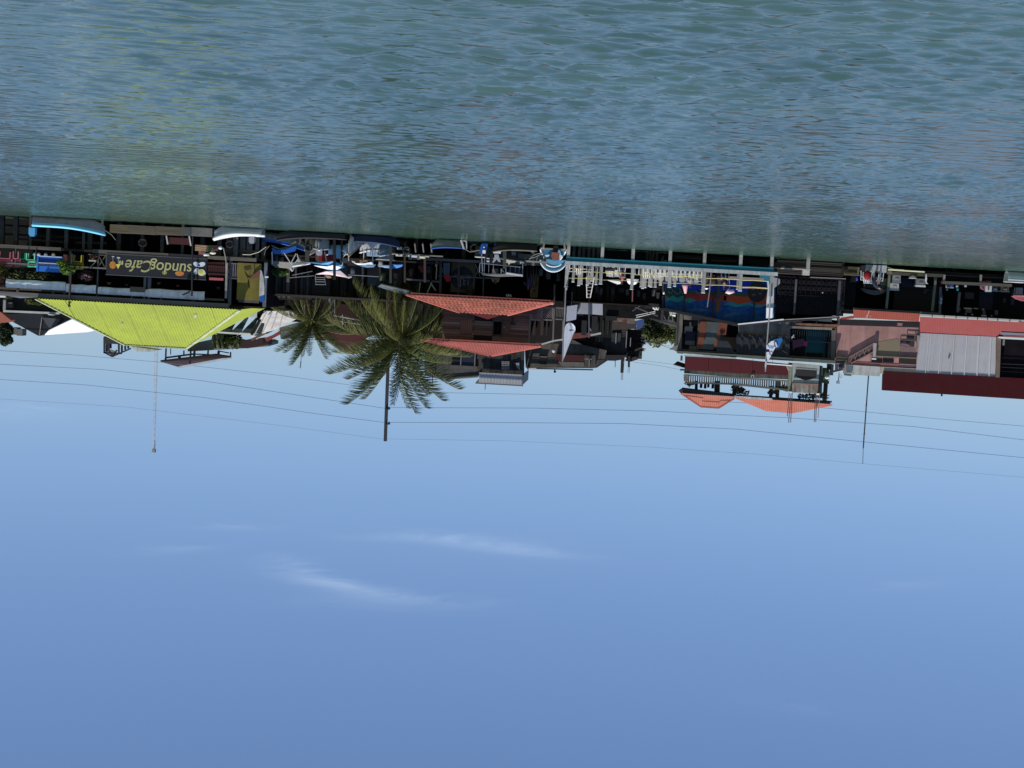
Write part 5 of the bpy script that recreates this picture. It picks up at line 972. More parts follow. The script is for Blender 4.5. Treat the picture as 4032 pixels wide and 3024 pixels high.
# stained concrete buildings above and behind
t = thing('grey_gable_house', 'rendered grey house with a blue-curtained window above the larger palm', 'house', tuple(P(1780,1350,112)))
part('wall', MB().pprism([(1672,1320),(1886,1330),(1884,1484),(1742,1496),(1672,1478)],112,117), mat((.105,.098,.09), .9, .6, 1, streak=.4), t)
wn = part('window', MB().pb(1818,1868,1388,1441,111.9,111.99), mat((.02,.025,.05), .4), t); part('window_bar', MB().pb(1813,1817,1386,1441,111.8,111.9).pb(1868,1872,1386,1441,111.8,111.9), mat((.2,.2,.2)), wn)
w2 = part('window', MB().pb(1778,1812,1415,1440,111.9,111.99), mat((.02,.02,.03), .4), t); part('ledge', MB().pb(1775,1880,1440,1452,111.8,112), mat((.12,.11,.10)), t)
part('drain_pipe', MB().pbar((1702,1400),(1703,1510),111.7,.06), BLK, t); part('roof_edge', MB().pbar((1742,1495),(1884,1484),111.9,.08), mat((.25,.24,.23)), t)
t = thing('stained_wall_house', 'black-stained concrete house topped with a corrugated silver parapet', 'house', tuple(P(1975,1360,111)))
part('wall', MB().pprism([(1884,1335),(2066,1345),(2064,1478),(1884,1470)],111,117), mat((.075,.068,.062), .95, .9, 1.3, streak=.8, dirt=(.018,.016,.015)), t)
lat = part('breeze_block', MB().pb(1974,2006,1422,1456,110.9,110.99), mat((.05,.045,.045)), t)
mb = MB()
for i in range(5):
    for j in range(5): a = RC(1975+i*6.4,1980+i*6.4,1423+j*6.6,1427.5+j*6.6,110.85); mb.box(a[0],a[1],110.82,110.9,a[2],a[3])
part('block_grid', mb, mat((.26,.25,.24)), lat)
wn = part('window', MB().pb(2020,2046,1428,1458,110.9,110.99), mat((.015,.015,.018)), t); part('curtain', MB().pprism([(2044,1428),(2048,1458),(2036,1448),(2030,1430)],110.85,110.9), mat((.3,.3,.33)), wn)
cw = MB(); corr_wall(cw, 1886, 2056, 1471, 1516, 110.6, .11, .022); part('parapet_sheet', cw, SILVER, t)
cw = MB(); pa = P(2056,1478,110.6); pb_ = P(2082,1458,114); pc_ = P(2080,1495,114); pd = P(2056,1518,110.6); cw.slab([pa,pb_,pc_,pd],.06); part('parapet_side', cw, mat((.33,.33,.35)), t)
part('parapet_cap', MB().pbar((1872,1508),(2060,1519),110.4,.08), mat((.12,.12,.13)), t)
part('roof_corner', MB().pprism([(1872,1508),(1886,1492),(1886,1510)],110.7,111.5), mat((.2,.2,.2)), t); solo('antenna_rod', MB().pbar((1911,1512),(1910,1534),113,.05), BLK, 'tiny rod sticking up from the silver parapet', 'antenna')
t = thing('concrete_block_house', 'dull brown concrete house with a small square black window', 'house', tuple(P(2150,1345,113)))
part('wall', MB().pprism([(2066,1330),(2240,1330),(2300,1360),(2390,1380),(2378,1420),(2350,1440),(2330,1450),(2070,1448)],113,119), mat((.12,.105,.09), .92, .7, 1.0, streak=.5), t)
wn = part('window', MB().pb(2124,2153,1407,1434,112.9,112.99), mat((.006,.006,.008)), t); part('sill', MB().pb(2122,2155,1403,1407,112.8,112.99), mat((.16,.14,.12)), wn)
part('red_panel', MB().pprism([(2190,1394),(2303,1400),(2303,1424),(2185,1422)],112.7,112.95), mat((.07,.022,.02), .85, .4), t); part('pale_band', MB().pprism([(2195,1424),(2300,1427),(2300,1444),(2215,1442)],112.7,112.95), mat((.16,.15,.13), .9, .5), t)
part('side_wall', MB().pprism([(2302,1396),(2345,1400),(2345,1448),(2302,1446)],112.6,112.95), mat((.08,.07,.065), .9, .6, 1, streak=.5), t); part('rail', MB().pb(2302,2330,1412,1416,112.4,112.5).pb(2318,2322,1412,1445,112.4,112.5), mat((.2,.19,.18)), t)
part('broken_parapet', MB().pbar((2075,1450),(2335,1456),112.8,.10), mat((.05,.045,.04)), t)
part('white_edge', MB().pbar((2075,1452),(2112,1452),112.5,.12), mat((.6,.6,.58)), t)
for a_, b_ in (((2184,1450),(2185,1468)),((2180,1463),(2190,1463))): part('valve', MB().pbar(a_,b_,112.5,.10), BLK, t)
solo('wall_lamp', MB().ell(P(2180,1381,112.5),(.14,.1,.16)), mat((.5,.5,.48)), 'small pale lamp on the brown concrete house', 'lamp', smooth=True)
t = thing('tall_dark_house', 'tall dark concrete house with long shuttered windows behind the white flag', 'house', tuple(P(2340,1300,115)))
part('wall', MB().pprism([(2230,1240),(2505,1245),(2505,1290),(2470,1300),(2468,1395),(2450,1402),(2300,1400),(2230,1350)],115,122), mat((.062,.055,.05), .93, .8, .9, streak=.7, dirt=(.02,.018,.017)), t)
for xa, xb, ya, yb in ((2343,2360,1318,1345),(2361,2377,1318,1345),(2408,2424,1312,1350),(2426,2444,1312,1350),(2280,2293,1332,1340),(2295,2306,1332,1340)): part('window', MB().pb(xa,xb,ya,yb,114.88,114.98), mat((.05,.06,.058), .4), t)
for x, y0, y1 in ((2360,1316,1347),(2425,1310,1352),(2466,1304,1370),(2482,1330,1365)): part('white_strip', MB().pb(x-1,x+2,y0,y1,114.7,114.85), mat((.3,.29,.27)), t)
part('roof', MB().pprism([(2375,1398),(2470,1398),(2450,1416),(2420,1421),(2392,1420),(2350,1448),(2330,1450)],114.5,119), mat((.035,.035,.042), .9, .4), t)
t = thing('rusty_wall', 'brown house wall with peeling red and white render behind the tin sheets', 'wall', tuple(P(2450,1260,113.5))); part('wall', MB().pprism([(2400,1240),(2505,1240),(2505,1295),(2398,1300)],113.5,114), mat((.085,.07,.06), .9, .5), t)
part('peeling_band', MB().pprism([(2415,1250),(2495,1246),(2498,1268),(2415,1266)],113.4,113.48), mat((.12,.045,.035), .9, .95, 1.8, dirt=(.3,.27,.24)), t); part('peeling_patch', MB().pb(2470,2502,1252,1274,113.3,113.38), mat((.22,.20,.175), .9, .9, 2, dirt=(.07,.05,.04)), t)
t = thing('patchwork_tower', 'ramshackle dark tower of stacked boards and sheets beside the tree', 'tower', tuple(P(2500,1300,116)))
for xa, xb, ya, yb, c_ in ((2468,2526,1300,1345,(.03,.018,.016)),(2462,2530,1345,1380,(.045,.02,.018)),(2466,2528,1380,1412,(.045,.043,.035)),(2488,2536,1345,1352,(.10,.10,.09)),(2522,2540,1329,1334,(.4,.4,.38)),(2524,2540,1336,1341,(.05,.06,.06)),(2514,2544,1344,1349,(.35,.35,.33)),(2516,2542,1350,1356,(.05,.06,.065)),(2488,2535,1357,1360,(.42,.42,.40)),(2500,2524,1362,1372,(.06,.02,.02)),(2513,2544,1374,1377,(.5,.5,.48)),(2514,2540,1380,1383,(.5,.5,.48))):
    part('sheet', MB().pb(xa, xb, ya, yb, 116+(xa%5)*.15, 118), mat(c_, .9, .4), t)
for a_, b_, w_ in (((2500,1380),(2530,1368),.14),((2515,1396),(2524,1410),.16),((2482,1412),(2500,1406),.12)): part('loose_board', MB().pbar(a_,b_,115.7,w_), mat((.05,.045,.045)), t)
part('leaning_roof', MB().pprism([(2482,1408),(2508,1404),(2512,1415),(2486,1424),(2466,1422)],115.5,117), mat((.05,.035,.035)), t)
t = thing('rooftop_column', 'unfinished black column with bare steel bars, the thicker of two', 'column', tuple(P(2452,1402,115.4)), 'unfinished rooftop columns'); part('shaft', MB().pprism([(2447,1400),(2460,1400),(2455,1468),(2444,1468)],115.2,115.6), mat((.03,.03,.028), .9), t)
for dx in (-3,0,3): part('steel_bar', MB().pbar((2450+dx,1468),(2449+dx,1496),115.3,.035), mat((.25,.26,.28)), t)
part('white_edge', MB().pbar((2463,1406),(2457,1430),115,.07), mat((.5,.5,.48)), t)
t = thing('rooftop_column', 'unfinished black column with bare steel bars, the thinner and shorter of two', 'column', tuple(P(2477,1405,115.4)), 'unfinished rooftop columns'); part('shaft', MB().pprism([(2473,1402),(2482,1402),(2480,1446),(2473,1446)],115.2,115.5), mat((.03,.03,.028), .9), t)
for dx in (-2.5,2.5): part('steel_bar', MB().pbar((2476+dx,1446),(2475+dx,1468),115.3,.035), mat((.25,.26,.28)), t)
solo('antenna_rod', MB().pbar((2423,1418),(2422,1446),115,.05), BLK, 'lone thin rod on the dark roof left of the black columns', 'antenna')
# alley roofs and billboards
t = thing('blank_billboard', 'pale grey blank billboard nearest the white feather flag', 'billboard', tuple(P(2250,1205,104))); part('panel', MB().pprism([(2233,1206),(2274,1200),(2268,1258),(2229,1266)],104,104.1), mat((.42,.44,.52), .6, .1), t); part('post', MB().pb(2250,2253,1150,1204,104.1,104.2), GREY, t)
t = thing('blank_billboard', 'wide pale grey blank billboard made of two sheets behind a dark post', 'billboard', tuple(P(2320,1195,104.3))); part('panel', MB().pprism([(2282,1193),(2334,1194),(2334,1238),(2272,1236)],104.3,104.4), mat((.33,.34,.38), .6, .2), t); part('panel', MB().pprism([(2334,1194),(2373,1196),(2373,1241),(2334,1238)],104.28,104.4), mat((.42,.43,.46), .6, .2), t); part('torn_patch', MB().pb(2276,2283,1200,1216,104.2,104.28), mat((.08,.08,.09)), t)
part('post', MB().pbar((2319,1170),(2319,1330),104.1,.10), mat((.10,.10,.11)), t)
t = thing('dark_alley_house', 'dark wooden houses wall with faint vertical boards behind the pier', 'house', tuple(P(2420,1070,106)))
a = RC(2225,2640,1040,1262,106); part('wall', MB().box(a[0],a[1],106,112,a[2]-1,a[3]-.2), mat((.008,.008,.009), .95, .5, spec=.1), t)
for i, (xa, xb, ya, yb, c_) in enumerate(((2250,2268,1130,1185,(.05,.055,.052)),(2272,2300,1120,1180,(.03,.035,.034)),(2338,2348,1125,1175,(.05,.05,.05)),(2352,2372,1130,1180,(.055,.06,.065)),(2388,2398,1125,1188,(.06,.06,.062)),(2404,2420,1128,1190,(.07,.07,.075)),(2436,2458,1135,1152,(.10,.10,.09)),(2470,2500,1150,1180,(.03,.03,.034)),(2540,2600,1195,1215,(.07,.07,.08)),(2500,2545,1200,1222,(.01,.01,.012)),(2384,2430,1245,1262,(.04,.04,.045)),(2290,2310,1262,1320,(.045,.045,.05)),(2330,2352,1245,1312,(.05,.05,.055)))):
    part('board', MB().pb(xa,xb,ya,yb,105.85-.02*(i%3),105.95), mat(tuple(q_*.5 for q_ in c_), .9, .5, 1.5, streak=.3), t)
part('added_shade_roof', MB().box(P(2640,0,103).x, P(2243,0,103).x, 102.9, 106, P(2430,1196,103).z, P(2430,1200,103).z), DARKW, t)  # overhang added to keep the sun off the alley wall
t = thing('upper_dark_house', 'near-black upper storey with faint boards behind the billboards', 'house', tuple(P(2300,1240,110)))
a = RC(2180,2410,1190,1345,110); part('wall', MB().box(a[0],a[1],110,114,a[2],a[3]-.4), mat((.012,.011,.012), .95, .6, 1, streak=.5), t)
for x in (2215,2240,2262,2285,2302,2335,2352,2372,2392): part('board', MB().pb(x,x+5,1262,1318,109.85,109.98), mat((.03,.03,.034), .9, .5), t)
part('roof_strip', MB().pprism([(2240,1312),(2330,1310),(2345,1320),(2300,1330),(2252,1335)],109,110), mat((.20,.06,.05), .8, .4), t); part('tin_strip', MB().pbar((2326,1320),(2366,1312),108.8,.14), mat((.55,.52,.46)), t)
part('bent_pipe', MB().ptube([(2320,1242),(2320,1290),(2330,1305),(2342,1312)],108.9,.05), mat((.3,.3,.32)), t)
t = thing('tin_roof', 'collapsed roof of white and grey tin sheets in the alley', 'roof', tuple(P(2500,1220,107)))
for a_, b_, w_, h_, c_, Y in (((2374,1236),(2470,1222),.18,.5,(.42,.41,.38),107.3),((2440,1246),(2605,1216),.16,.6,(.55,.54,.50),106.8),((2374,1222),(2430,1218),.12,.4,(.3,.29,.27),107.5),((2460,1216),(2600,1208),.1,.5,(.22,.21,.2),107.9),((2500,1260),(2600,1238),.10,.5,(.75,.74,.68),106.3),((2530,1200),(2390,1205),.1,.4,(.16,.16,.17),108.2)): part('tin_sheet', MB().pbar(a_,b_,Y,h_,w_), mat(c_, .6, .5, 2), t)
part('green_tin_sheet', MB().slab([P(2497,1246,106.2),P(2583,1230,106.6),P(2600,1238,107.4),P(2500,1258,107)],.05), mat((.36,.40,.34), .6, .4, 1.5), t)
part('tin_ribbed', MB().pbar((2505,1250),(2580,1232),106.0,.06).pbar((2504,1242),(2580,1226),106.0,.05), mat((.7,.7,.66)), t)
for i in range(5): part('bundle', MB().ell(P(2574+i*5,1212+(i%2)*5,105.6),(.09,.09,.09),6,4), mat((.7,.7,.68)), t)
t = thing('leaning_poles', 'thin crossed poles over the alley roofs beside the mural building', 'poles', tuple(P(2640,1240,105)))
for a_, b_, w_ in (((2612,1165),(2606,1262),.16),((2608,1218),(2604,1258),.12),((2616,1220),(2650,1226),.10),((2640,1228),(2626,1275),.05),((2646,1228),(2650,1278),.06),((2500,1210),(2590,1245),.05),((2560,1255),(2670,1278),.10),((2612,1240),(2626,1272),.05),((2490,1225),(2520,1205),.04),((2610,1150),(2613,1062),.12)): part('pole', MB().pbar(a_,b_,104.8,w_), mat((.16,.155,.16) if w_ < .1 else (.05,.05,.052)), t)
solo('grey_roof', MB().pprism([(2555,1255),(2600,1240),(2680,1280),(2680,1296),(2620,1276)],109,112), mat((.14,.14,.15), .8, .4), 'plain grey roof slope below the alley tree', 'roof')
solo('lamp_globe', MB().ell(P(2654,1240,104.6),(.14,.1,.1)), mat((.75,.7,.6)), 'small cream lamp hanging under the alley poles', 'lamp', smooth=True); solo('lamp_globe', MB().ell(P(2614,1153,104.4),(.08,.08,.12)), mat((.75,.65,.6)), 'tiny pinkish lamp on the alley pole above the mural edge', 'lamp', smooth=True)
solo('blue_tarp', MB().slab([P(2505,1250,111),P(2538,1250,110.8),P(2530,1290,111),P(2506,1298,111.2)],.05), mat((.02,.06,.20), .6, .4, 1.5, bump=.5), 'deep blue tarpaulin hanging between the tower and the alley tree', 'tarp')
t = thing('leafy_tree', 'wide olive-green tree seen through the gap behind the alley', 'tree', tuple(P(2610,1230,128)))
part('trunk', MB().tube([P(2610,1200,128),P(2612,1270,128),P(2600,1310,128)],.3,8,.12).tube([P(2612,1270,128),P(2650,1310,128)],.15,6,.06), WOODD, t)
mb = MB(); mb2 = MB(); rr = random.Random(8)
for i in range(46):
    x = 2528+rr.random()*160; top = 1352-((x-2650)/60)**2*6-abs(math.sin(x*.09))*10; y = 1262+rr.random()*(top-1262); clump(mb if i % 3 else mb2, P(x, y, 126+rr.random()*5), (.9,.9,.55), 190, .2, 200+i)
part('crown', mb, mat((.12,.145,.05), .6, .6, 1.2, dirt=(.22,.21,.09), trans=.3), t); part('inner_crown', mb2, mat((.07,.10,.05), .7, .5, 1.2, trans=.2), t)
# ================================================================= D. PIER (picture x 2228..3060)
YPR = 98.6
pz = (P(2640,1051,YPR).z); px0, px1 = P(3062,1074,YPR).x, P(2229,1026,YPR).x
pr = thing('pier', 'narrow pier with a teal edge beam, white-capped posts and yellow ropes', 'pier', ((px0+px1)/2, YPR, pz))
tz1 = P(2640,1049.5,YPR).z; tz0 = P(2640,1033,YPR).z; wz1 = P(2640,1064,YPR).z
part('teal_beam', MB().box(px0+.3, px1, YPR-.05, YPR+.12, tz0, tz1), mat((.012,.15,.19), .6, .3, 1.5), pr)
part('white_beam', MB().box(px0, px1+.05, YPR-.12, YPR+.1, tz1+.003, wz1), mat((.46,.48,.47), .7, .3, 1.5, streak=.3), pr)
part('deck', MB().box(px0, px1, YPR+.12, YPR+4.4, tz1-.1, tz1+.02), mat((.10,.09,.08), .9, .4), pr)
PC = mat((.40,.40,.37), .75, .35, 2.5, streak=.35); CAP_SUNLIT = mat((.8,.8,.78), .5, .05)  # shaded fronts and sunlit tops of the white posts put into the colours
def prail(x, ytop, Y, w_, ydeck=None):
    v = P(x, ytop, Y); s_ = part('post', MB().bar((v.x, Y, wz1-.0), (v.x, Y, v.z-.06), w_), PC, pr); part('post_cap', MB().box(v.x-w_*.56, v.x+w_*.56, Y-w_*.56, Y+w_*.56, v.z-.058, v.z), CAP_SUNLIT, s_)
front = [(2229,1131),(2364,1120),(2487,1141),(2635,1133),(2768,1155),(2913,1147),(3034,1168)]
for x, yt in front: prail(x, yt, YPR-.02, .21)
for i, (x, yt) in enumerate([(2256,1112),(2278,1126),(2288,1120),(2312,1124),(2320,1118),(2330,1108),(2346,1122),(2524,1131),(2530,1137),(2539,1134),(2556,1128),(2563,1132),(2579,1132),(2600,1124),(2656,1129),(2774,1128),(2904,1141)]): prail(x, yt, YPR+1.6+(i*7 % 5)*.5, .17)
for i, x in enumerate((2238,2372,2493,2640,2776,2919,3042,3186)):
    v = P(x, 1000, YPR); part('pile', MB().bar((v.x, YPR+.1, -.8), (v.x, YPR+.1, tz0), .21), mat((.42,.42,.38), .8, .5, 2, streak=.4), pr)
for i, x in enumerate((2260,2281,2299,2319,2337,2356)): v = P(x, 1000, YPR+2); part('pile', MB().bar((v.x, YPR+2.2, -.8), (v.x, YPR+2.2, tz0), .19), mat((.20,.195,.18), .9, .6, 2, streak=.5), pr)
for i, x in enumerate((2549,2561,2572,2588)): v = P(x, 1000, YPR+4); part('pile', MB().bar((v.x, YPR+4.1, -.8), (v.x, YPR+4.1, tz0), .14), mat((.22,.22,.21), .9, .5), pr)
for i in range(8): part('painted_mark', MB().pb(2403+i*7.6, 2406+i*7.6+(i%2)*2, 1028+i*.4, 1034+i*.4, YPR-.06, YPR-.051), mat((.012,.06,.08)), pr)
# ropes
for yy, x0, x1, m_, r_ in ((1070,2240,2370,ROPEY,.03),(1097,2240,2370,ROPEY,.03),(1075,2370,2490,ROPEY,.03),(1104,2370,2490,mat((.5,.42,.28)),.03),(1084,2490,2640,ROPEY,.03),(1112,2490,2640,mat((.5,.42,.28)),.03),(1089,2640,2775,ROPEY,.05),(1117,2640,2775,ROPEY,.03),(1098,2775,2912,mat((.66,.58,.28)),.055),(1124,2775,2912,ROPEY,.045),(1105,2912,3026,mat((.66,.58,.28)),.055),(1132,2912,3024,ROPEY,.05),(1135,2912,3024,mat((.6,.45,.3)),.03)):
    d = (x1-x0)*.045; part('rope', MB().ptube([(x0,yy-d/2+1),((x0+x1)/2,yy-1.5),(x1,yy+d/2)], YPR-.08, r_/2+.005, 6), m_, pr)
solo('pier_box', MB().pb(2384,2418,1054,1067,YPR+.2,YPR+.5), mat((.03,.035,.035)), 'dark crate on the pier deck below the white railings', 'crate')
# small table tops / benches seen as pale frames
CH = mat((.74,.73,.68), .6, .2); CHY = mat((.70,.67,.56), .6, .2)
zd = tz1+.02
rows = [(2255,2.1,0),(2274,1.4,1),(2300,2.4,0),(2322,1.9,1),(2398,1.6,0),(2412,2.6,1),(2430,1.8,0),(2447,1.3,0),(2545,1.1,1),(2560,1.9,0),(2590,1.3,1),(2610,2.1,0),(2625,1.2,1),(2652,1.3,0),(2672,2.2,1),(2690,1.2,0),(2707,1.9,1),(2732,1.3,0),(2748,2.1,1)]
lbs = ['between the first two pier posts next to the feather flag','with its back to the river by the ladder','just left of the leaning aluminium ladder','in front of the ladder foot','next to the dark pier crate','behind the dark pier crate','beside the white dome tent, nearer the crate','touching the white dome tent','past the thin reddish flag stick','in the cluster of slim back posts','right behind the tall slim back posts','under the grey seat backs of the long bench row','at the fourth front post','just past the fourth front post','below the first pink folded parasol','touching the pink parasol point','behind the pink parasol, facing the mural','close to the fifth front post','last white chair before the rod fisherman']
for i, (x, dy, k_) in enumerate(rows):
    v = P(x, 1065, YPR+dy); chair(CHY if k_ else CH, ('cream' if k_ else 'white')+' plastic chair '+lbs[i], (v.x, YPR+dy, zd), R_(rr.choice((0,180,170,12,90,-80))), 'plastic chairs on the pier')
t = thing('bench_row', 'row of pale curved-back seats facing away behind the yellow ropes', 'bench', (P(2700,1060,YPR+2.8).x, YPR+2.8, zd))
for i in range(7):
    x = 2602+i*28; v = P(x, 1100, YPR+3.2); s_ = part('seat_back', MB().prism([(v.x-.2,zd+.35),(v.x+.2,zd+.35),(v.x+.2,zd+.85),(v.x+.12,zd+.98),(v.x-.12,zd+.98),(v.x-.2,zd+.85)], YPR+3.2, YPR+3.26), mat((.42,.42,.38), .6, .2), t)
    part('seat_leg', MB().bar((v.x-.18,YPR+3.2,zd),(v.x-.18,YPR+3.2,zd+.36),.05).bar((v.x+.18,YPR+3.2,zd),(v.x+.18,YPR+3.2,zd+.36),.05), GREY, s_)
for i in range(17):
    x = 2500+i*16.5; v = P(x, 1075, YPR+.5); zt = zd+.62; part('support_bracket', MB().add([(v.x-.03,YPR+.5,zd),(v.x+.03,YPR+.5,zd),(v.x+.06,YPR+.5,zt),(v.x-.06,YPR+.5,zt),(v.x-.03,YPR+.56,zd),(v.x+.03,YPR+.56,zd),(v.x+.06,YPR+.56,zt),(v.x-.06,YPR+.56,zt)],[(0,1,2,3),(7,6,5,4),(0,4,5,1),(1,5,6,2),(2,6,7,3),(3,7,4,0)]), CH, t)
v = P(2417,1093,YPR+2.4); t = thing('plastic_bench', 'white double-back plastic bench behind the dark pier crate', 'bench', (v.x, YPR+2.4, zd))
for s_ in (-.28,.28): 
    bk = part('backrest', MB().prism([(v.x+s_-.22,zd+.4),(v.x+s_+.22,zd+.4),(v.x+s_+.24,zd+.85),(v.x+s_-.24,zd+.85)],YPR+2.4,YPR+2.44), mat((.45,.46,.44)), t); part('back_rim', MB().tube([(v.x+s_-.22,YPR+2.38,zd+.85),(v.x+s_-.2,YPR+2.38,zd+.5),(v.x+s_-.1,YPR+2.38,zd+.38),(v.x+s_+.1,YPR+2.38,zd+.38),(v.x+s_+.2,YPR+2.38,zd+.5),(v.x+s_+.22,YPR+2.38,zd+.85)],.03,5), CREAM, bk)
part('seat', MB().box(v.x-.55,v.x+.55,YPR+2.0,YPR+2.4,zd+.36,zd+.4).box(v.x-.5,v.x-.45,YPR+2.05,YPR+2.1,zd,zd+.36).box(v.x+.45,v.x+.5,YPR+2.05,YPR+2.1,zd,zd+.36), CH, t)
solo('grey_canvas', MB().slab([P(2390,1103,YPR+2.8),P(2440,1108,YPR+2.6),P(2452,1116,YPR+2.8),P(2432,1120,YPR+3.2)],.04), mat((.55,.55,.52), .6, .2), 'low grey-white canvas sheet between the bench and the white dome tent', 'canvas')
t = thing('dome_umbrella', 'small white dome umbrella with faint grey lettering behind the third pier post', 'umbrella', (P(2490,1065,YPR+.7).x, YPR+.9, zd)); a = RC(2467,2513,1094,1123,YPR+.9)
part('canopy', MB().ell(((a[0]+a[1])/2,YPR+.9,a[2]+.1),((a[1]-a[0])/2,.4,a[3]-a[2]-.1),16,6,0,1), mat((.78,.77,.72), .6, .05), t, True); part('rim', MB().tube([((a[0]+a[1])/2+(a[1]-a[0])/2*math.cos(R_(i*20)),YPR+.9+.4*math.sin(R_(i*20)),a[2]+.1) for i in range(19)],.03,5), mat((.7,.69,.6)), t)
part('handle', MB().bar(((a[0]+a[1])/2,YPR+.9,zd),((a[0]+a[1])/2,YPR+.9,a[2]+.2),.04), GREY, t)
for i in range(5): part('printed_mark', MB().box(a[0]+.1+i*.07,a[0]+.14+i*.07,YPR+.53,YPR+.56,a[2]+.2,a[2]+.27), mat((.4,.4,.4)), t)
t = thing('ladder', 'aluminium ladder leaning against the dark alley roof above the white railings', 'ladder', tuple(P(2318,1100,101))); 
A0, A1, B0, B1 = P(2309,1090,100.4), P(2311,1172,103), P(2340,1090,100.4), P(2324,1172,103)
part('side_rail', MB().bar(A0,A1,.06), mat((.4,.4,.38)), t); part('side_rail', MB().bar(B0,B1,.06), mat((.4,.4,.38)), t)
for i in range(7): f = i/6.0; part('rung', MB().bar(A0.lerp(A1,f*.99+.0),B0.lerp(B1,f*.99),.05), mat((.45,.38,.36)), t)
# feather flag
t = thing('feather_flag', 'white teardrop feather flag with a small dark emblem on a tall thin pole', 'flag', tuple(P(2228,1131,98.4)))
part('flagpole', MB().ptube([(2228,1131),(2224,1230),(2218,1330),(2215,1424)],98.4,.045), mat((.28,.28,.29)), t); part('pole_clip', MB().pb(2226,2233,1132,1142,98.3,98.5), mat((.4,.4,.4)), t)
rowsf = [(2216,2217,1420),(2217,2227,1396),(2218,2236,1370),(2219,2248,1340),(2220,2258,1315),(2222,2266,1300),(2224,2265,1288),(2230,2257,1276),(2240,2250,1271)]
vs = []; n_ = 8
for k_, (xa, xb, y) in enumerate(rowsf):
    for j in range(n_+1): vs.append(P(xa+(xb-xa)*j/n_, y-(0 if j < 5 else 0), 98.4+.10*math.sin(j*1.7+k_*.6)*(j/n_)))
mb = MB().add(vs, [(k_*(n_+1)+j, k_*(n_+1)+j+1, (k_+1)*(n_+1)+j+1, (k_+1)*(n_+1)+j) for k_ in range(len(rowsf)-1) for j in range(n_)])
part('flag_cloth', mb, mat((.78,.80,.88), .7, .08, trans=.4), t, True)
part('flag_emblem', MB().pprism([(2243,1300),(2248,1296),(2256,1298),(2262,1302),(2252,1301),(2247,1305)],98.15,98.17).pprism([(2240,1300),(2244,1296),(2244,1304)],98.15,98.17), mat((.08,.10,.16)), t)
# blue and white national flag on second pole
t = thing('feather_flag', 'blue and white striped feather flag with a six-pointed star drooping from its pole', 'flag', tuple(P(3031,1088,98.3)))
part('flagpole', MB().ptube([(3033,1150),(3030,1230),(3022,1330),(3014,1464)],98.3,.05), mat((.30,.30,.31)), t)
FB = mat((.02,.13,.34), .7, .1, trans=.3); FW = mat((.78,.80,.86), .7, .05, trans=.4); FN = mat((.012,.02,.10), .7, trans=.1)
part('flag_cloth', MB().slab([P(3018,1360,98.2),P(3036,1344,98.0),P(3052,1340,97.9),P(3068,1332,97.9),P(3060,1358,98.1),P(3046,1380,98.2),P(3030,1412,98.3),P(3019,1425,98.3)],.02), FW, t)
part('flag_end', MB().slab([P(3044,1338,97.85),P(3078,1330,97.8),P(3082,1340,97.8),P(3068,1366,98.0),P(3054,1378,98.1),P(3062,1362,97.95)],.03), FB, t)
part('flag_stripe', MB().slab([P(3045,1346,97.86),P(3050,1348,97.84),P(3062,1376,98.0),P(3057,1378,98.0)],.01), FN, t)
part('flag_stripe', MB().slab([P(3015,1374,98.0),P(3030,1376,98.0),P(3030,1386,98.0),P(3014,1386,98.0)],.01), FN, t)
part('flag_patch', MB().slab([P(3050,1348,97.80),P(3056,1347,97.80),P(3062,1366,97.85),P(3056,1368,97.85)],.01), FW, t)
part('flag_tip', MB().slab([P(3013,1425,98.2),P(3019,1420,98.2),P(3018,1440,98.2),P(3015,1455,98.2),P(3011,1440,98.2)],.02), FW, t)
c_ = P(3037,1390,97.9); st = MB()
for o_ in (90, 270):
    for i in range(3):
        a0, a1 = R_(o_+120*i), R_(o_+120*(i+1)); st.bar((c_.x+.17*math.cos(a0),97.9,c_.z+.17*math.sin(a0)),(c_.x+.17*math.cos(a1),97.9,c_.z+.17*math.sin(a1)),.028)
part('flag_star', st, FN, t)
solo('flag_stick', MB().ptube([(2491,1141),(2490,1188)],98.4,.04), mat((.3,.12,.12)), 'short reddish stick on top of the third pier post', 'stick')
solo('fishing_rod', MB().ptube([(2800,1072),(2795,1140),(2785,1210)],98.5,.035), mat((.32,.24,.2)), 'long thin rod slanting up in front of the mural', 'rod')
PKF = mat((.55,.28,.30), .6, .5, 3, dirt=(.75,.6,.6))
t = thing('folded_parasol', 'pink folded parasol hanging point up between the fourth and fifth pier posts', 'parasol', tuple(P(2698,1122,99.3)), 'pink folded parasols on the pier'); part('cloth', MB().tube([P(2698,1121,99.3),P(2698,1130,99.3),P(2699,1156,99.3)],.27,8,.07), PKF, t, True); part('pole', MB().pbar((2697,1062),(2698,1124),99.3,.05), GREY, t)
t = thing('folded_parasol', 'pinkish white folded parasol lying beside the seated person in jeans', 'parasol', tuple(P(2874,1144,99.6)), 'pink folded parasols on the pier'); part('cloth', MB().tube([P(2862,1144,99.6),P(2872,1150,99.6),P(2890,1146,99.6)],.2,8,.12), mat((.7,.55,.6)), t, True); part('pole', MB().pbar((2870,1062),(2873,1144),99.6,.04), GREY, t)
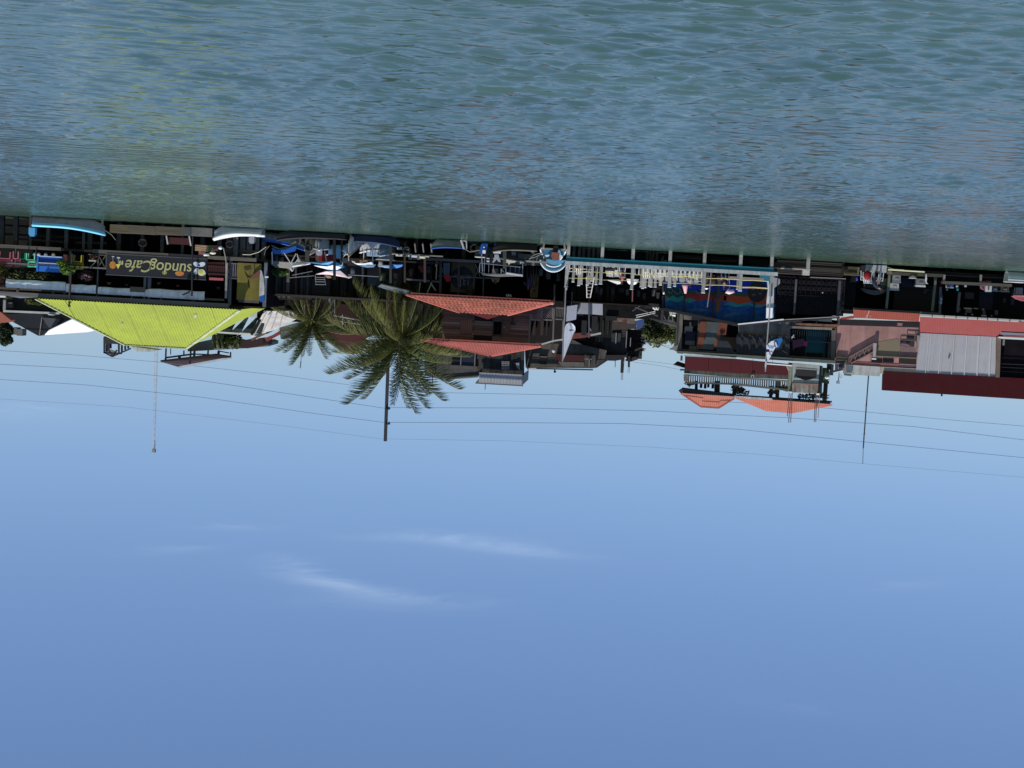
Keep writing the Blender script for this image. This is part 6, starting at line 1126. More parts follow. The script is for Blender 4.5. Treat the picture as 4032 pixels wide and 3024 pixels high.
# people
def pxy(x, Y): return (P(x, 1060, Y).x, Y, zd)
person('person standing on the tiled house deck in a yellow shirt and dark trousers', (P(1953,1060,YT+.6).x, YT+.6, P(1915,1037,YT).z+.05), R_(0), 'bend', mat((.30,.29,.10), .8, .4), BLK, SKIND, BLK)
person('person in a navy vest raising one arm inside the open boathouse', (P(2084,1060,YT+.3).x, YT+.3, P(1915,1037,YT).z), R_(10), 'stand', mat((.025,.022,.10), .8), BLK, SKIND, BLK, armup=True)
person('person in camouflage brown clothes leaning by the yellow boathouse door', (P(2106,1060,YT+.5).x, YT+.5, P(1915,1037,YT).z), R_(-30), 'stand', mat((.07,.055,.04), .8, .6, 6), mat((.05,.045,.04)), SKIND, BLK)
person('person seated on the pier wearing a black top and blue jeans', pxy(2856, 99.5), R_(20), 'sit', BLK, mat((.05,.07,.12), .9, .4, 5), SKIN, BLK)
person('person with white cap seated low beside the long fishing rod', pxy(2786, 99.9), R_(-20), 'sit', mat((.12,.10,.09), .8), mat((.04,.04,.05)), SKIND, BLK, hat=WHITE)
person('person in a red and white shirt standing next to the dome umbrella', pxy(2452, 99.8), R_(160), 'sit', mat((.20,.03,.03), .8), mat((.03,.05,.2)), SKIN, BLK)
person('person in a pale shirt sitting where the mural meets the alley', pxy(2722, 101.4), R_(150), 'sit', mat((.35,.35,.33), .8), BLK, SKIND, BLK)
solo('dark_dog_figure', MB().ell(P(2848,1158,99.8),(.26,.2,.22)), BLK, 'black rounded bundle above the seated person in jeans', 'bundle', smooth=True) if False else None
solo('yellow_door', MB().pb(2088,2120,1080,1172,YT+1.2,YT+1.3), mat((.14,.095,.035), .8, .4, 1.5, grain='z'), 'ochre wooden door standing open in the boathouse', 'door')
t = thing('folding_table', 'white plastic table top against the pier end post', 'table', tuple(P(3030,1070,99.2))); part('table_top', MB().pprism([(3044,1094),(3062,1094),(3071,1100),(3071,1116),(3060,1126),(3048,1134),(3042,1120)],99.2,99.25), mat((.33,.34,.34)), t); part('leg', MB().pbar((3050,1066),(3050,1096),99.2,.05), GREY, t)
t = thing('white_column', 'tall white painted column at the pier end, its sunlit top painted brighter', 'column', tuple(P(3028,1100,99.4)))
part('left_leg', MB().pprism([(3021,1108),(3028,1108),(3030,1130),(3032,1170),(3028,1250),(3018,1253),(3019,1180),(3024,1140)],99.4,99.5), mat((.60,.62,.62), .5), t); part('right_leg', MB().pprism([(3044,1120),(3048,1132),(3045,1250),(3033,1253),(3034,1170),(3040,1168)],99.45,99.55), mat((.55,.57,.57), .5, .3), t)
part('painted_sunlit_face', MB().pprism([(3018,1212),(3028,1212),(3028,1252),(3017,1254)],99.3,99.39), mat((.85,.85,.85), .5, .02), t); part('painted_sunlit_face', MB().pprism([(3032,1212),(3043,1212),(3041,1252),(3030,1254)],99.34,99.44), mat((.85,.85,.85), .5, .02), t)  # whiter faces at the top: sunlight put into the colour
solo('teal_box', MB().pb(2994,3034,1080,1094,99.3,99.6).pb(3012,3034,1095,1106,99.3,99.6), mat((.03,.20,.27), .5, .1), 'stepped teal box at the end of the pier', 'box')
# ================================================================= E. MURAL BUILDING (picture x 2610..3330)
YM = 104.0
mu = thing('mural_building', 'dark-roofed open hall with a blue and red painted mural under stained concrete upper floors', 'building', tuple(P(2980,1050,YM)))
a = RC(2615,3320,1058,1240,YM); 
part('floor', MB().box(a[0],a[1],YM-1,112,a[2]-.25,a[2]-.1), DARKW, mu)
part('back_wall', MB().box(a[0],P(3055,1100,107).x,107.3,107.5,a[2]-.1,a[3]+.3), DARK, mu)
# mural: a wall plus flat painted bands, each 4 mm in front of the one below
YW = 104.6
MURN = mat((.010,.05,.24), .8, .95, 2.2, dirt=(.03,.17,.32))
def band(pts, m_, k_, name='painted_band'): return part(name, MB().pprism(pts, YW-.01*k_-.01, YW-.01*k_+.004 if k_ else YW+.05), m_, mu)
band([(2618,1090),(3056,1108),(3052,1262),(2905,1280),(2770,1250),(2618,1222)], MURN, 0, 'mural_wall')
def wav(y0, y1, x0, x1, sl=.054, amp=4, ph=0, n_=22):
    amp *= 1.9
    top = [(x0+(x1-x0)*i/n_, y0+(x1-x0)*i/n_*sl+amp*math.sin(i*.9+ph)) for i in range(n_+1)]; bot = [(x0+(x1-x0)*i/n_, y1+(x1-x0)*i/n_*sl+amp*.8*math.sin(i*.7+ph+2)) for i in range(n_+1)]
    return top+bot[::-1]
band(wav(1168,1186,2620,2740,.02,2.5), mat((.03,.26,.22), .8, .3), 1); band(wav(1192,1204,2850,3052,.02,3,2), mat((.03,.26,.26), .8, .3), 1)
band(wav(1150,1178,2700,2860,.06,3,1), mat((.30,.03,.04), .8, .6, 1.2, dirt=(.42,.11,.03)), 2); band(wav(1156,1190,2850,3050,.04,3,1), mat((.42,.07,.02), .8, .6, 1.0, dirt=(.28,.02,.02)), 2)
band([(2617,1158),(2630,1162),(2640,1170),(2618,1170)], mat((.36,.08,.03)), 2)
band(wav(1136,1166,2622,2700,.02,3,3), mat((.02,.08,.045), .8), 3); band(wav(1143,1155,2710,2980,.05,2,0), mat((.07,.10,.03), .8, .4), 3)
band(wav(1096,1142,2700,2960,.05,2,2), mat((.012,.04,.36), .8, .3), 3)
band([(2820,1145),(2838,1148),(2838,1175),(2836,1215),(2828,1228),(2815,1224),(2820,1190)], mat((.20,.09,.04), .8, .5, 3, grain='z'), 4, 'painted_trunk')
c_ = P(2980,1150,YW); part('painted_disc', MB().disc((c_.x,c_.z),.66,YW-.06,YW-.045,26,.72), mat((.03,.025,.022), .8, .5, 3), mu)
for dx, dy in ((-.25,.1),(.2,.2),(-.05,-.25),(.3,-.2),(-.35,-.2)): part('painted_petal', MB().disc((c_.x+dx,c_.z+dy),.15,YW-.075,YW-.06,8,.09), mat((.12,.10,.085), .8, .4), mu)
band([(2700,1222),(2740,1214),(2780,1218),(2800,1224),(2760,1226),(2730,1224)], mat((.06,.16,.36), .8, .5, 2), 1, 'painted_cloud'); band([(2850,1240),(2890,1228),(2912,1232),(2890,1244),(2860,1250)], mat((.05,.14,.32), .8), 1, 'painted_cloud')
for x, y0, y1, w_ in ((2695,1155,1225,.10),(2808,1160,1245,.12),(2970,1180,1255,.09)): part('hall_post', MB().pbar((x,y0),(x-2,y1),YW-.4,w_), mat((.03,.028,.04)), mu)
part('hall_post', MB().pbar((2832,1100),(2826,1175),YW-.5,.22), mat((.07,.065,.06), .9, .5), mu)
for x, r_ in ((2668,.22),(2690,.2),(2750,.18),(2640,.16)): 
    v = P(x,1145,YW-.3); part('painted_shell', MB().tube([v+Vector((r_*math.cos(i*.7),0,r_*math.sin(i*.7))) for i in range(7)],.04,5), mat((.18,.18,.17)), mu)
part('brown_barrels', MB().ell(P(2840,1092,YW-.6),(.5,.3,.3)).ell(P(2805,1105,YW-.7),(.3,.3,.4)), mat((.05,.03,.025), .8, .5), mu, True)
# eaves and roof lines
part('hall_roof', MB().pprism([(2606,1214),(2905,1277),(3305,1247),(3305,1253),(2905,1284),(2606,1221)],YM-.75,YM+6), mat((.03,.028,.03), .9), mu)
part('dark_roof_edge', MB().pbar((2608,1215),(2905,1276),YM-.6,.5,.14), mat((.015,.015,.017)), mu); part('white_fascia', MB().pbar((2905,1277),(3085,1258),YM-.8,.12,.09), WHITE, mu); part('white_fascia', MB().pbar((3085,1259),(3300,1247),YM-.8,.12,.05), mat((.35,.35,.33)), mu)
# grid wall
t2 = part('grille_wall', MB().pb(3060,3325,1092,1238,YM-.2,YM+.1), mat((.010,.009,.012), .9, spec=.1), mu)
gm = mat((.014,.013,.016), .9, spec=.1)
for i in range(13): part('grille_bar', MB().pb(3070+i*20,3072+i*20,1095,1238,YM-.28,YM-.22), gm, t2)
for i in range(6): part('grille_bar', MB().pbar((3062,1110+i*24),(3320,1124+i*24),YM-.3,.04), gm, t2)
part('post', MB().pb(3128,3135,1100,1238,YM-.45,YM-.3), mat((.10,.095,.10), .9, .4), mu); part('post', MB().pb(3298,3308,1105,1246,YM-.45,YM-.3), mat((.08,.075,.08)), mu)
part('lamp', MB().ell(P(3239,1152,YM-.5),(.06,.06,.05)), mat((.4,.38,.34)), mu, True)
# upper storeys
CN = mat((.155,.14,.115), .92, .8, 1.4, streak=.6, dirt=(.035,.032,.028)); CNL = mat((.23,.21,.175), .92, .7, 1.4, streak=.6, dirt=(.06,.055,.045))
UY = 105.0
part('upper_core', MB().pprism([(2684,1240),(3300,1262),(3288,1425),(2680,1392)],UY+1.8,UY+6), DARK, mu)
part('left_column', MB().pprism([(2678,1232),(2690,1235),(2682,1385),(2668,1380)],UY-.1,UY+1.8), CN, mu)
part('wall_strip', MB().pprism([(2690,1232),(2905,1278),(3085,1262),(3130,1256),(3135,1290),(2905,1284),(2750,1262),(2690,1258)],UY,UY+.3), CN, mu)
part('wall_patch', MB().pprism([(2908,1276),(3110,1268),(3112,1328),(2908,1316)],UY-.02,UY+.3), CNL, mu)
part('wall_patch', MB().pprism([(2672,1375),(2900,1388),(3285,1412),(3285,1420),(2900,1398),(2672,1386)],UY-.3,UY+.4), mat((.09,.10,.08), .9, .6), mu)
part('divider', MB().pb(2746,2754,1262,1380,UY-.05,UY+.3), CN, mu); part('right_column', MB().pprism([(3276,1292),(3292,1292),(3286,1432),(3270,1430)],UY-.1,UY+.4), mat((.12,.105,.09), .9, .5), mu)
part('lintel', MB().pprism([(3110,1284),(3288,1290),(3288,1300),(3108,1294)],UY-.1,UY+.3), mat((.28,.25,.21), .9, .5), mu)
part('rusted_ledge', MB().pprism([(3136,1272),(3300,1278),(3298,1288),(3136,1280)],UY-.4,UY+.2), mat((.28,.14,.08), .9, .9, 2.5, dirt=(.08,.05,.04)), mu)
part('cream_band', MB().pprism([(3160,1252),(3275,1252),(3276,1268),(3200,1262),(3160,1262)],UY-.25,UY), mat((.42,.40,.27), .8, .4), mu); part('band_posts', MB().pb(3214,3218,1248,1272,UY-.3,UY).pb(3298,3306,1246,1284,UY-.3,UY).pb(3136,3158,1254,1272,UY-.28,UY), mat((.14,.13,.115), .9), mu)
# tarps
OR = mat((.17,.055,.028), .8, .4, 1.5); GT = mat((.07,.085,.085), .7, .5, 1.6, bump=.5); BT = mat((.028,.03,.034), .55, .5, 1.5, bump=.7)
tp = thing('hanging_tarps', 'orange and grey tarps closing the second-floor bay next to the far window', 'tarp', tuple(P(2810,1265,UY-.4)))
part('orange_tarp', MB().pprism([(2758,1266),(2784,1267),(2780,1305),(2764,1372),(2744,1376),(2750,1320)],UY-.4,UY-.35), OR, tp); part('orange_tarp', MB().pprism([(2832,1270),(2865,1272),(2858,1318),(2838,1320),(2820,1368),(2808,1372),(2826,1310)],UY-.42,UY-.37), OR, tp)
part('grey_tarp', MB().pprism([(2784,1266),(2832,1270),(2826,1330),(2808,1378),(2754,1374),(2778,1330)],UY-.38,UY-.33), GT, tp); part('black_tarp', MB().pprism([(2838,1325),(2868,1346),(2896,1392),(2820,1388),(2824,1345)],UY-.44,UY-.4), BT, tp)
ss = MB()
c_ = P(2842,1315,UY-.5)
for i in range(8): ss.bar((c_.x,UY-.5,c_.z),(c_.x+.2*math.cos(R_(45*i)),UY-.5,c_.z+.2*math.sin(R_(45*i))),.035)
part('tarp_star', ss, BLK, tp)
tp = thing('black_tarp', 'large wrinkled black tarp covering the middle bay under the grey blocks', 'tarp', tuple(P(3000,1315,UY-.3)))
mb = MB(); secs = []; n_ = 40
for i in range(n_+1):
    x = 2900+210*i/n_; d = .05*math.sin(i*1.1)+.04*math.sin(i*2.3+1); secs.append([P(x-2*k_/6, 1316+.04*(x-2900)+(84)*k_/6, UY-.35+d*(1+.5*math.sin(k_*1.3+i*.3))) for k_ in range(7)])
loft(mb, secs); part('cloth', mb, BT, tp, True)
for x0, x1, y0, y1 in ((2925,2950,1325,1350),(2960,2985,1322,1362),(2990,3005,1328,1366),(3080,3100,1380,1392)): part('crease', MB().pbar((x0,y0),(x1,y1),UY-.5,.03), mat((.09,.09,.095), .5), tp)
# far-left window bay
wb = thing('balcony_bay', 'deep window bay with white rails and stacked goods at the building corner', 'balcony', tuple(P(2718,1265,UY)))
part('back_wall', MB().pb(2688,2746,1258,1378,UY+1.5,UY+1.6), mat((.02,.018,.016)), wb)
for i in range(8): part('rail_bar', MB().pb(2696+i*4,2698+i*4,1286,1312,UY+.5,UY+.54), mat((.5,.5,.48)), wb)
part('brown_goods', MB().pb(2694,2744,1262,1284,UY+.9,UY+1.3), mat((.08,.055,.04), .9, .9, 4), wb); part('white_jar', MB().pb(2714,2722,1268,1290,UY+.6,UY+.8), mat((.4,.36,.3)), wb); part('blue_bin', MB().pb(2700,2738,1306,1342,UY+.4,UY+.9), mat((.02,.025,.045)), wb); part('pale_bin', MB().pb(2700,2736,1342,1358,UY+.4,UY+.9), mat((.14,.13,.12), .8, .5), wb)
part('outer_tin', MB().pprism([(2636,1376),(2670,1356),(2672,1382)],UY,UY+.3), mat((.2,.19,.18), .8), wb)
# teal room
tr = thing('teal_room', 'open teal-painted balcony room with a pink shirt on the washing line', 'balcony', tuple(P(3195,1300,UY)))
part('teal_wall', MB().pb(3172,3262,1298,1412,UY+1.1,UY+1.2), mat((.012,.10,.12), .7, .3, 1.2, streak=.2), tr); part('dark_door', MB().pb(3110,3172,1298,1410,UY+1.15,UY+1.25), mat((.006,.006,.008)), tr); part('dark_gap', MB().pb(3175,3240,1390,1410,UY+1.0,UY+1.09), mat((.005,.005,.006)), tr)
part('dark_gap', MB().pb(3252,3272,1320,1410,UY+.95,UY+1.05), mat((.006,.006,.008)), tr)
for i in range(18): part('rail_bar', MB().pb(3112+i*9,3113.5+i*9,1300,1342,UY-.02,UY+.02), mat((.02,.04,.045)), tr)
part('hand_rail', MB().pbar((3108,1340),(3282,1350),UY-.05,.06), mat((.05,.06,.065)), tr); part('right_panel', MB().pb(3262,3276,1350,1420,UY+.2,UY+.4), mat((.10,.08,.075)), tr)
for x in (3262,3270): part('hanging_cloth', MB().pb(x-3,x+3,1326,1390,UY+.3,UY+.4), mat((.03,.02,.022)), tr)
tc_ = MB().slab([P(3120,1340,UY-.1),P(3165,1334,UY-.1),P(3170,1358,UY-.1),P(3150,1366,UY-.12),P(3130,1370,UY-.12),P(3122,1380,UY-.1)],.04)
solo('pink_shirt', tc_, mat((.13,.045,.08), .8, .6, 4), 'dusky pink lace shirt on the washing line of the teal room', 'clothing'); solo('red_cloth', MB().slab([P(3163,1344,UY-.15),P(3180,1346,UY-.15),P(3178,1364,UY-.15),P(3163,1362,UY-.15)],.03), mat((.28,.03,.08)), 'small crimson cloth next to the pink shirt', 'cloth')
solo('white_hanger', MB().pbar((3116,1334),(3126,1318),UY-.1,.06).pbar((3114,1326),(3128,1328),UY-.1,.05), WHITED, 'white clothes pegs left of the pink shirt', 'hanger'); solo('wall_bulb', MB().ell(P(3171,1414,UY-.2),(.08,.08,.12)), mat((.3,.32,.3)), 'pale bulb under the roof beam of the teal room', 'lamp', smooth=True)
# third level
part('roof_beam', MB().pprism([(2668,1382),(2900,1396),(3290,1420),(3288,1432),(2900,1408),(2670,1392)],UY-.6,UY+.2), mat((.11,.125,.105), .9, .5), mu)
part('white_gutter', MB().pbar((2690,1392),(2900,1410),UY-.9,.1,.07), WHITED, mu); part('white_gutter', MB().pbar((2896,1408),(3230,1436),UY-.9,.1,.06), WHITE, mu); part('upper_gutter', MB().pbar((2694,1400),(2900,1410),UY-.6,.08), mat((.45,.46,.44)), mu); part('upper_gutter', MB().pbar((3014,1432),(3120,1440),UY-.7,.08), WHITE, mu)
up = thing('maroon_terrace', 'dark red sheet wall with a concrete balustrade terrace above it', 'terrace', tuple(P(2900,1405,UY+.5)))
part('maroon_wall', MB().pprism([(2700,1404),(2900,1414),(3106,1434),(3106,1478),(2900,1470),(2698,1456)],UY+.2,UY+.6), mat((.09,.012,.015), .7, .3, 1.2), up)
for x in (2785,2873,2960,3040): part('wall_seam', MB().pbar((x+3,1410),(x,1462),UY+.15,.03), mat((.14,.03,.03)), up)
part('parapet', MB().pprism([(2698,1456),(2900,1470),(3106,1478),(3106,1494),(2900,1486),(2696,1470)],UY+.3,UY+.8), mat((.12,.125,.10), .95, .9, 2, streak=.6, dirt=(.03,.03,.025)), up)
part('balustrade_rail', MB().pbar((2697,1506),(2890,1512),UY+.4,.12), mat((.11,.105,.09), .9, .8, 3), up); part('balustrade_rail', MB().pbar((2890,1512),(3106,1536),UY+.4,.14), mat((.14,.13,.115), .9, .8, 3), up); part('base_rail', MB().pbar((2697,1476),(3106,1500),UY+.4,.10), mat((.16,.155,.14), .9), up)
for i in range(46):
    x = 2703+i*8.8; yb = 1478+(x-2700)*.056; part('baluster', MB().pbar((x,yb),(x-1,yb+(26 if x < 2890 else 30)),UY+.42,.085), mat((.075,.07,.06), .9, .9, 4), up)
part('tank_wall', MB().pprism([(2694,1474),(2712,1476),(2710,1500),(2694,1502)],UY+.2,UY+.5), mat((.2,.19,.17), .9, .8, 4), up)
part('white_loop', MB().pbar((2958,1478),(2958,1488),UY+.1,.04).pbar((2968,1478),(2968,1488),UY+.1,.04).pbar((2958,1478),(2968,1478),UY+.1,.04), WHITED, up)
for x in (2742,2819,3062,2829): part('roof_post', MB().pbar((x,1500),(x-1,1556),UY+1.5,.2), mat((.045,.025,.025)), up)
for x0, y0, x1, y1, w_ in ((2895,1512,2890,1560,.26),(3038,1520,3034,1565,.22),(3062,1500,3060,1570,.24),(2903,1530,2925,1545,.3),(3252,1505,3246,1590,.26)): part('roof_post', MB().pbar((x0,y0),(x1,y1),UY+1.5,w_), mat((.05,.03,.03)), up)
part('lower_beam', MB().pbar((2692,1536),(2890,1556),UY+1.2,.16), mat((.03,.028,.03)), up); part('lower_beam', MB().pbar((2890,1556),(3275,1582),UY+1.2,.12), mat((.03,.028,.03)), up)
part('hanging_laundry', MB().pb(2756,2766,1508,1528,UY+1.6,UY+1.7).pb(2772,2782,1510,1530,UY+1.6,UY+1.7).pb(2785,2794,1508,1526,UY+1.6,UY+1.7).pb(2802,2812,1510,1530,UY+1.6,UY+1.7), mat((.025,.03,.045)), up)
RP = ['straggly plant at the outer corner of the balustrade terrace','leafy plant in the notch under the middle of the orange roof','bushier half of the plant pair under the orange roof notch','drooping plant between the two balustrade lengths','dry plant leaning beside the inner terrace post','low dry plant hanging from the terrace beam','small dry tuft near the stair tower','thin dry tuft touching the pale post','low plant on the pale parapet of the stair tower','middle plant on the pale parapet of the stair tower','plant under the second bundle of steel rods','last dry plant by the tower side wall']
for i,(x,y,r_) in enumerate(((2718,1512,.35),(2905,1535,.5),(2925,1545,.45),(2895,1520,.35),(3060,1530,.5),(3040,1545,.3),(3085,1528,.3),(3100,1532,.3),(3160,1562,.35),(3190,1560,.4),(3210,1560,.3),(3240,1560,.4))):
    mb = MB(); clump(mb, P(x,y,UY+1.2), (r_*1.1,.4,r_*.55), 60, .14, 300+i); t = thing('rooftop_plant', RP[i], 'plant', tuple(P(x,y-8,UY+1.2)), 'dry plants on the roof terrace'); part('foliage', mb, mat((.11,.10,.065), .8, .6, 2), t); part('stem', MB().pbar((x,y-10),(x+2,y+8),UY+1.2,.04), WOODD, t)
t = thing('orange_roof', 'orange corrugated roof with a notch in the middle on top of the mural building', 'roof', tuple(P(2980,1570,UY+1)))
def corr_poly(mb, pts_low, pts_high, Ya, Yb, n_, amp=.03, sub=4):
    vs = []
    def ip(pts, f):
        xs_ = [p[0] for p in pts]; x = xs_[0]+(xs_[-1]-xs_[0])*f
        for a_, b_ in zip(pts, pts[1:]):
            if x <= b_[0]+1e-6: g_ = (x-a_[0])/(b_[0]-a_[0]); return x, a_[1]+(b_[1]-a_[1])*g_
        return pts[-1]
    for i in range(n_*sub+1):
        f = i/(n_*sub); d = amp*math.sin(2*math.pi*i/sub); l_ = ip(pts_low, f); h_ = ip(pts_high, f); a_ = P(*l_, Ya); b_ = P(*h_, Ya+(Yb-Ya)*min(1,abs(h_[1]-l_[1])/45)); vs += [a_+Vector((0,0,d)), b_+Vector((0,0,d))]
    mb.add(vs, [(2*i, 2*i+2, 2*i+3, 2*i+1) for i in range(n_*sub)])
mb = MB(); corr_poly(mb, [(2682,1548),(2891,1562)], [(2682,1549),(2760,1600),(2830,1605),(2891,1566)], UY+.6, UY+2.6, 26); part('roof_slope', mb, ORANGE, t)
mb = MB(); corr_poly(mb, [(2889,1563),(3278,1592)], [(2889,1566),(3016,1619),(3120,1628),(3278,1597)], UY+.4, UY+2.4, 48); part('roof_slope', mb, ORANGE, t)
part('white_ridge', MB().pbar((2892,1562),(3040,1572),UY+.2,.14), WHITED, t)
part('soffit', MB().pprism([(2675,1540),(2692,1528),(2890,1552),(2890,1562),(2682,1549)],UY+.8,UY+1.4), mat((.045,.04,.042)), t); part('soffit', MB().pprism([(2890,1556),(3268,1584),(3272,1592),(2890,1564)],UY+.7,UY+1.2), mat((.07,.065,.06)), t)
part('hip_cap', MB().pbar((2682,1549),(2760,1601),UY+.9,.12).pbar((2760,1601),(2830,1606),UY+1.5,.12).pbar((2830,1606),(2891,1568),UY+1.2,.12), mat((.45,.13,.08)), t)
# white box room with dark arch
t = thing('stair_tower', 'pale green-white block with a dark scalloped opening and rust-streaked parapet', 'tower', tuple(P(3170,1432,UY)))
part('wall', MB().pprism([(3122,1430),(3228,1438),(3222,1514),(3120,1508)],UY-.3,UY+1.5), mat((.33,.37,.34), .85, .4, 1.2, streak=.4, dirt=(.18,.18,.16)), t)
part('opening', MB().pprism([(3134,1454),(3216,1460),(3214,1486),(3202,1490),(3190,1495),(3172,1497),(3158,1494),(3148,1488),(3132,1482)],UY-.36,UY-.31), mat((.035,.03,.03), .8), t)
part('lintel', MB().pbar((3130,1450),(3222,1456),UY-.5,.1,.08), mat((.28,.28,.26)), t)
part('parapet', MB().pprism([(3120,1510),(3222,1514),(3220,1549),(3118,1545)],UY-.4,UY+.6), mat((.34,.31,.275), .95, .9, 2, streak=.9, dirt=(.10,.07,.05)), t); part('tile_edge', MB().pbar((3120,1510),(3222,1515),UY-.5,.09), mat((.34,.18,.14)), t)
part('side_wall', MB().pprism([(3224,1440),(3240,1442),(3236,1552),(3222,1550)],UY,UY+1.5), mat((.07,.07,.06), .9, .6, 2), t)
part('pale_post', MB().pprism([(3098,1440),(3120,1440),(3114,1542),(3106,1542),(3108,1462)],UY-.2,UY+.2), mat((.24,.26,.20), .9, .5), t); part('tile_foot', MB().pb(3108,3118,1542,1548,UY-.45,UY-.2).pb(3216,3226,1549,1556,UY-.45,UY-.2), mat((.8,.8,.75)), t)
for (x0, x1, y0, y1), lb in zip(((3108,3100,1545,1640),(3115,3105,1546,1664),(3120,3113,1546,1664),(3211,3206,1550,1662),(3216,3212,1550,1662),(3228,3221,1548,1646),(3222,3218,1550,1600)), ('first and shorter rod of the bundle on the mural side of the pale stair tower','middle rod of the bundle on the mural side of the pale stair tower','inner rod of the bundle on the mural side of the pale stair tower','long dark rod nearest the tower middle in the warehouse-side bundle','second long dark rod in the warehouse-side bundle of the stair tower','pinkish rusty rod at the outside of the warehouse-side bundle','shortest rod of the warehouse-side bundle on the stair tower')): solo('rebar_rod', MB().pbar((x0,y0),(x1,y1),UY-.3,.045), mat((.09,.06,.055) if x0 != 3228 else (.4,.22,.2)), lb, 'rod', 'bare steel rods on the stair tower')
t = thing('green_hut', 'small dark green box hut with a bright white lamp on the roof edge', 'hut', tuple(P(3250,1455,UY+1))); part('wall', MB().pprism([(3240,1450),(3268,1452),(3264,1512),(3240,1508)],UY+1,UY+2), mat((.06,.12,.07), .8, .4), t); part('frame', MB().pbar((3266,1456),(3262,1500),UY+.9,.06), mat((.4,.42,.38)), t); part('lamp', MB().ell(P(3256,1486,UY+.8),(.18,.1,.12)), WHITE, t, True); part('side_box', MB().pb(3266,3282,1435,1478,UY+1,UY+2), mat((.03,.035,.035)), t)
t = thing('loose_shutter', 'open dark hatch propped at the corner of the maroon wall', 'hatch', tuple(P(2675,1430,UY+.8))); part('panel', MB().slab([P(2652,1434,UY+.6),P(2668,1422,UY+1.2),P(2698,1432,UY+1.2),P(2696,1446,UY+.6)],.06), mat((.05,.035,.035)), t); part('rod', MB().pbar((2684,1400),(2683,1420),UY+.5,.14).pbar((2678,1456),(2696,1456),UY+.5,.12), mat((.07,.08,.09)), t)
# plank sea wall below
t = thing('plank_wall', 'dark horizontal plank wall at the waterline behind the pier piles', 'wall', tuple(P(2970,1005,101.6)))
rr = random.Random(9)
for xa, xb in ((2632,2768),(2782,2910),(2925,3036),(3060,3182),(3186,3318)):
    nn_ = 5 if xa < 3050 else 8; y0 = 1000+(xa-2632)*.054; y1 = (1046 if xa < 3050 else 1062)+(xa-2632)*.04
    for i in range(nn_): ya = y0+(y1-y0)*i/nn_; a = RC(xa,xb,ya+1+3,ya+(y1-y0)/nn_-1+3,101.6); part('plank', MB().box(a[0],a[1],101.5+rr.random()*.08,101.7,a[2],a[3]), mat(((.055,.047,.042),(.075,.066,.06),(.04,.034,.03))[rr.randrange(3)], .95, .7, 1.5, grain='x', rand=.3), t)
for x in (2775,2917,3050,3322): v = P(x,1020,101.4); part('stud', MB().bar((v.x,101.4,-.5),(v.x,101.4,P(x,1085,101.4).z),.14), DARKW, t)
part('diagonal', MB().pbar((2930,1040),(2962,1012),101.3,.10), DARKW, t); a = RC(3045,3190,1035,1057,100.5); part('brown_shelf', MB().box(a[0],a[1],100.3,101.2,a[2],a[3]), mat((.055,.04,.033), .9, .4), t); part('shelf_edge', MB().pbar((3058,1056),(3190,1062),100.2,.07), mat((.42,.38,.33)), t)
part('top_rail', MB().pbar((3190,1092),(3330,1098),101,.07), mat((.2,.18,.17)), t)
solo('white_box', MB().pb(3162,3188,1062,1084,100.3,100.7), mat((.46,.44,.40), .7, .3), 'pale box hanging on the plank sea wall past the pier end', 'box')
# ================================================================= F. RED ROOFED WAREHOUSE (picture x 3300..4032)
YF = 104.0
wh = thing('warehouse_building', 'waterfront warehouse with red corrugated skirt roofs, grey sheet wall and dark red top', 'building', tuple(P(3700,1080,YF)))
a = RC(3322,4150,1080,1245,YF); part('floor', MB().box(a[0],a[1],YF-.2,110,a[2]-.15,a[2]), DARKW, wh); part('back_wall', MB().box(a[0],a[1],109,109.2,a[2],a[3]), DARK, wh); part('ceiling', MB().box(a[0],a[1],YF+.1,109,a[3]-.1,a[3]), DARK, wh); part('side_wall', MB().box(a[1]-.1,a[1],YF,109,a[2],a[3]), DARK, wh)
part('floor_edge', MB().pbar((3500,1076),(3720,1086),YF-.3,.35,.22), mat((.07,.065,.05), .9, .5), wh)
part('inner_wall', MB().pb(3520,3690,1125,1235,YF+2.5,YF+2.6), mat((.032,.028,.022), .95, .4), wh)
for i, x in enumerate((3340,3420,3498,3560,3625,3690,3760,3850,3930,4000)): v = P(x,1050,YF+.5+(i%2)*1.2); part('pile', MB().bar((v.x,v.y,-.8),(v.x,v.y,a[2]-.15),.22), DARKW, wh)
for x0, x1, y0, y1, m_ in ((3502,3490,1082,1215,mat((.13,.15,.11), .9, .7, 2, dirt=(.05,.07,.055))),(3685,3670,1085,1225,mat((.14,.14,.10), .9, .7, 2, dirt=(.06,.085,.05))),(3703,3700,1130,1235,mat((.10,.10,.10), .9, .4)),(3778,3770,1150,1230,mat((.12,.11,.10), .9, .4)),(3313,3304,1105,1238,mat((.06,.055,.06)))): part('post', MB().pbar((x0,y0),(x1,y1),YF-.2,.16), m_, wh)
part('eave_beam', MB().pbar((3360,1216),(3705,1236),YF-.5,.16), mat((.12,.12,.115), .8, .3), wh)
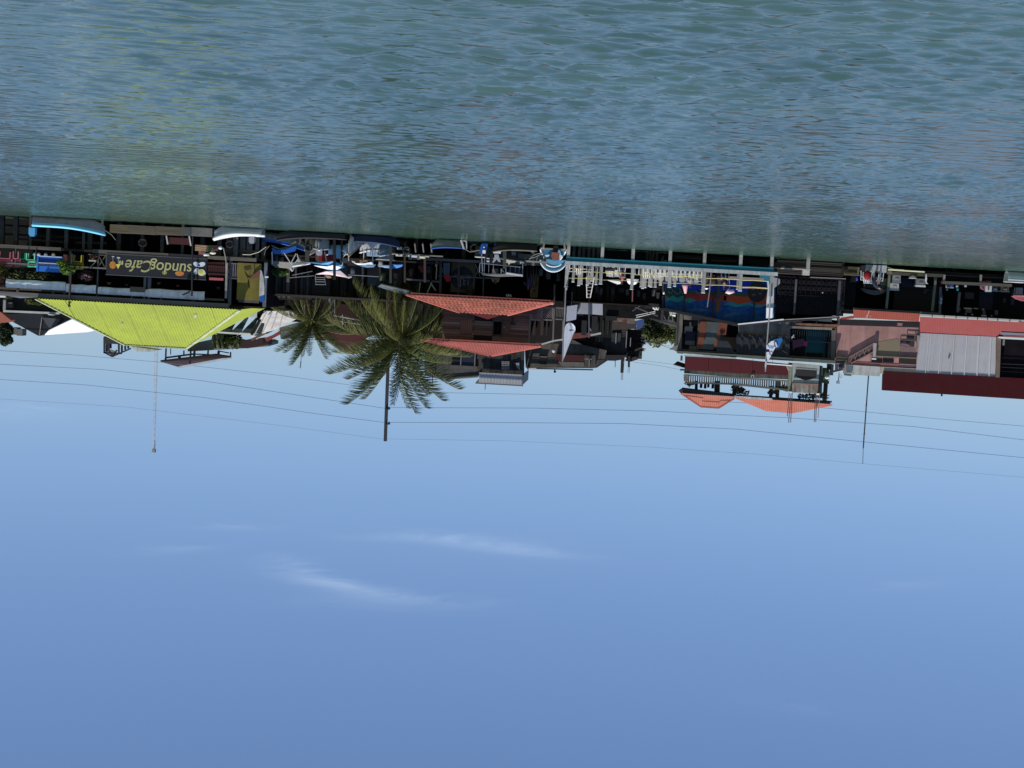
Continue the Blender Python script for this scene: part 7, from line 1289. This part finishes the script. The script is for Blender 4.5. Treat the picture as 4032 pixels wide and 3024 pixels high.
# red roofs
mb = MB(); corr_poly(mb, [(3360,1219),(3622,1235)], [(3310,1252),(3360,1252),(3400,1253),(3618,1266)][1:], YF-.9, YF+.6, 36, .02); part('red_roof', mb, mat((.24,.062,.045), .65, .35, 1.2, dirt=(.2,.035,.025), streak=.3, spec=.2), wh)
part('red_roof_end', MB().pprism([(3316,1252),(3362,1245),(3362,1254),(3316,1258)],YF,YF+.6), REDM, wh); part('roof_seam', MB().pbar((3422,1223),(3412,1252),YF-1.1,.07), mat((.65,.35,.3)), wh); part('roof_seam', MB().pbar((3427,1240),(3424,1252),YF-.5,.04).pbar((3413,1238),(3409,1252),YF-.5,.04), mat((.6,.3,.26)), wh)
mb = MB(); corr_poly(mb, [(3622,1247),(3830,1258),(4150,1276)], [(3622,1308),(3935,1326),(4150,1336)], YF-1.1, YF+1.0, 80, .015); part('red_roof', mb, mat((.215,.055,.052), .7, .3, 1.0, dirt=(.22,.035,.03), streak=.2, spec=.2), wh)
gt = part('white_gutter', MB().pbar((3622,1240),(4150,1270),YF-1.25,.14,.12), mat((.42,.40,.37), .6, .2), wh)
for x in (3671,3718,3765,3811,3850,3889,3929,3977,4017): part('gutter_bracket', MB().pb(x-1,x+1,1240+(x-3622)*.057-3,1240+(x-3622)*.057+6,YF-1.4,YF-1.33), BLK, gt)
# shadow gap under the first roof and pink house
pk = thing('pink_house', 'weathered pink rendered house with a slanting stair balustrade', 'house', tuple(P(3455,1270,YF+2)))
YK = YF+1.1
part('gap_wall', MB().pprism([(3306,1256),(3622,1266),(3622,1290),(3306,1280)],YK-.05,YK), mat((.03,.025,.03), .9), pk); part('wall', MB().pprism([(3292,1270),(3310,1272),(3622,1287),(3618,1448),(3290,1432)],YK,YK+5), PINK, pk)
part('beige_patch', MB().pprism([(3462,1346),(3530,1334),(3540,1336),(3540,1408),(3452,1404),(3453,1350)],YK-.014,YK-.002), mat((.235,.185,.125), .9, .6, 1.2, dirt=(.19,.16,.11)), pk); part('mauve_patch', MB().pprism([(3542,1362),(3608,1366),(3606,1406),(3542,1404)],YK-.014,YK-.002), mat((.25,.16,.15), .9, .4), pk)
part('block', MB().pb(3535,3553,1271,1283,YK-.3,YK-.06), mat((.34,.17,.15)), pk)
w_ = part('window', MB().pprism([(3570,1318),(3601,1320),(3601,1338),(3602,1364),(3584,1362),(3566,1352),(3544,1358),(3544,1338),(3569,1337)],YK-.03,YK-.016), mat((.045,.03,.03), .7), pk)
fr = MB()
for a_, b_ in (((3569,1317),(3612,1320)),((3569,1317),(3569,1340)),((3544,1338),(3606,1341)),((3544,1338),(3543,1358)),((3543,1358),(3580,1362)),((3602,1320),(3602,1366))): fr.pbar(a_,b_,YK-.12,.04)
part('window_frame', fr, mat((.16,.12,.12)), w_); part('inner_cloth', MB().pprism([(3548,1346),(3566,1344),(3574,1358),(3546,1357)],YK-.05,YK-.035), mat((.2,.15,.17)), w_); part('window_ledge', MB().pb(3611,3621,1321,1342,YK-.2,YK-.05).pb(3602,3606,1342,1370,YK-.2,YK-.05), mat((.34,.30,.28)), pk)
for xa, xb in ((3431,3474),(3476,3519)): part('window', MB().pprism([(xa,1410),(xb,1412),(xb,1428),(xa,1426)],YK-.03,YK-.015), mat((.005,.005,.007)), pk)
part('window', MB().pprism([(3540,1406),(3608,1409),(3607,1436),(3539,1432)],YK-.03,YK-.015), mat((.028,.022,.022)), pk)
part('cornice', MB().pb(3430,3610,1404,1408,YK-.15,YK-.04), mat((.22,.18,.13)), pk)
st = part('stair_balustrade', MB().pprism([(3440,1352),(3440,1384),(3352,1428),(3338,1428),(3340,1408),(3345,1405)],YK-.14,YK-.03), mat((.16,.09,.08), .9, .5), pk)
part('balustrade_rail', MB().pbar((3440,1352),(3343,1407),YK-.19,.07).pbar((3438,1386),(3352,1430),YK-.19,.07), mat((.26,.19,.17)), st)
for i in range(10): x = 3436-i*9; part('balustrade_bar', MB().pbar((x,1357+i*5),(x-6 if i%2 else x+4,1383+i*4.5),YK-.18,.04), mat((.22,.16,.15)), st)
part('landing_rail', MB().pb(3292,3336,1404,1410,YK-.16,YK-.04).pb(3292,3336,1416,1422,YK-.16,YK-.04).pb(3292,3336,1426,1431,YK-.16,YK-.04), mat((.10,.095,.075), .9, .5), pk)
part('column', MB().pprism([(3440,1351),(3452,1352),(3448,1410),(3437,1410)],YK-.32,YK-.2), mat((.40,.36,.35), .8, .3), pk); part('column_foot', MB().pb(3434,3450,1411,1416,YK-.36,YK-.18), WHITE, pk)
part('parapet', MB().pprism([(3334,1436),(3465,1444),(3465,1482),(3332,1474)],YK-.10,YK+1), mat((.50,.50,.46), .8, .4, 1.5, streak=.3), pk); part('parapet', MB().pprism([(3465,1444),(3622,1452),(3622,1466),(3478,1472),(3465,1470)],YK-.08,YK+1), mat((.42,.37,.30), .8, .4), pk); part('pink_band', MB().pprism([(3352,1424),(3540,1434),(3536,1448),(3352,1440)],YK-.03,YK-.008), mat((.30,.12,.10)), pk)
part('parapet_edge', MB().pbar((3324,1474),(3352,1477),YK-.25,.14), mat((.12,.12,.13)), pk)
for xa, xb in ((3290,3302),(3304,3326)): part('dark_vent', MB().pprism([(xa,1432),(xb,1434),(xb-2,1458),(xa,1458)],YK+.1,YK+.3), mat((.07,.07,.08)), pk)
solo('white_scrap', MB().pprism([(3312,1450),(3322,1452),(3316,1464),(3300,1462)],YK-.2,YK), WHITE, 'tiny bright white scrap at the corner of the pale parapet', 'cloth'); solo('bent_panel', MB().pbar((3282,1462),(3318,1454),YK-.3,.14), mat((.05,.055,.06)), 'dark bent strip between the green hut and the pink house', 'board')
# silver sheet wall
mb = MB(); q = [P(3621,1311,YF+1.0), P(3930,1327,YF+1.0), P(3922,1490,YF+1.0), P(3604,1474,YF+1.0)]
n_ = 420; vs = []
for i in range(n_+1):
    f = i/n_; d = .016*math.sin(i*math.pi/2)+(.03 if (i % 63) < 4 else 0); a_ = q[0].lerp(q[1], f); b_ = q[3].lerp(q[2], f); vs += [a_-Vector((0,d,0)), b_-Vector((0,d,0))]
mb.add(vs, [(2*i, 2*i+2, 2*i+3, 2*i+1) for i in range(n_)]); sw = part('grey_sheet_wall', mb, SILVER, wh)
for f in (.12,.28,.44,.6,.76,.91): a_, b_ = q[0].lerp(q[1], f), q[3].lerp(q[2], f); part('sheet_lap', MB().bar(a_-Vector((0,.05,0)), b_-Vector((0,.05,0)), .05, .02), mat((.56,.58,.62), .5, .1), sw)
part('wall_core', MB().pprism([(3612,1300),(3940,1320),(3935,1500),(3600,1480)],YF+1.3,YF+6), DARK, wh)
part('brown_corner', MB().pprism([(3926,1328),(3942,1329),(3936,1486),(3922,1486)],YF+.8,YF+1.2), mat((.20,.15,.12), .9, .4), wh)
part('corner_tile', MB().pb(3934,3952,1326,1332,YF+.5,YF+.8), WHITE, wh)
part('open_bay', MB().pprism([(3942,1334),(4150,1345),(4150,1505),(3936,1495)],YF+1.4,YF+1.5), mat((.008,.006,.009), .9, spec=.05), wh); part('bay_lintel', MB().pprism([(3944,1308),(4150,1318),(4150,1328),(3944,1318)],YF+.2,YF+1.0), mat((.30,.29,.34), .7, .3), wh); part('bay_rail', MB().pprism([(3950,1320),(4150,1330),(4150,1336),(3950,1326)],YF+.5,YF+1.0), mat((.28,.10,.10)), wh)
part('bay_post', MB().pb(3950,3956,1334,1360,YF+.9,YF+1.1), mat((.2,.19,.18)), wh)
for y in (1432,1446,1462): part('bay_slat', MB().pbar((3940,y),(4150,y+10),YF+1.2,.04), mat((.035,.03,.04)), wh)
part('dark_red_top', MB().pprism([(3479,1461),(4150,1496),(4150,1580),(3476,1537)],YF+.93,YF+1.28), mat((.06,.008,.011), .85, .3, 1.0, spec=.1), wh)
solo('roof_pin', MB().pbar((3708,1552),(3708,1560),YF,.10), BLK, 'tiny black pin on top of the dark red roof band', 'pin')
t = thing('wind_vane', 'small square weather sensor with a ring on a thin pole beside the pink house', 'antenna', tuple(P(3304,1468,YK+1))); part('pole', MB().pbar((3304,1466),(3301,1502),YK+1,.06), GREY, t); part('box', MB().pb(3296,3307,1500,1511,YK+.9,YK+1.1), mat((.35,.35,.37)), t); c_ = P(3309,1481,YK+1); part('ring', MB().tube([c_+Vector((.09*math.cos(i*.8),0,.11*math.sin(i*.8))) for i in range(9)],.02,4), GREY, t)
t = thing('whip_antenna', 'very tall thin guyed antenna above the pale parapet', 'antenna', tuple(P(3420,1476,112)))
part('mast', MB().ptube([(3420,1476),(3411,1600),(3402,1720),(3399,1765)],112,.05), mat((.06,.065,.08)), t); part('whip', MB().ptube([(3399,1765),(3397,1826)],112,.025), mat((.12,.13,.15)), t)
for y in (1602,1715): part('spreader', MB().pbar((3410-(y-1602)*.07-6,y-6),(3410-(y-1602)*.07,y),111.9,.03).pbar((3410-(y-1602)*.07+6,y-6),(3410-(y-1602)*.07,y),111.9,.03), GREY, t)
# ground floor clutter
CG = mat((.28,.29,.28), .6, .3); CGD = mat((.20,.20,.20), .6, .3)
box_cooler('grey plastic cooler, lower one of the pair beside the green-painted post', 3514,3547,1084,1114,YF-.3,CG,CGD); box_cooler('pale grey cooler stacked as the upper one beside the green-painted post', 3504,3540,1116,1144,YF-.3,mat((.40,.41,.39), .6, .2),CG)
box_cooler('grey cooler with white lid standing in front of the brown inner wall', 3607,3644,1098,1130,YF-.3,CGD,mat((.5,.5,.47)))
box_cooler('blue cooler with pale lid on the long shelf', 3735,3755,1118,1135,YF-.6,mat((.02,.07,.24)),mat((.35,.45,.55))); box_cooler('red cooler base with cream jerrycan look at the shelf middle', 3880,3904,1106,1118,YF-.7,mat((.28,.04,.05)),mat((.35,.06,.06)))
box_cooler('dark navy cooler with pale rim on the long shelf', 3906,3930,1124,1148,YF-.6,mat((.015,.02,.05)),mat((.15,.17,.2))); box_cooler('olive-grey crate with pale rim near the shelf end', 3940,3974,1126,1150,YF-.6,mat((.06,.055,.045)),mat((.2,.19,.17))); box_cooler('grey cooler hanging over the blue basin at the far edge', 4000,4028,1133,1160,YF-.7,mat((.2,.22,.24)),CGD)
t = thing('jerrycan', 'white square canister with a dark print on the long shelf', 'canister', tuple(P(3892,1124,YF-.6))); part('body', MB().pb(3880,3905,1124,1149,YF-.7,YF-.5), mat((.55,.55,.52), .6, .2), t); part('print', MB().pb(3890,3895,1128,1142,YF-.74,YF-.71), mat((.08,.08,.10)), t); part('cap', MB().pb(3883,3888,1149,1152,YF-.65,YF-.55), BLU, t)
t = thing('pink_crate', 'pink open-framed crate leaning at the shelf middle', 'crate', tuple(P(3868,1112,YF-.6))); PKC = mat((.30,.13,.15)); fr = MB()
for a_, b_ in (((3861,1112),(3861,1136)),((3878,1110),(3876,1140)),((3861,1112),(3878,1110)),((3861,1124),(3877,1126)),((3862,1136),(3876,1141))): fr.pbar(a_,b_,YF-.7,.08)
part('frame', fr, PKC, t); part('panel', MB().pb(3864,3874,1127,1138,YF-.6,YF-.5), mat((.26,.16,.16)), t)
t = thing('goods_shelf', 'long weathered two-post shelf over the water carrying coolers and cans', 'shelf', tuple(P(3850,1100,YF-.7)))
part('top_board', MB().pbar((3709,1112),(3980,1124),YF-.7,.5,.2), mat((.10,.09,.075), .9, .6, 2, grain='x'), t); part('lower_board', MB().pbar((3722,1084),(3968,1096),YF-.4,.3,.07), mat((.05,.048,.042), .9), t)
for x in (3718,3862): part('post', MB().pb(x-4,x+4,1082,1112,YF-.9,YF-.8), mat((.22,.20,.17), .9, .4), t)
for i in range(3): part('lower_slat', MB().pbar((3722,1090+i*6),(3965,1100+i*6),YF,.04), DARKW, t)
SM = [(3722,3731,1117,1134,(.22,.20,.16),'beige bottle at the near end of the shelf'),(3763,3775,1122,1132,(.45,.46,.42),'small white mug on the shelf past the blue cooler'),(3764,3776,1132,1146,(.05,.20,.17),'turquoise jar above the white mug'),(3796,3808,1115,1130,(.25,.26,.32),'bluish glass jar on the middle of the shelf'),(3725,3733,1136,1145,(.2,.21,.23),'grey tool hanging near the beige bottle'),(3700,3712,1160,1184,(.035,.06,.10),'dark blue cloth hanging on the grey inner post'),(3699,3710,1186,1198,(.3,.32,.35),'round pale light on the grey inner post')]
for xa,xb,ya,yb,c_,lb in SM: v0_, v1_ = P((xa+xb)/2,ya,YF-.6), P((xa+xb)/2,yb,YF-.6); solo('container', MB().tube([v0_, v0_.lerp(v1_,.7), v1_],(xb-xa)/2*YF/FPX,10,(xb-xa)/2*YF/FPX*.7), mat(c_, .6, .3), lb, 'container', smooth=True)
t = thing('light_strip', 'long pale yellow tube fixed under the floor edge beside the green post', 'tube', tuple(P(3570,1066,YF-.6))); part('tube', MB().pbar((3496,1062),(3640,1071),YF-.6,.09), mat((.72,.74,.45), .5, .05), t); part('bracket', MB().pb(3494,3512,1068,1080,YF-.6,YF-.4), mat((.18,.14,.11)), t)
solo('white_oar', MB().pprism([(3646,1078),(3649,1082),(3650,1098),(3648,1112),(3655,1118),(3646,1117),(3643,1096)],YF-.8,YF-.75), mat((.55,.56,.55)), 'white oar blade hanging beside the grey cooler', 'oar'); solo('wash_basin', MB().ell(P(3594,1096,YF-.5),(.28,.2,.2),12,5,-1,.1), mat((.35,.36,.34)), 'tilted grey-white basin left of the single grey cooler', 'basin', smooth=True)
solo('dark_sack', MB().ell(P(3650,1143,YF+.3),(.4,.3,.22)), BLK, 'black sagging sack above the single grey cooler', 'sack', smooth=True); solo('navy_sheet', MB().pb(3550,3606,1092,1130,YF+.5,YF+.6), mat((.008,.01,.025)), 'very dark blue cloth between the coolers', 'cloth')
t = thing('kitchen_rack', 'rack of pale crockery high under the far red roof', 'rack', tuple(P(3850,1215,YF+.2)))
for xa,xb,ya,yb,c_ in ((3797,3826,1212,1217,(.4,.36,.28)),(3834,3852,1213,1217,(.3,.25,.2)),(3868,3876,1215,1222,(.22,.22,.23)),(3803,3826,1218,1232,(.10,.08,.075)),(3800,3806,1234,1238,(.3,.3,.3)),(3826,3832,1236,1241,(.4,.4,.4)),(3866,3884,1240,1246,(.35,.34,.32)),(3775,3782,1212,1224,(.14,.14,.14)),(3904,3908,1242,1246,(.3,.3,.32)),(3870,3880,1224,1238,(.08,.08,.10)),(3918,3930,1222,1240,(.07,.065,.08))): part('dish', MB().pb(xa,xb,ya,yb,YF+.1,YF+.3), mat(c_, .7, .4), t)
for xa, xb, ya, yb, c_, lb in ((3800,3835,1152,1176,(.05,.042,.036),'brownish net bundle hanging in the dark store'),(3856,3910,1150,1220,(.012,.013,.022),'dark blue curtain hanging in the store'),(3982,3996,1145,1200,(.03,.035,.045),'grey-blue coat hanging at the far end'),(3952,3960,1175,1192,(.06,.055,.045),'small tan hook bundle in the store')): solo('hanging_cloth', MB().pb(xa,xb,ya,yb,YF+1,YF+1.1), mat(c_, .9, .5, 3), lb, 'cloth')
solo('red_drape', MB().pb(3692,3712,1100,1134,YF+.4,YF+.5), mat((.04,.008,.008), .9), 'dark maroon cloth beside the second green post', 'cloth')
t = thing('red_canoe', 'pinkish red canoe bow pointing in at the very edge', 'canoe', tuple(P(4030,1170,YF-.8))); part('hull', MB().pprism([(3990,1166),(4032,1166),(4100,1170),(4100,1192),(4032,1186),(4005,1177)],YF-1.2,YF-.6), mat((.42,.12,.14), .5, .3), t, False); part('rim', MB().pbar((3990,1165),(4100,1168),YF-1.2,.08), mat((.5,.2,.2)), t)
solo('blue_basin', MB().ell(P(4008,1104,YF-.9),(.55,.3,.42),14,6,-1,.15), mat((.02,.045,.20), .5, .2), 'deep blue round tub under the grey cooler at the far edge', 'tub', smooth=True)
b15 = boat('striped_boat', 'pale green and white boat at the very edge of the waterfront', (P(4040,1080,YF-1.4).x-.4, YF-1.4, .02), R_(176), 3.6, 1.1, .72, mat((.42,.50,.46), .5, .3), WHITED, GREY, .2, stripe=WHITE); solo('paint_tins', MB().pb(3965,3992,1098,1110,YF-1.2,YF-.9), mat((.36,.24,.22), .7, .9, 5, dirt=(.05,.25,.12)), 'pinkish and green tins at the end of the shelf', 'tins')
# corner with the stacked chairs
v = P(3445,1046,YF-.8); t = thing('grey_skiff', 'light grey plywood skiff box at the waterline carrying the white chairs', 'boat', (v.x, YF-.8, 0)); part('hull', MB().pprism([(3412,1042),(3492,1046),(3490,1074),(3408,1070)],YF-1,YF+.2), mat((.36,.38,.37), .8, .5, 1.5, streak=.3), t); part('shaded_end', MB().pprism([(3392,1046),(3412,1044),(3410,1072),(3394,1070)],YF-.9,YF), mat((.02,.022,.025)), t)
cz_ = P(3440,1068,YF-.8).z
for x, rz_, lb in ((3408,40,'white plastic armchair tipped at the outer side of the grey skiff'),(3425,150,'white plastic chair behind the red backpack'),(3470,-30,'white plastic armchair on top next to the green post'),(3456,200,'white plastic chair tangled with the navy jacket')):
    c_ = chair(mat((.66,.68,.68), .5, .15), lb, (P(x,1070,YF-.8).x, YF-.8+(x%3)*.3, cz_+.0), R_(rz_), 'white chairs heaped on the grey skiff')
solo('red_backpack', MB().ell(P(3415,1084,YF-1.3),(.26,.2,.36)), mat((.25,.01,.02), .6, .3), 'crimson backpack hanging on the white chairs', 'backpack', smooth=True)
person('person in a dark navy jacket bending over the heap of white chairs', (P(3450,1060,YF-1.2).x, YF-1.2, cz_), R_(-70), 'bend', mat((.03,.045,.07), .8), mat((.02,.02,.03)), SKIN, BLK)
t = thing('painted_board', 'yellow and turquoise hand-painted board behind the white chairs', 'board', tuple(P(3479,1095,YF+.4))); part('yellow_part', MB().pb(3464,3492,1096,1122,YF+.4,YF+.45), mat((.28,.26,.11), .8, .9, 4, dirt=(.15,.06,.06)), t); part('turquoise_part', MB().pb(3464,3492,1122,1143,YF+.4,YF+.45), mat((.05,.12,.13), .8, .4), t); part('painted_curve', MB().ptube([(3466,1132),(3474,1140),(3484,1136),(3490,1128)],YF+.36,.03), BLK, t)
mb = MB(); secs = []
for i in range(17):
    f = i/16; x = 3390+104*f; y = 1133+f*6+20*math.sin(math.pi*f)**.8; c0 = P(x, y, YF-.3); h_ = .30*math.sin(math.pi*f)**.5+.04; secs.append([c0+Vector((0,.18*math.sin(k_*.6),-h_*k_/5+.1)) for k_ in range(6)])
loft(mb, secs); solo('hammock', mb, mat((.085,.09,.095), .8, .3, 3), 'grey cloth hammock slung in the black doorway', 'hammock', smooth=True)
t = thing('black_boards', 'dark framed board leaning below the hammock', 'board', tuple(P(3420,1100,YF))); part('board', MB().pb(3402,3462,1098,1135,YF,YF+.1), mat((.01,.01,.011)), t); part('edge', MB().pbar((3408,1100),(3402,1130),YF-.1,.06), mat((.15,.12,.1)), t); part('paper', MB().pb(3412,3432,1103,1108,YF-.12,YF-.1).pb(3412,3426,1112,1116,YF-.12,YF-.1), mat((.4,.4,.4)), t)
solo('blue_jug', MB().tube([P(3374,1086,YF-.2),P(3374,1106,YF-.2)],.09,10,.07), mat((.02,.04,.25)), 'small deep blue jug beside the plank deck', 'jug', smooth=True)
t = thing('wooden_hatch', 'olive wooden framed hatch at the waterline beside the plank sea wall', 'hatch', tuple(P(3352,1052,YF-.6))); part('panel', MB().pprism([(3318,1048),(3382,1052),(3380,1082),(3316,1080)],YF-.6,YF-.5), mat((.09,.075,.04), .9, .6, 2), t); part('frame', MB().pbar((3321,1050),(3320,1080),YF-.7,.12).pbar((3380,1052),(3378,1082),YF-.7,.12).pbar((3314,1081),(3386,1085),YF-.7,.06), mat((.15,.13,.08)), t)
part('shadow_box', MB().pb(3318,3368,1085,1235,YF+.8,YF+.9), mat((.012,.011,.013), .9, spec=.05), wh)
# ================================================================= power lines over the roofs
LN = [([(-40,1378),(300,1398),(640,1427),(1100,1478),(1300,1505),(1420,1522)],'lowest cable on the cafe side of the utility pole',118,.016),([(-40,1432),(400,1455),(800,1500),(1200,1560),(1517,1608)],'second cable from below, running to the lower insulator',112,.018),([(-40,1492),(330,1515),(800,1565),(1250,1630),(1517,1664)],'second cable from the top, running to the upper insulator',112,.018),([(-40,1568),(500,1603),(1100,1675),(1515,1730)],'faint topmost cable reaching the utility pole tip',112,.009),
 ([(1690,1545),(2200,1555),(2700,1573),(3200,1602),(3700,1650),(4080,1682)],'lowest cable between the palm and the red roofed side',112,.016),([(1534,1605),(2100,1607),(2560,1618),(3100,1645),(3600,1680),(4080,1738)],'cable leaving the lower insulator to the far side',112,.018),([(1534,1663),(2000,1664),(2460,1668),(2900,1690),(3400,1740),(4080,1807)],'cable leaving the upper insulator to the far side',112,.018),([(1517,1728),(2000,1736),(2550,1760),(3000,1790),(3400,1826),(4080,1884)],'faint topmost cable leaving the utility pole tip',112,.009),
 ([(2530,1345),(2600,1358),(2680,1385)],'short thin wire from the tower to the mural building',116,.018),([(2530,1352),(2680,1366)],'short slack wire above the alley tree',116,.012),([(2490,1425),(2600,1440),(2690,1458)],'upper short wire between the black columns and the maroon wall',116,.012),([(2480,1414),(2600,1428),(2690,1440)],'lower short wire between the black columns and the maroon wall',116,.012)]
CB = mat((.16,.20,.28), .7, 0.)
for pts, lb, Y, r_ in LN: solo('power_cable', MB().ptube(pts, Y, r_, 5), CB, lb, 'cable', 'power cables above the roofs')
# distant low hill / vegetation seen only through gaps
mb = MB(); vs = []; nn_ = 60
for i in range(nn_+1): x = -260+520*i/nn_; vs += [(x, 420, 1.0), (x, 460, 6+2.5*math.sin(i*.7)+1.5*math.sin(i*1.9)), (x, 560, 1.0)]
mb.add(vs, [(3*i+k_, 3*i+3+k_, 3*i+4+k_, 3*i+1+k_) for i in range(nn_) for k_ in (0,1)]); struct('hills', mb, mat((.04,.06,.03), .9, .5, .1), smooth=True)

# ================================================================= small clutter of the working waterfront
rr = random.Random(77)
def tyre(x, y, Y, r, lb):
    c_ = P(x, y, Y); solo('tyre_fender', MB().tube([c_+Vector((r*math.cos(R_(a_)),0,r*math.sin(R_(a_)))) for a_ in range(0,361,24)], r*.32, 7), mat((.022,.021,.021), .9, .4), lb, 'tyre', 'old tyres hung as fenders', True)
for x, y, Y, r, lb in ((562,955,98.0,.24,'old tyre hung on the pale pile behind the wooden landing beam'),(905,960,97.6,.22,'old tyre behind the bright white boat'),(1600,985,98.4,.22,'old tyre on the brown post past the blue canopy'),(1868,975,99.2,.24,'old tyre at the edge of the black landing'),(3740,1062,104.2,.24,'old tyre under the goods shelf'),(1215,975,97.4,.2,'old tyre tied to the thick brown pile')): tyre(x,y,Y,r,lb)
def hang(pts, Y, w_, lb, m_=None): solo('mooring_line', MB().ptube(pts, Y, w_, 5), m_ or mat((.30,.28,.23), .9), lb, 'rope', 'mooring ropes')
hang([(410,905),(425,915),(440,925),(455,945)],96.4,.02,'thin rope from the sky-blue boat to the landing beam')
hang([(1060,968),(1045,985),(1040,1005)],97.8,.02,'short rope tying the royal blue cloth boat to the cafe corner')
hang([(1345,985),(1370,1000),(1400,985)],97.6,.02,'slack rope between the dark pile and the narrow prow')
hang([(1820,975),(1850,992),(1888,985)],97.2,.02,'rope running from the grey-green hull to the blue engines')
hang([(2130,1000),(2108,1012),(2085,1018)],97.0,.02,'rope from the wide boat seen from astern')
hang([(3492,1052),(3520,1060),(3560,1062)],103,.02,'rope from the grey skiff under the yellow tube')
# dim interiors: tables, stools, bottles, clothes, hung under the roofs
def table(x, y0, y1, Y, w_, m_, lb):
    a = RC(x-w_/2, x+w_/2, y0, y1, Y); t = thing('table', lb, 'table', ((a[0]+a[1])/2, Y, a[2]), 'tables inside the cafe'); part('table_top', MB().box(a[0],a[1],Y-.3,Y+.3,a[3]-.05,a[3]), m_, t)
    for sx in (a[0]+.06, a[1]-.06):
        for sy in (Y-.25, Y+.25): part('leg', MB().bar((sx,sy,a[2]),(sx,sy,a[3]-.05),.05), m_, t)
for x, lb, c_ in ((330,'brown table behind the yellow chair','a'),(455,'low table behind the painted cocktails of the sign','a'),(540,'table seen over the middle of the sign','b'),(660,'table seen over the letters of the sign','a'),(720,'table behind the flower end of the sign','b')): table(x, 1004+(x-330)*.05, 1048+(x-330)*.05, YC+2.2, 46, mat((.09,.06,.04) if c_ == 'a' else (.06,.07,.08)), lb)
for i, (x, y, c_, lb) in enumerate(((430,1112,(.35,.30,.16),'warm paper lamp hanging deep in the cafe near the crossed railing'),(500,1118,(.10,.12,.20),'blue bottle lamp hanging in the cafe over the sign lettering'),(625,1112,(.30,.28,.24),'pale lamp hanging in the cafe behind the double post'),(700,1122,(.25,.10,.06),'reddish lamp hanging in the cafe near the lamp post'),(860,1130,(.12,.12,.12),'grey lamp hanging over the maroon fence'))):
    t = thing('hanging_lamp', lb, 'lamp', tuple(P(x,y,YC+1.6)), 'lamps hanging in the cafe'); part('shade', MB().tube([P(x,y,YC+1.6),P(x,y+9,YC+1.6)],.16,10,.07), mat(c_), t, True); part('cord', MB().pbar((x,y+9),(x,y+60),YC+1.6,.015), BLK, t)
WARES = [(1085,1005,(.12,.12,.13),'grey jerrycan in the shade behind the blue cloth boat'),(1108,1012,(.20,.18,.15),'tan bucket in the shade behind the grey canopy'),(1180,1010,(.30,.29,.25),'cream heap of netting behind the grey canopy tip'),(1192,1018,(.22,.21,.17),'second pale net heap behind the thick brown pile'),(1390,1050,(.06,.07,.09),'slate drum in the shadow above the white and slate canopy'),(1440,1000,(.20,.13,.05),'brown sack between the thin white canopy poles'),(1425,1006,(.16,.11,.05),'second brown sack beside the narrow prow'),(1500,1020,(.30,.30,.28),'white drum under the blue canopy'),(1508,1075,(.08,.10,.05),'dark plant tub behind the blue canopy'),(1560,1075,(.10,.09,.08),'dim crate pile behind the brown post'),(1620,1060,(.12,.05,.05),'dull red oil can beside the clothes heap'),(1690,1050,(.13,.12,.11),'pale can by the leaning sticks'),(2010,1060,(.06,.06,.07),'dark drum under the fishing boat canopy'),(2130,1058,(.09,.09,.09),'grey cask in front of the ochre door'),(2160,1070,(.07,.06,.06),'dark cask past the ochre door'),(2200,1075,(.05,.06,.05),'greenish cask by the first pier post')]
for x, y, c_, lb in WARES:
    v = P(x, y, 101.9); r_ = rr.uniform(.16,.26); h_ = rr.uniform(.35,.6); t = thing('drum', lb, 'container', (v.x, v.y, v.z), 'cans, tubs and sacks in the shade of the sheds'); part('body', MB().tube([(v.x,v.y,v.z),(v.x,v.y,v.z+h_*.5),(v.x,v.y,v.z+h_)], r_, 10, r_*.85), mat(c_, .8, .5, 4), t, True); part('rim', MB().tube([(v.x,v.y,v.z+h_*.98),(v.x,v.y,v.z+h_*1.02)], r_*.9, 10), mat((c_[0]*.6,c_[1]*.6,c_[2]*.6)), t)
CL = [(2350,1142,(.07,.08,.10)),(2366,1150,(.10,.09,.085)),(2412,1150,(.05,.05,.06)),(2470,1152,(.11,.10,.09)),(2514,1158,(.05,.055,.08)),(2536,1168,(.09,.05,.05)),(2572,1155,(.13,.13,.13)),(2590,1165,(.05,.05,.05))]
NMS = ['slate','taupe','charcoal','beige','navy','maroon','light grey','black']
for (x, y, c_), nm in zip(CL, NMS):
    a = RC(x-6, x+7, y-14, y+12, 104.9); solo('hanging_garment', MB().prism([(a[0],a[2]),(a[1],a[2]+.03),(a[1]-.02,a[3]-.08),((a[0]+a[1])/2,a[3]),(a[0]+.02,a[3]-.06)],104.9,104.96), mat(c_, .9, .6, 5), nm+' garment hanging in the dark alley shed behind the pier', 'clothing', 'clothes hanging in the alley shed')
mb = MB()
for i in range(5): clump(mb, P(1215+i*17, 955+i, 101.5), (.4,.3,.2), 60, .09, 400+i)
solo('tangled_nets', mb, mat((.10,.10,.085), .9, .7, 6), 'tangled pale fishing nets on the mud under the red cloth', 'net')
# scattered plates and pots by the landing shelf and deck edges, stray planks under the buildings
for i, (x0, y0, x1, y1, Y, lb) in enumerate(((20,905,130,915,99.5,'horizontal tie board under the pink chairs'),(60,940,250,952,100.2,'second tie board deep under the cafe deck'),(300,955,420,958,100.0,'tie board behind the landing beam end'),(880,985,1010,990,98.6,'tie board over the stout concrete piles'),(2660,1012,2760,1020,100.9,'loose grey plank in the first bay under the pier'),(2800,1025,2900,1028,100.9,'loose grey plank in the second bay under the pier'))):
    solo('tie_board', MB().pbar((x0,y0),(x1,y1),Y,.08,.14), mat((.10,.085,.07), .9, .6, 2, grain='x'), lb, 'board', 'boards under the waterfront decks')
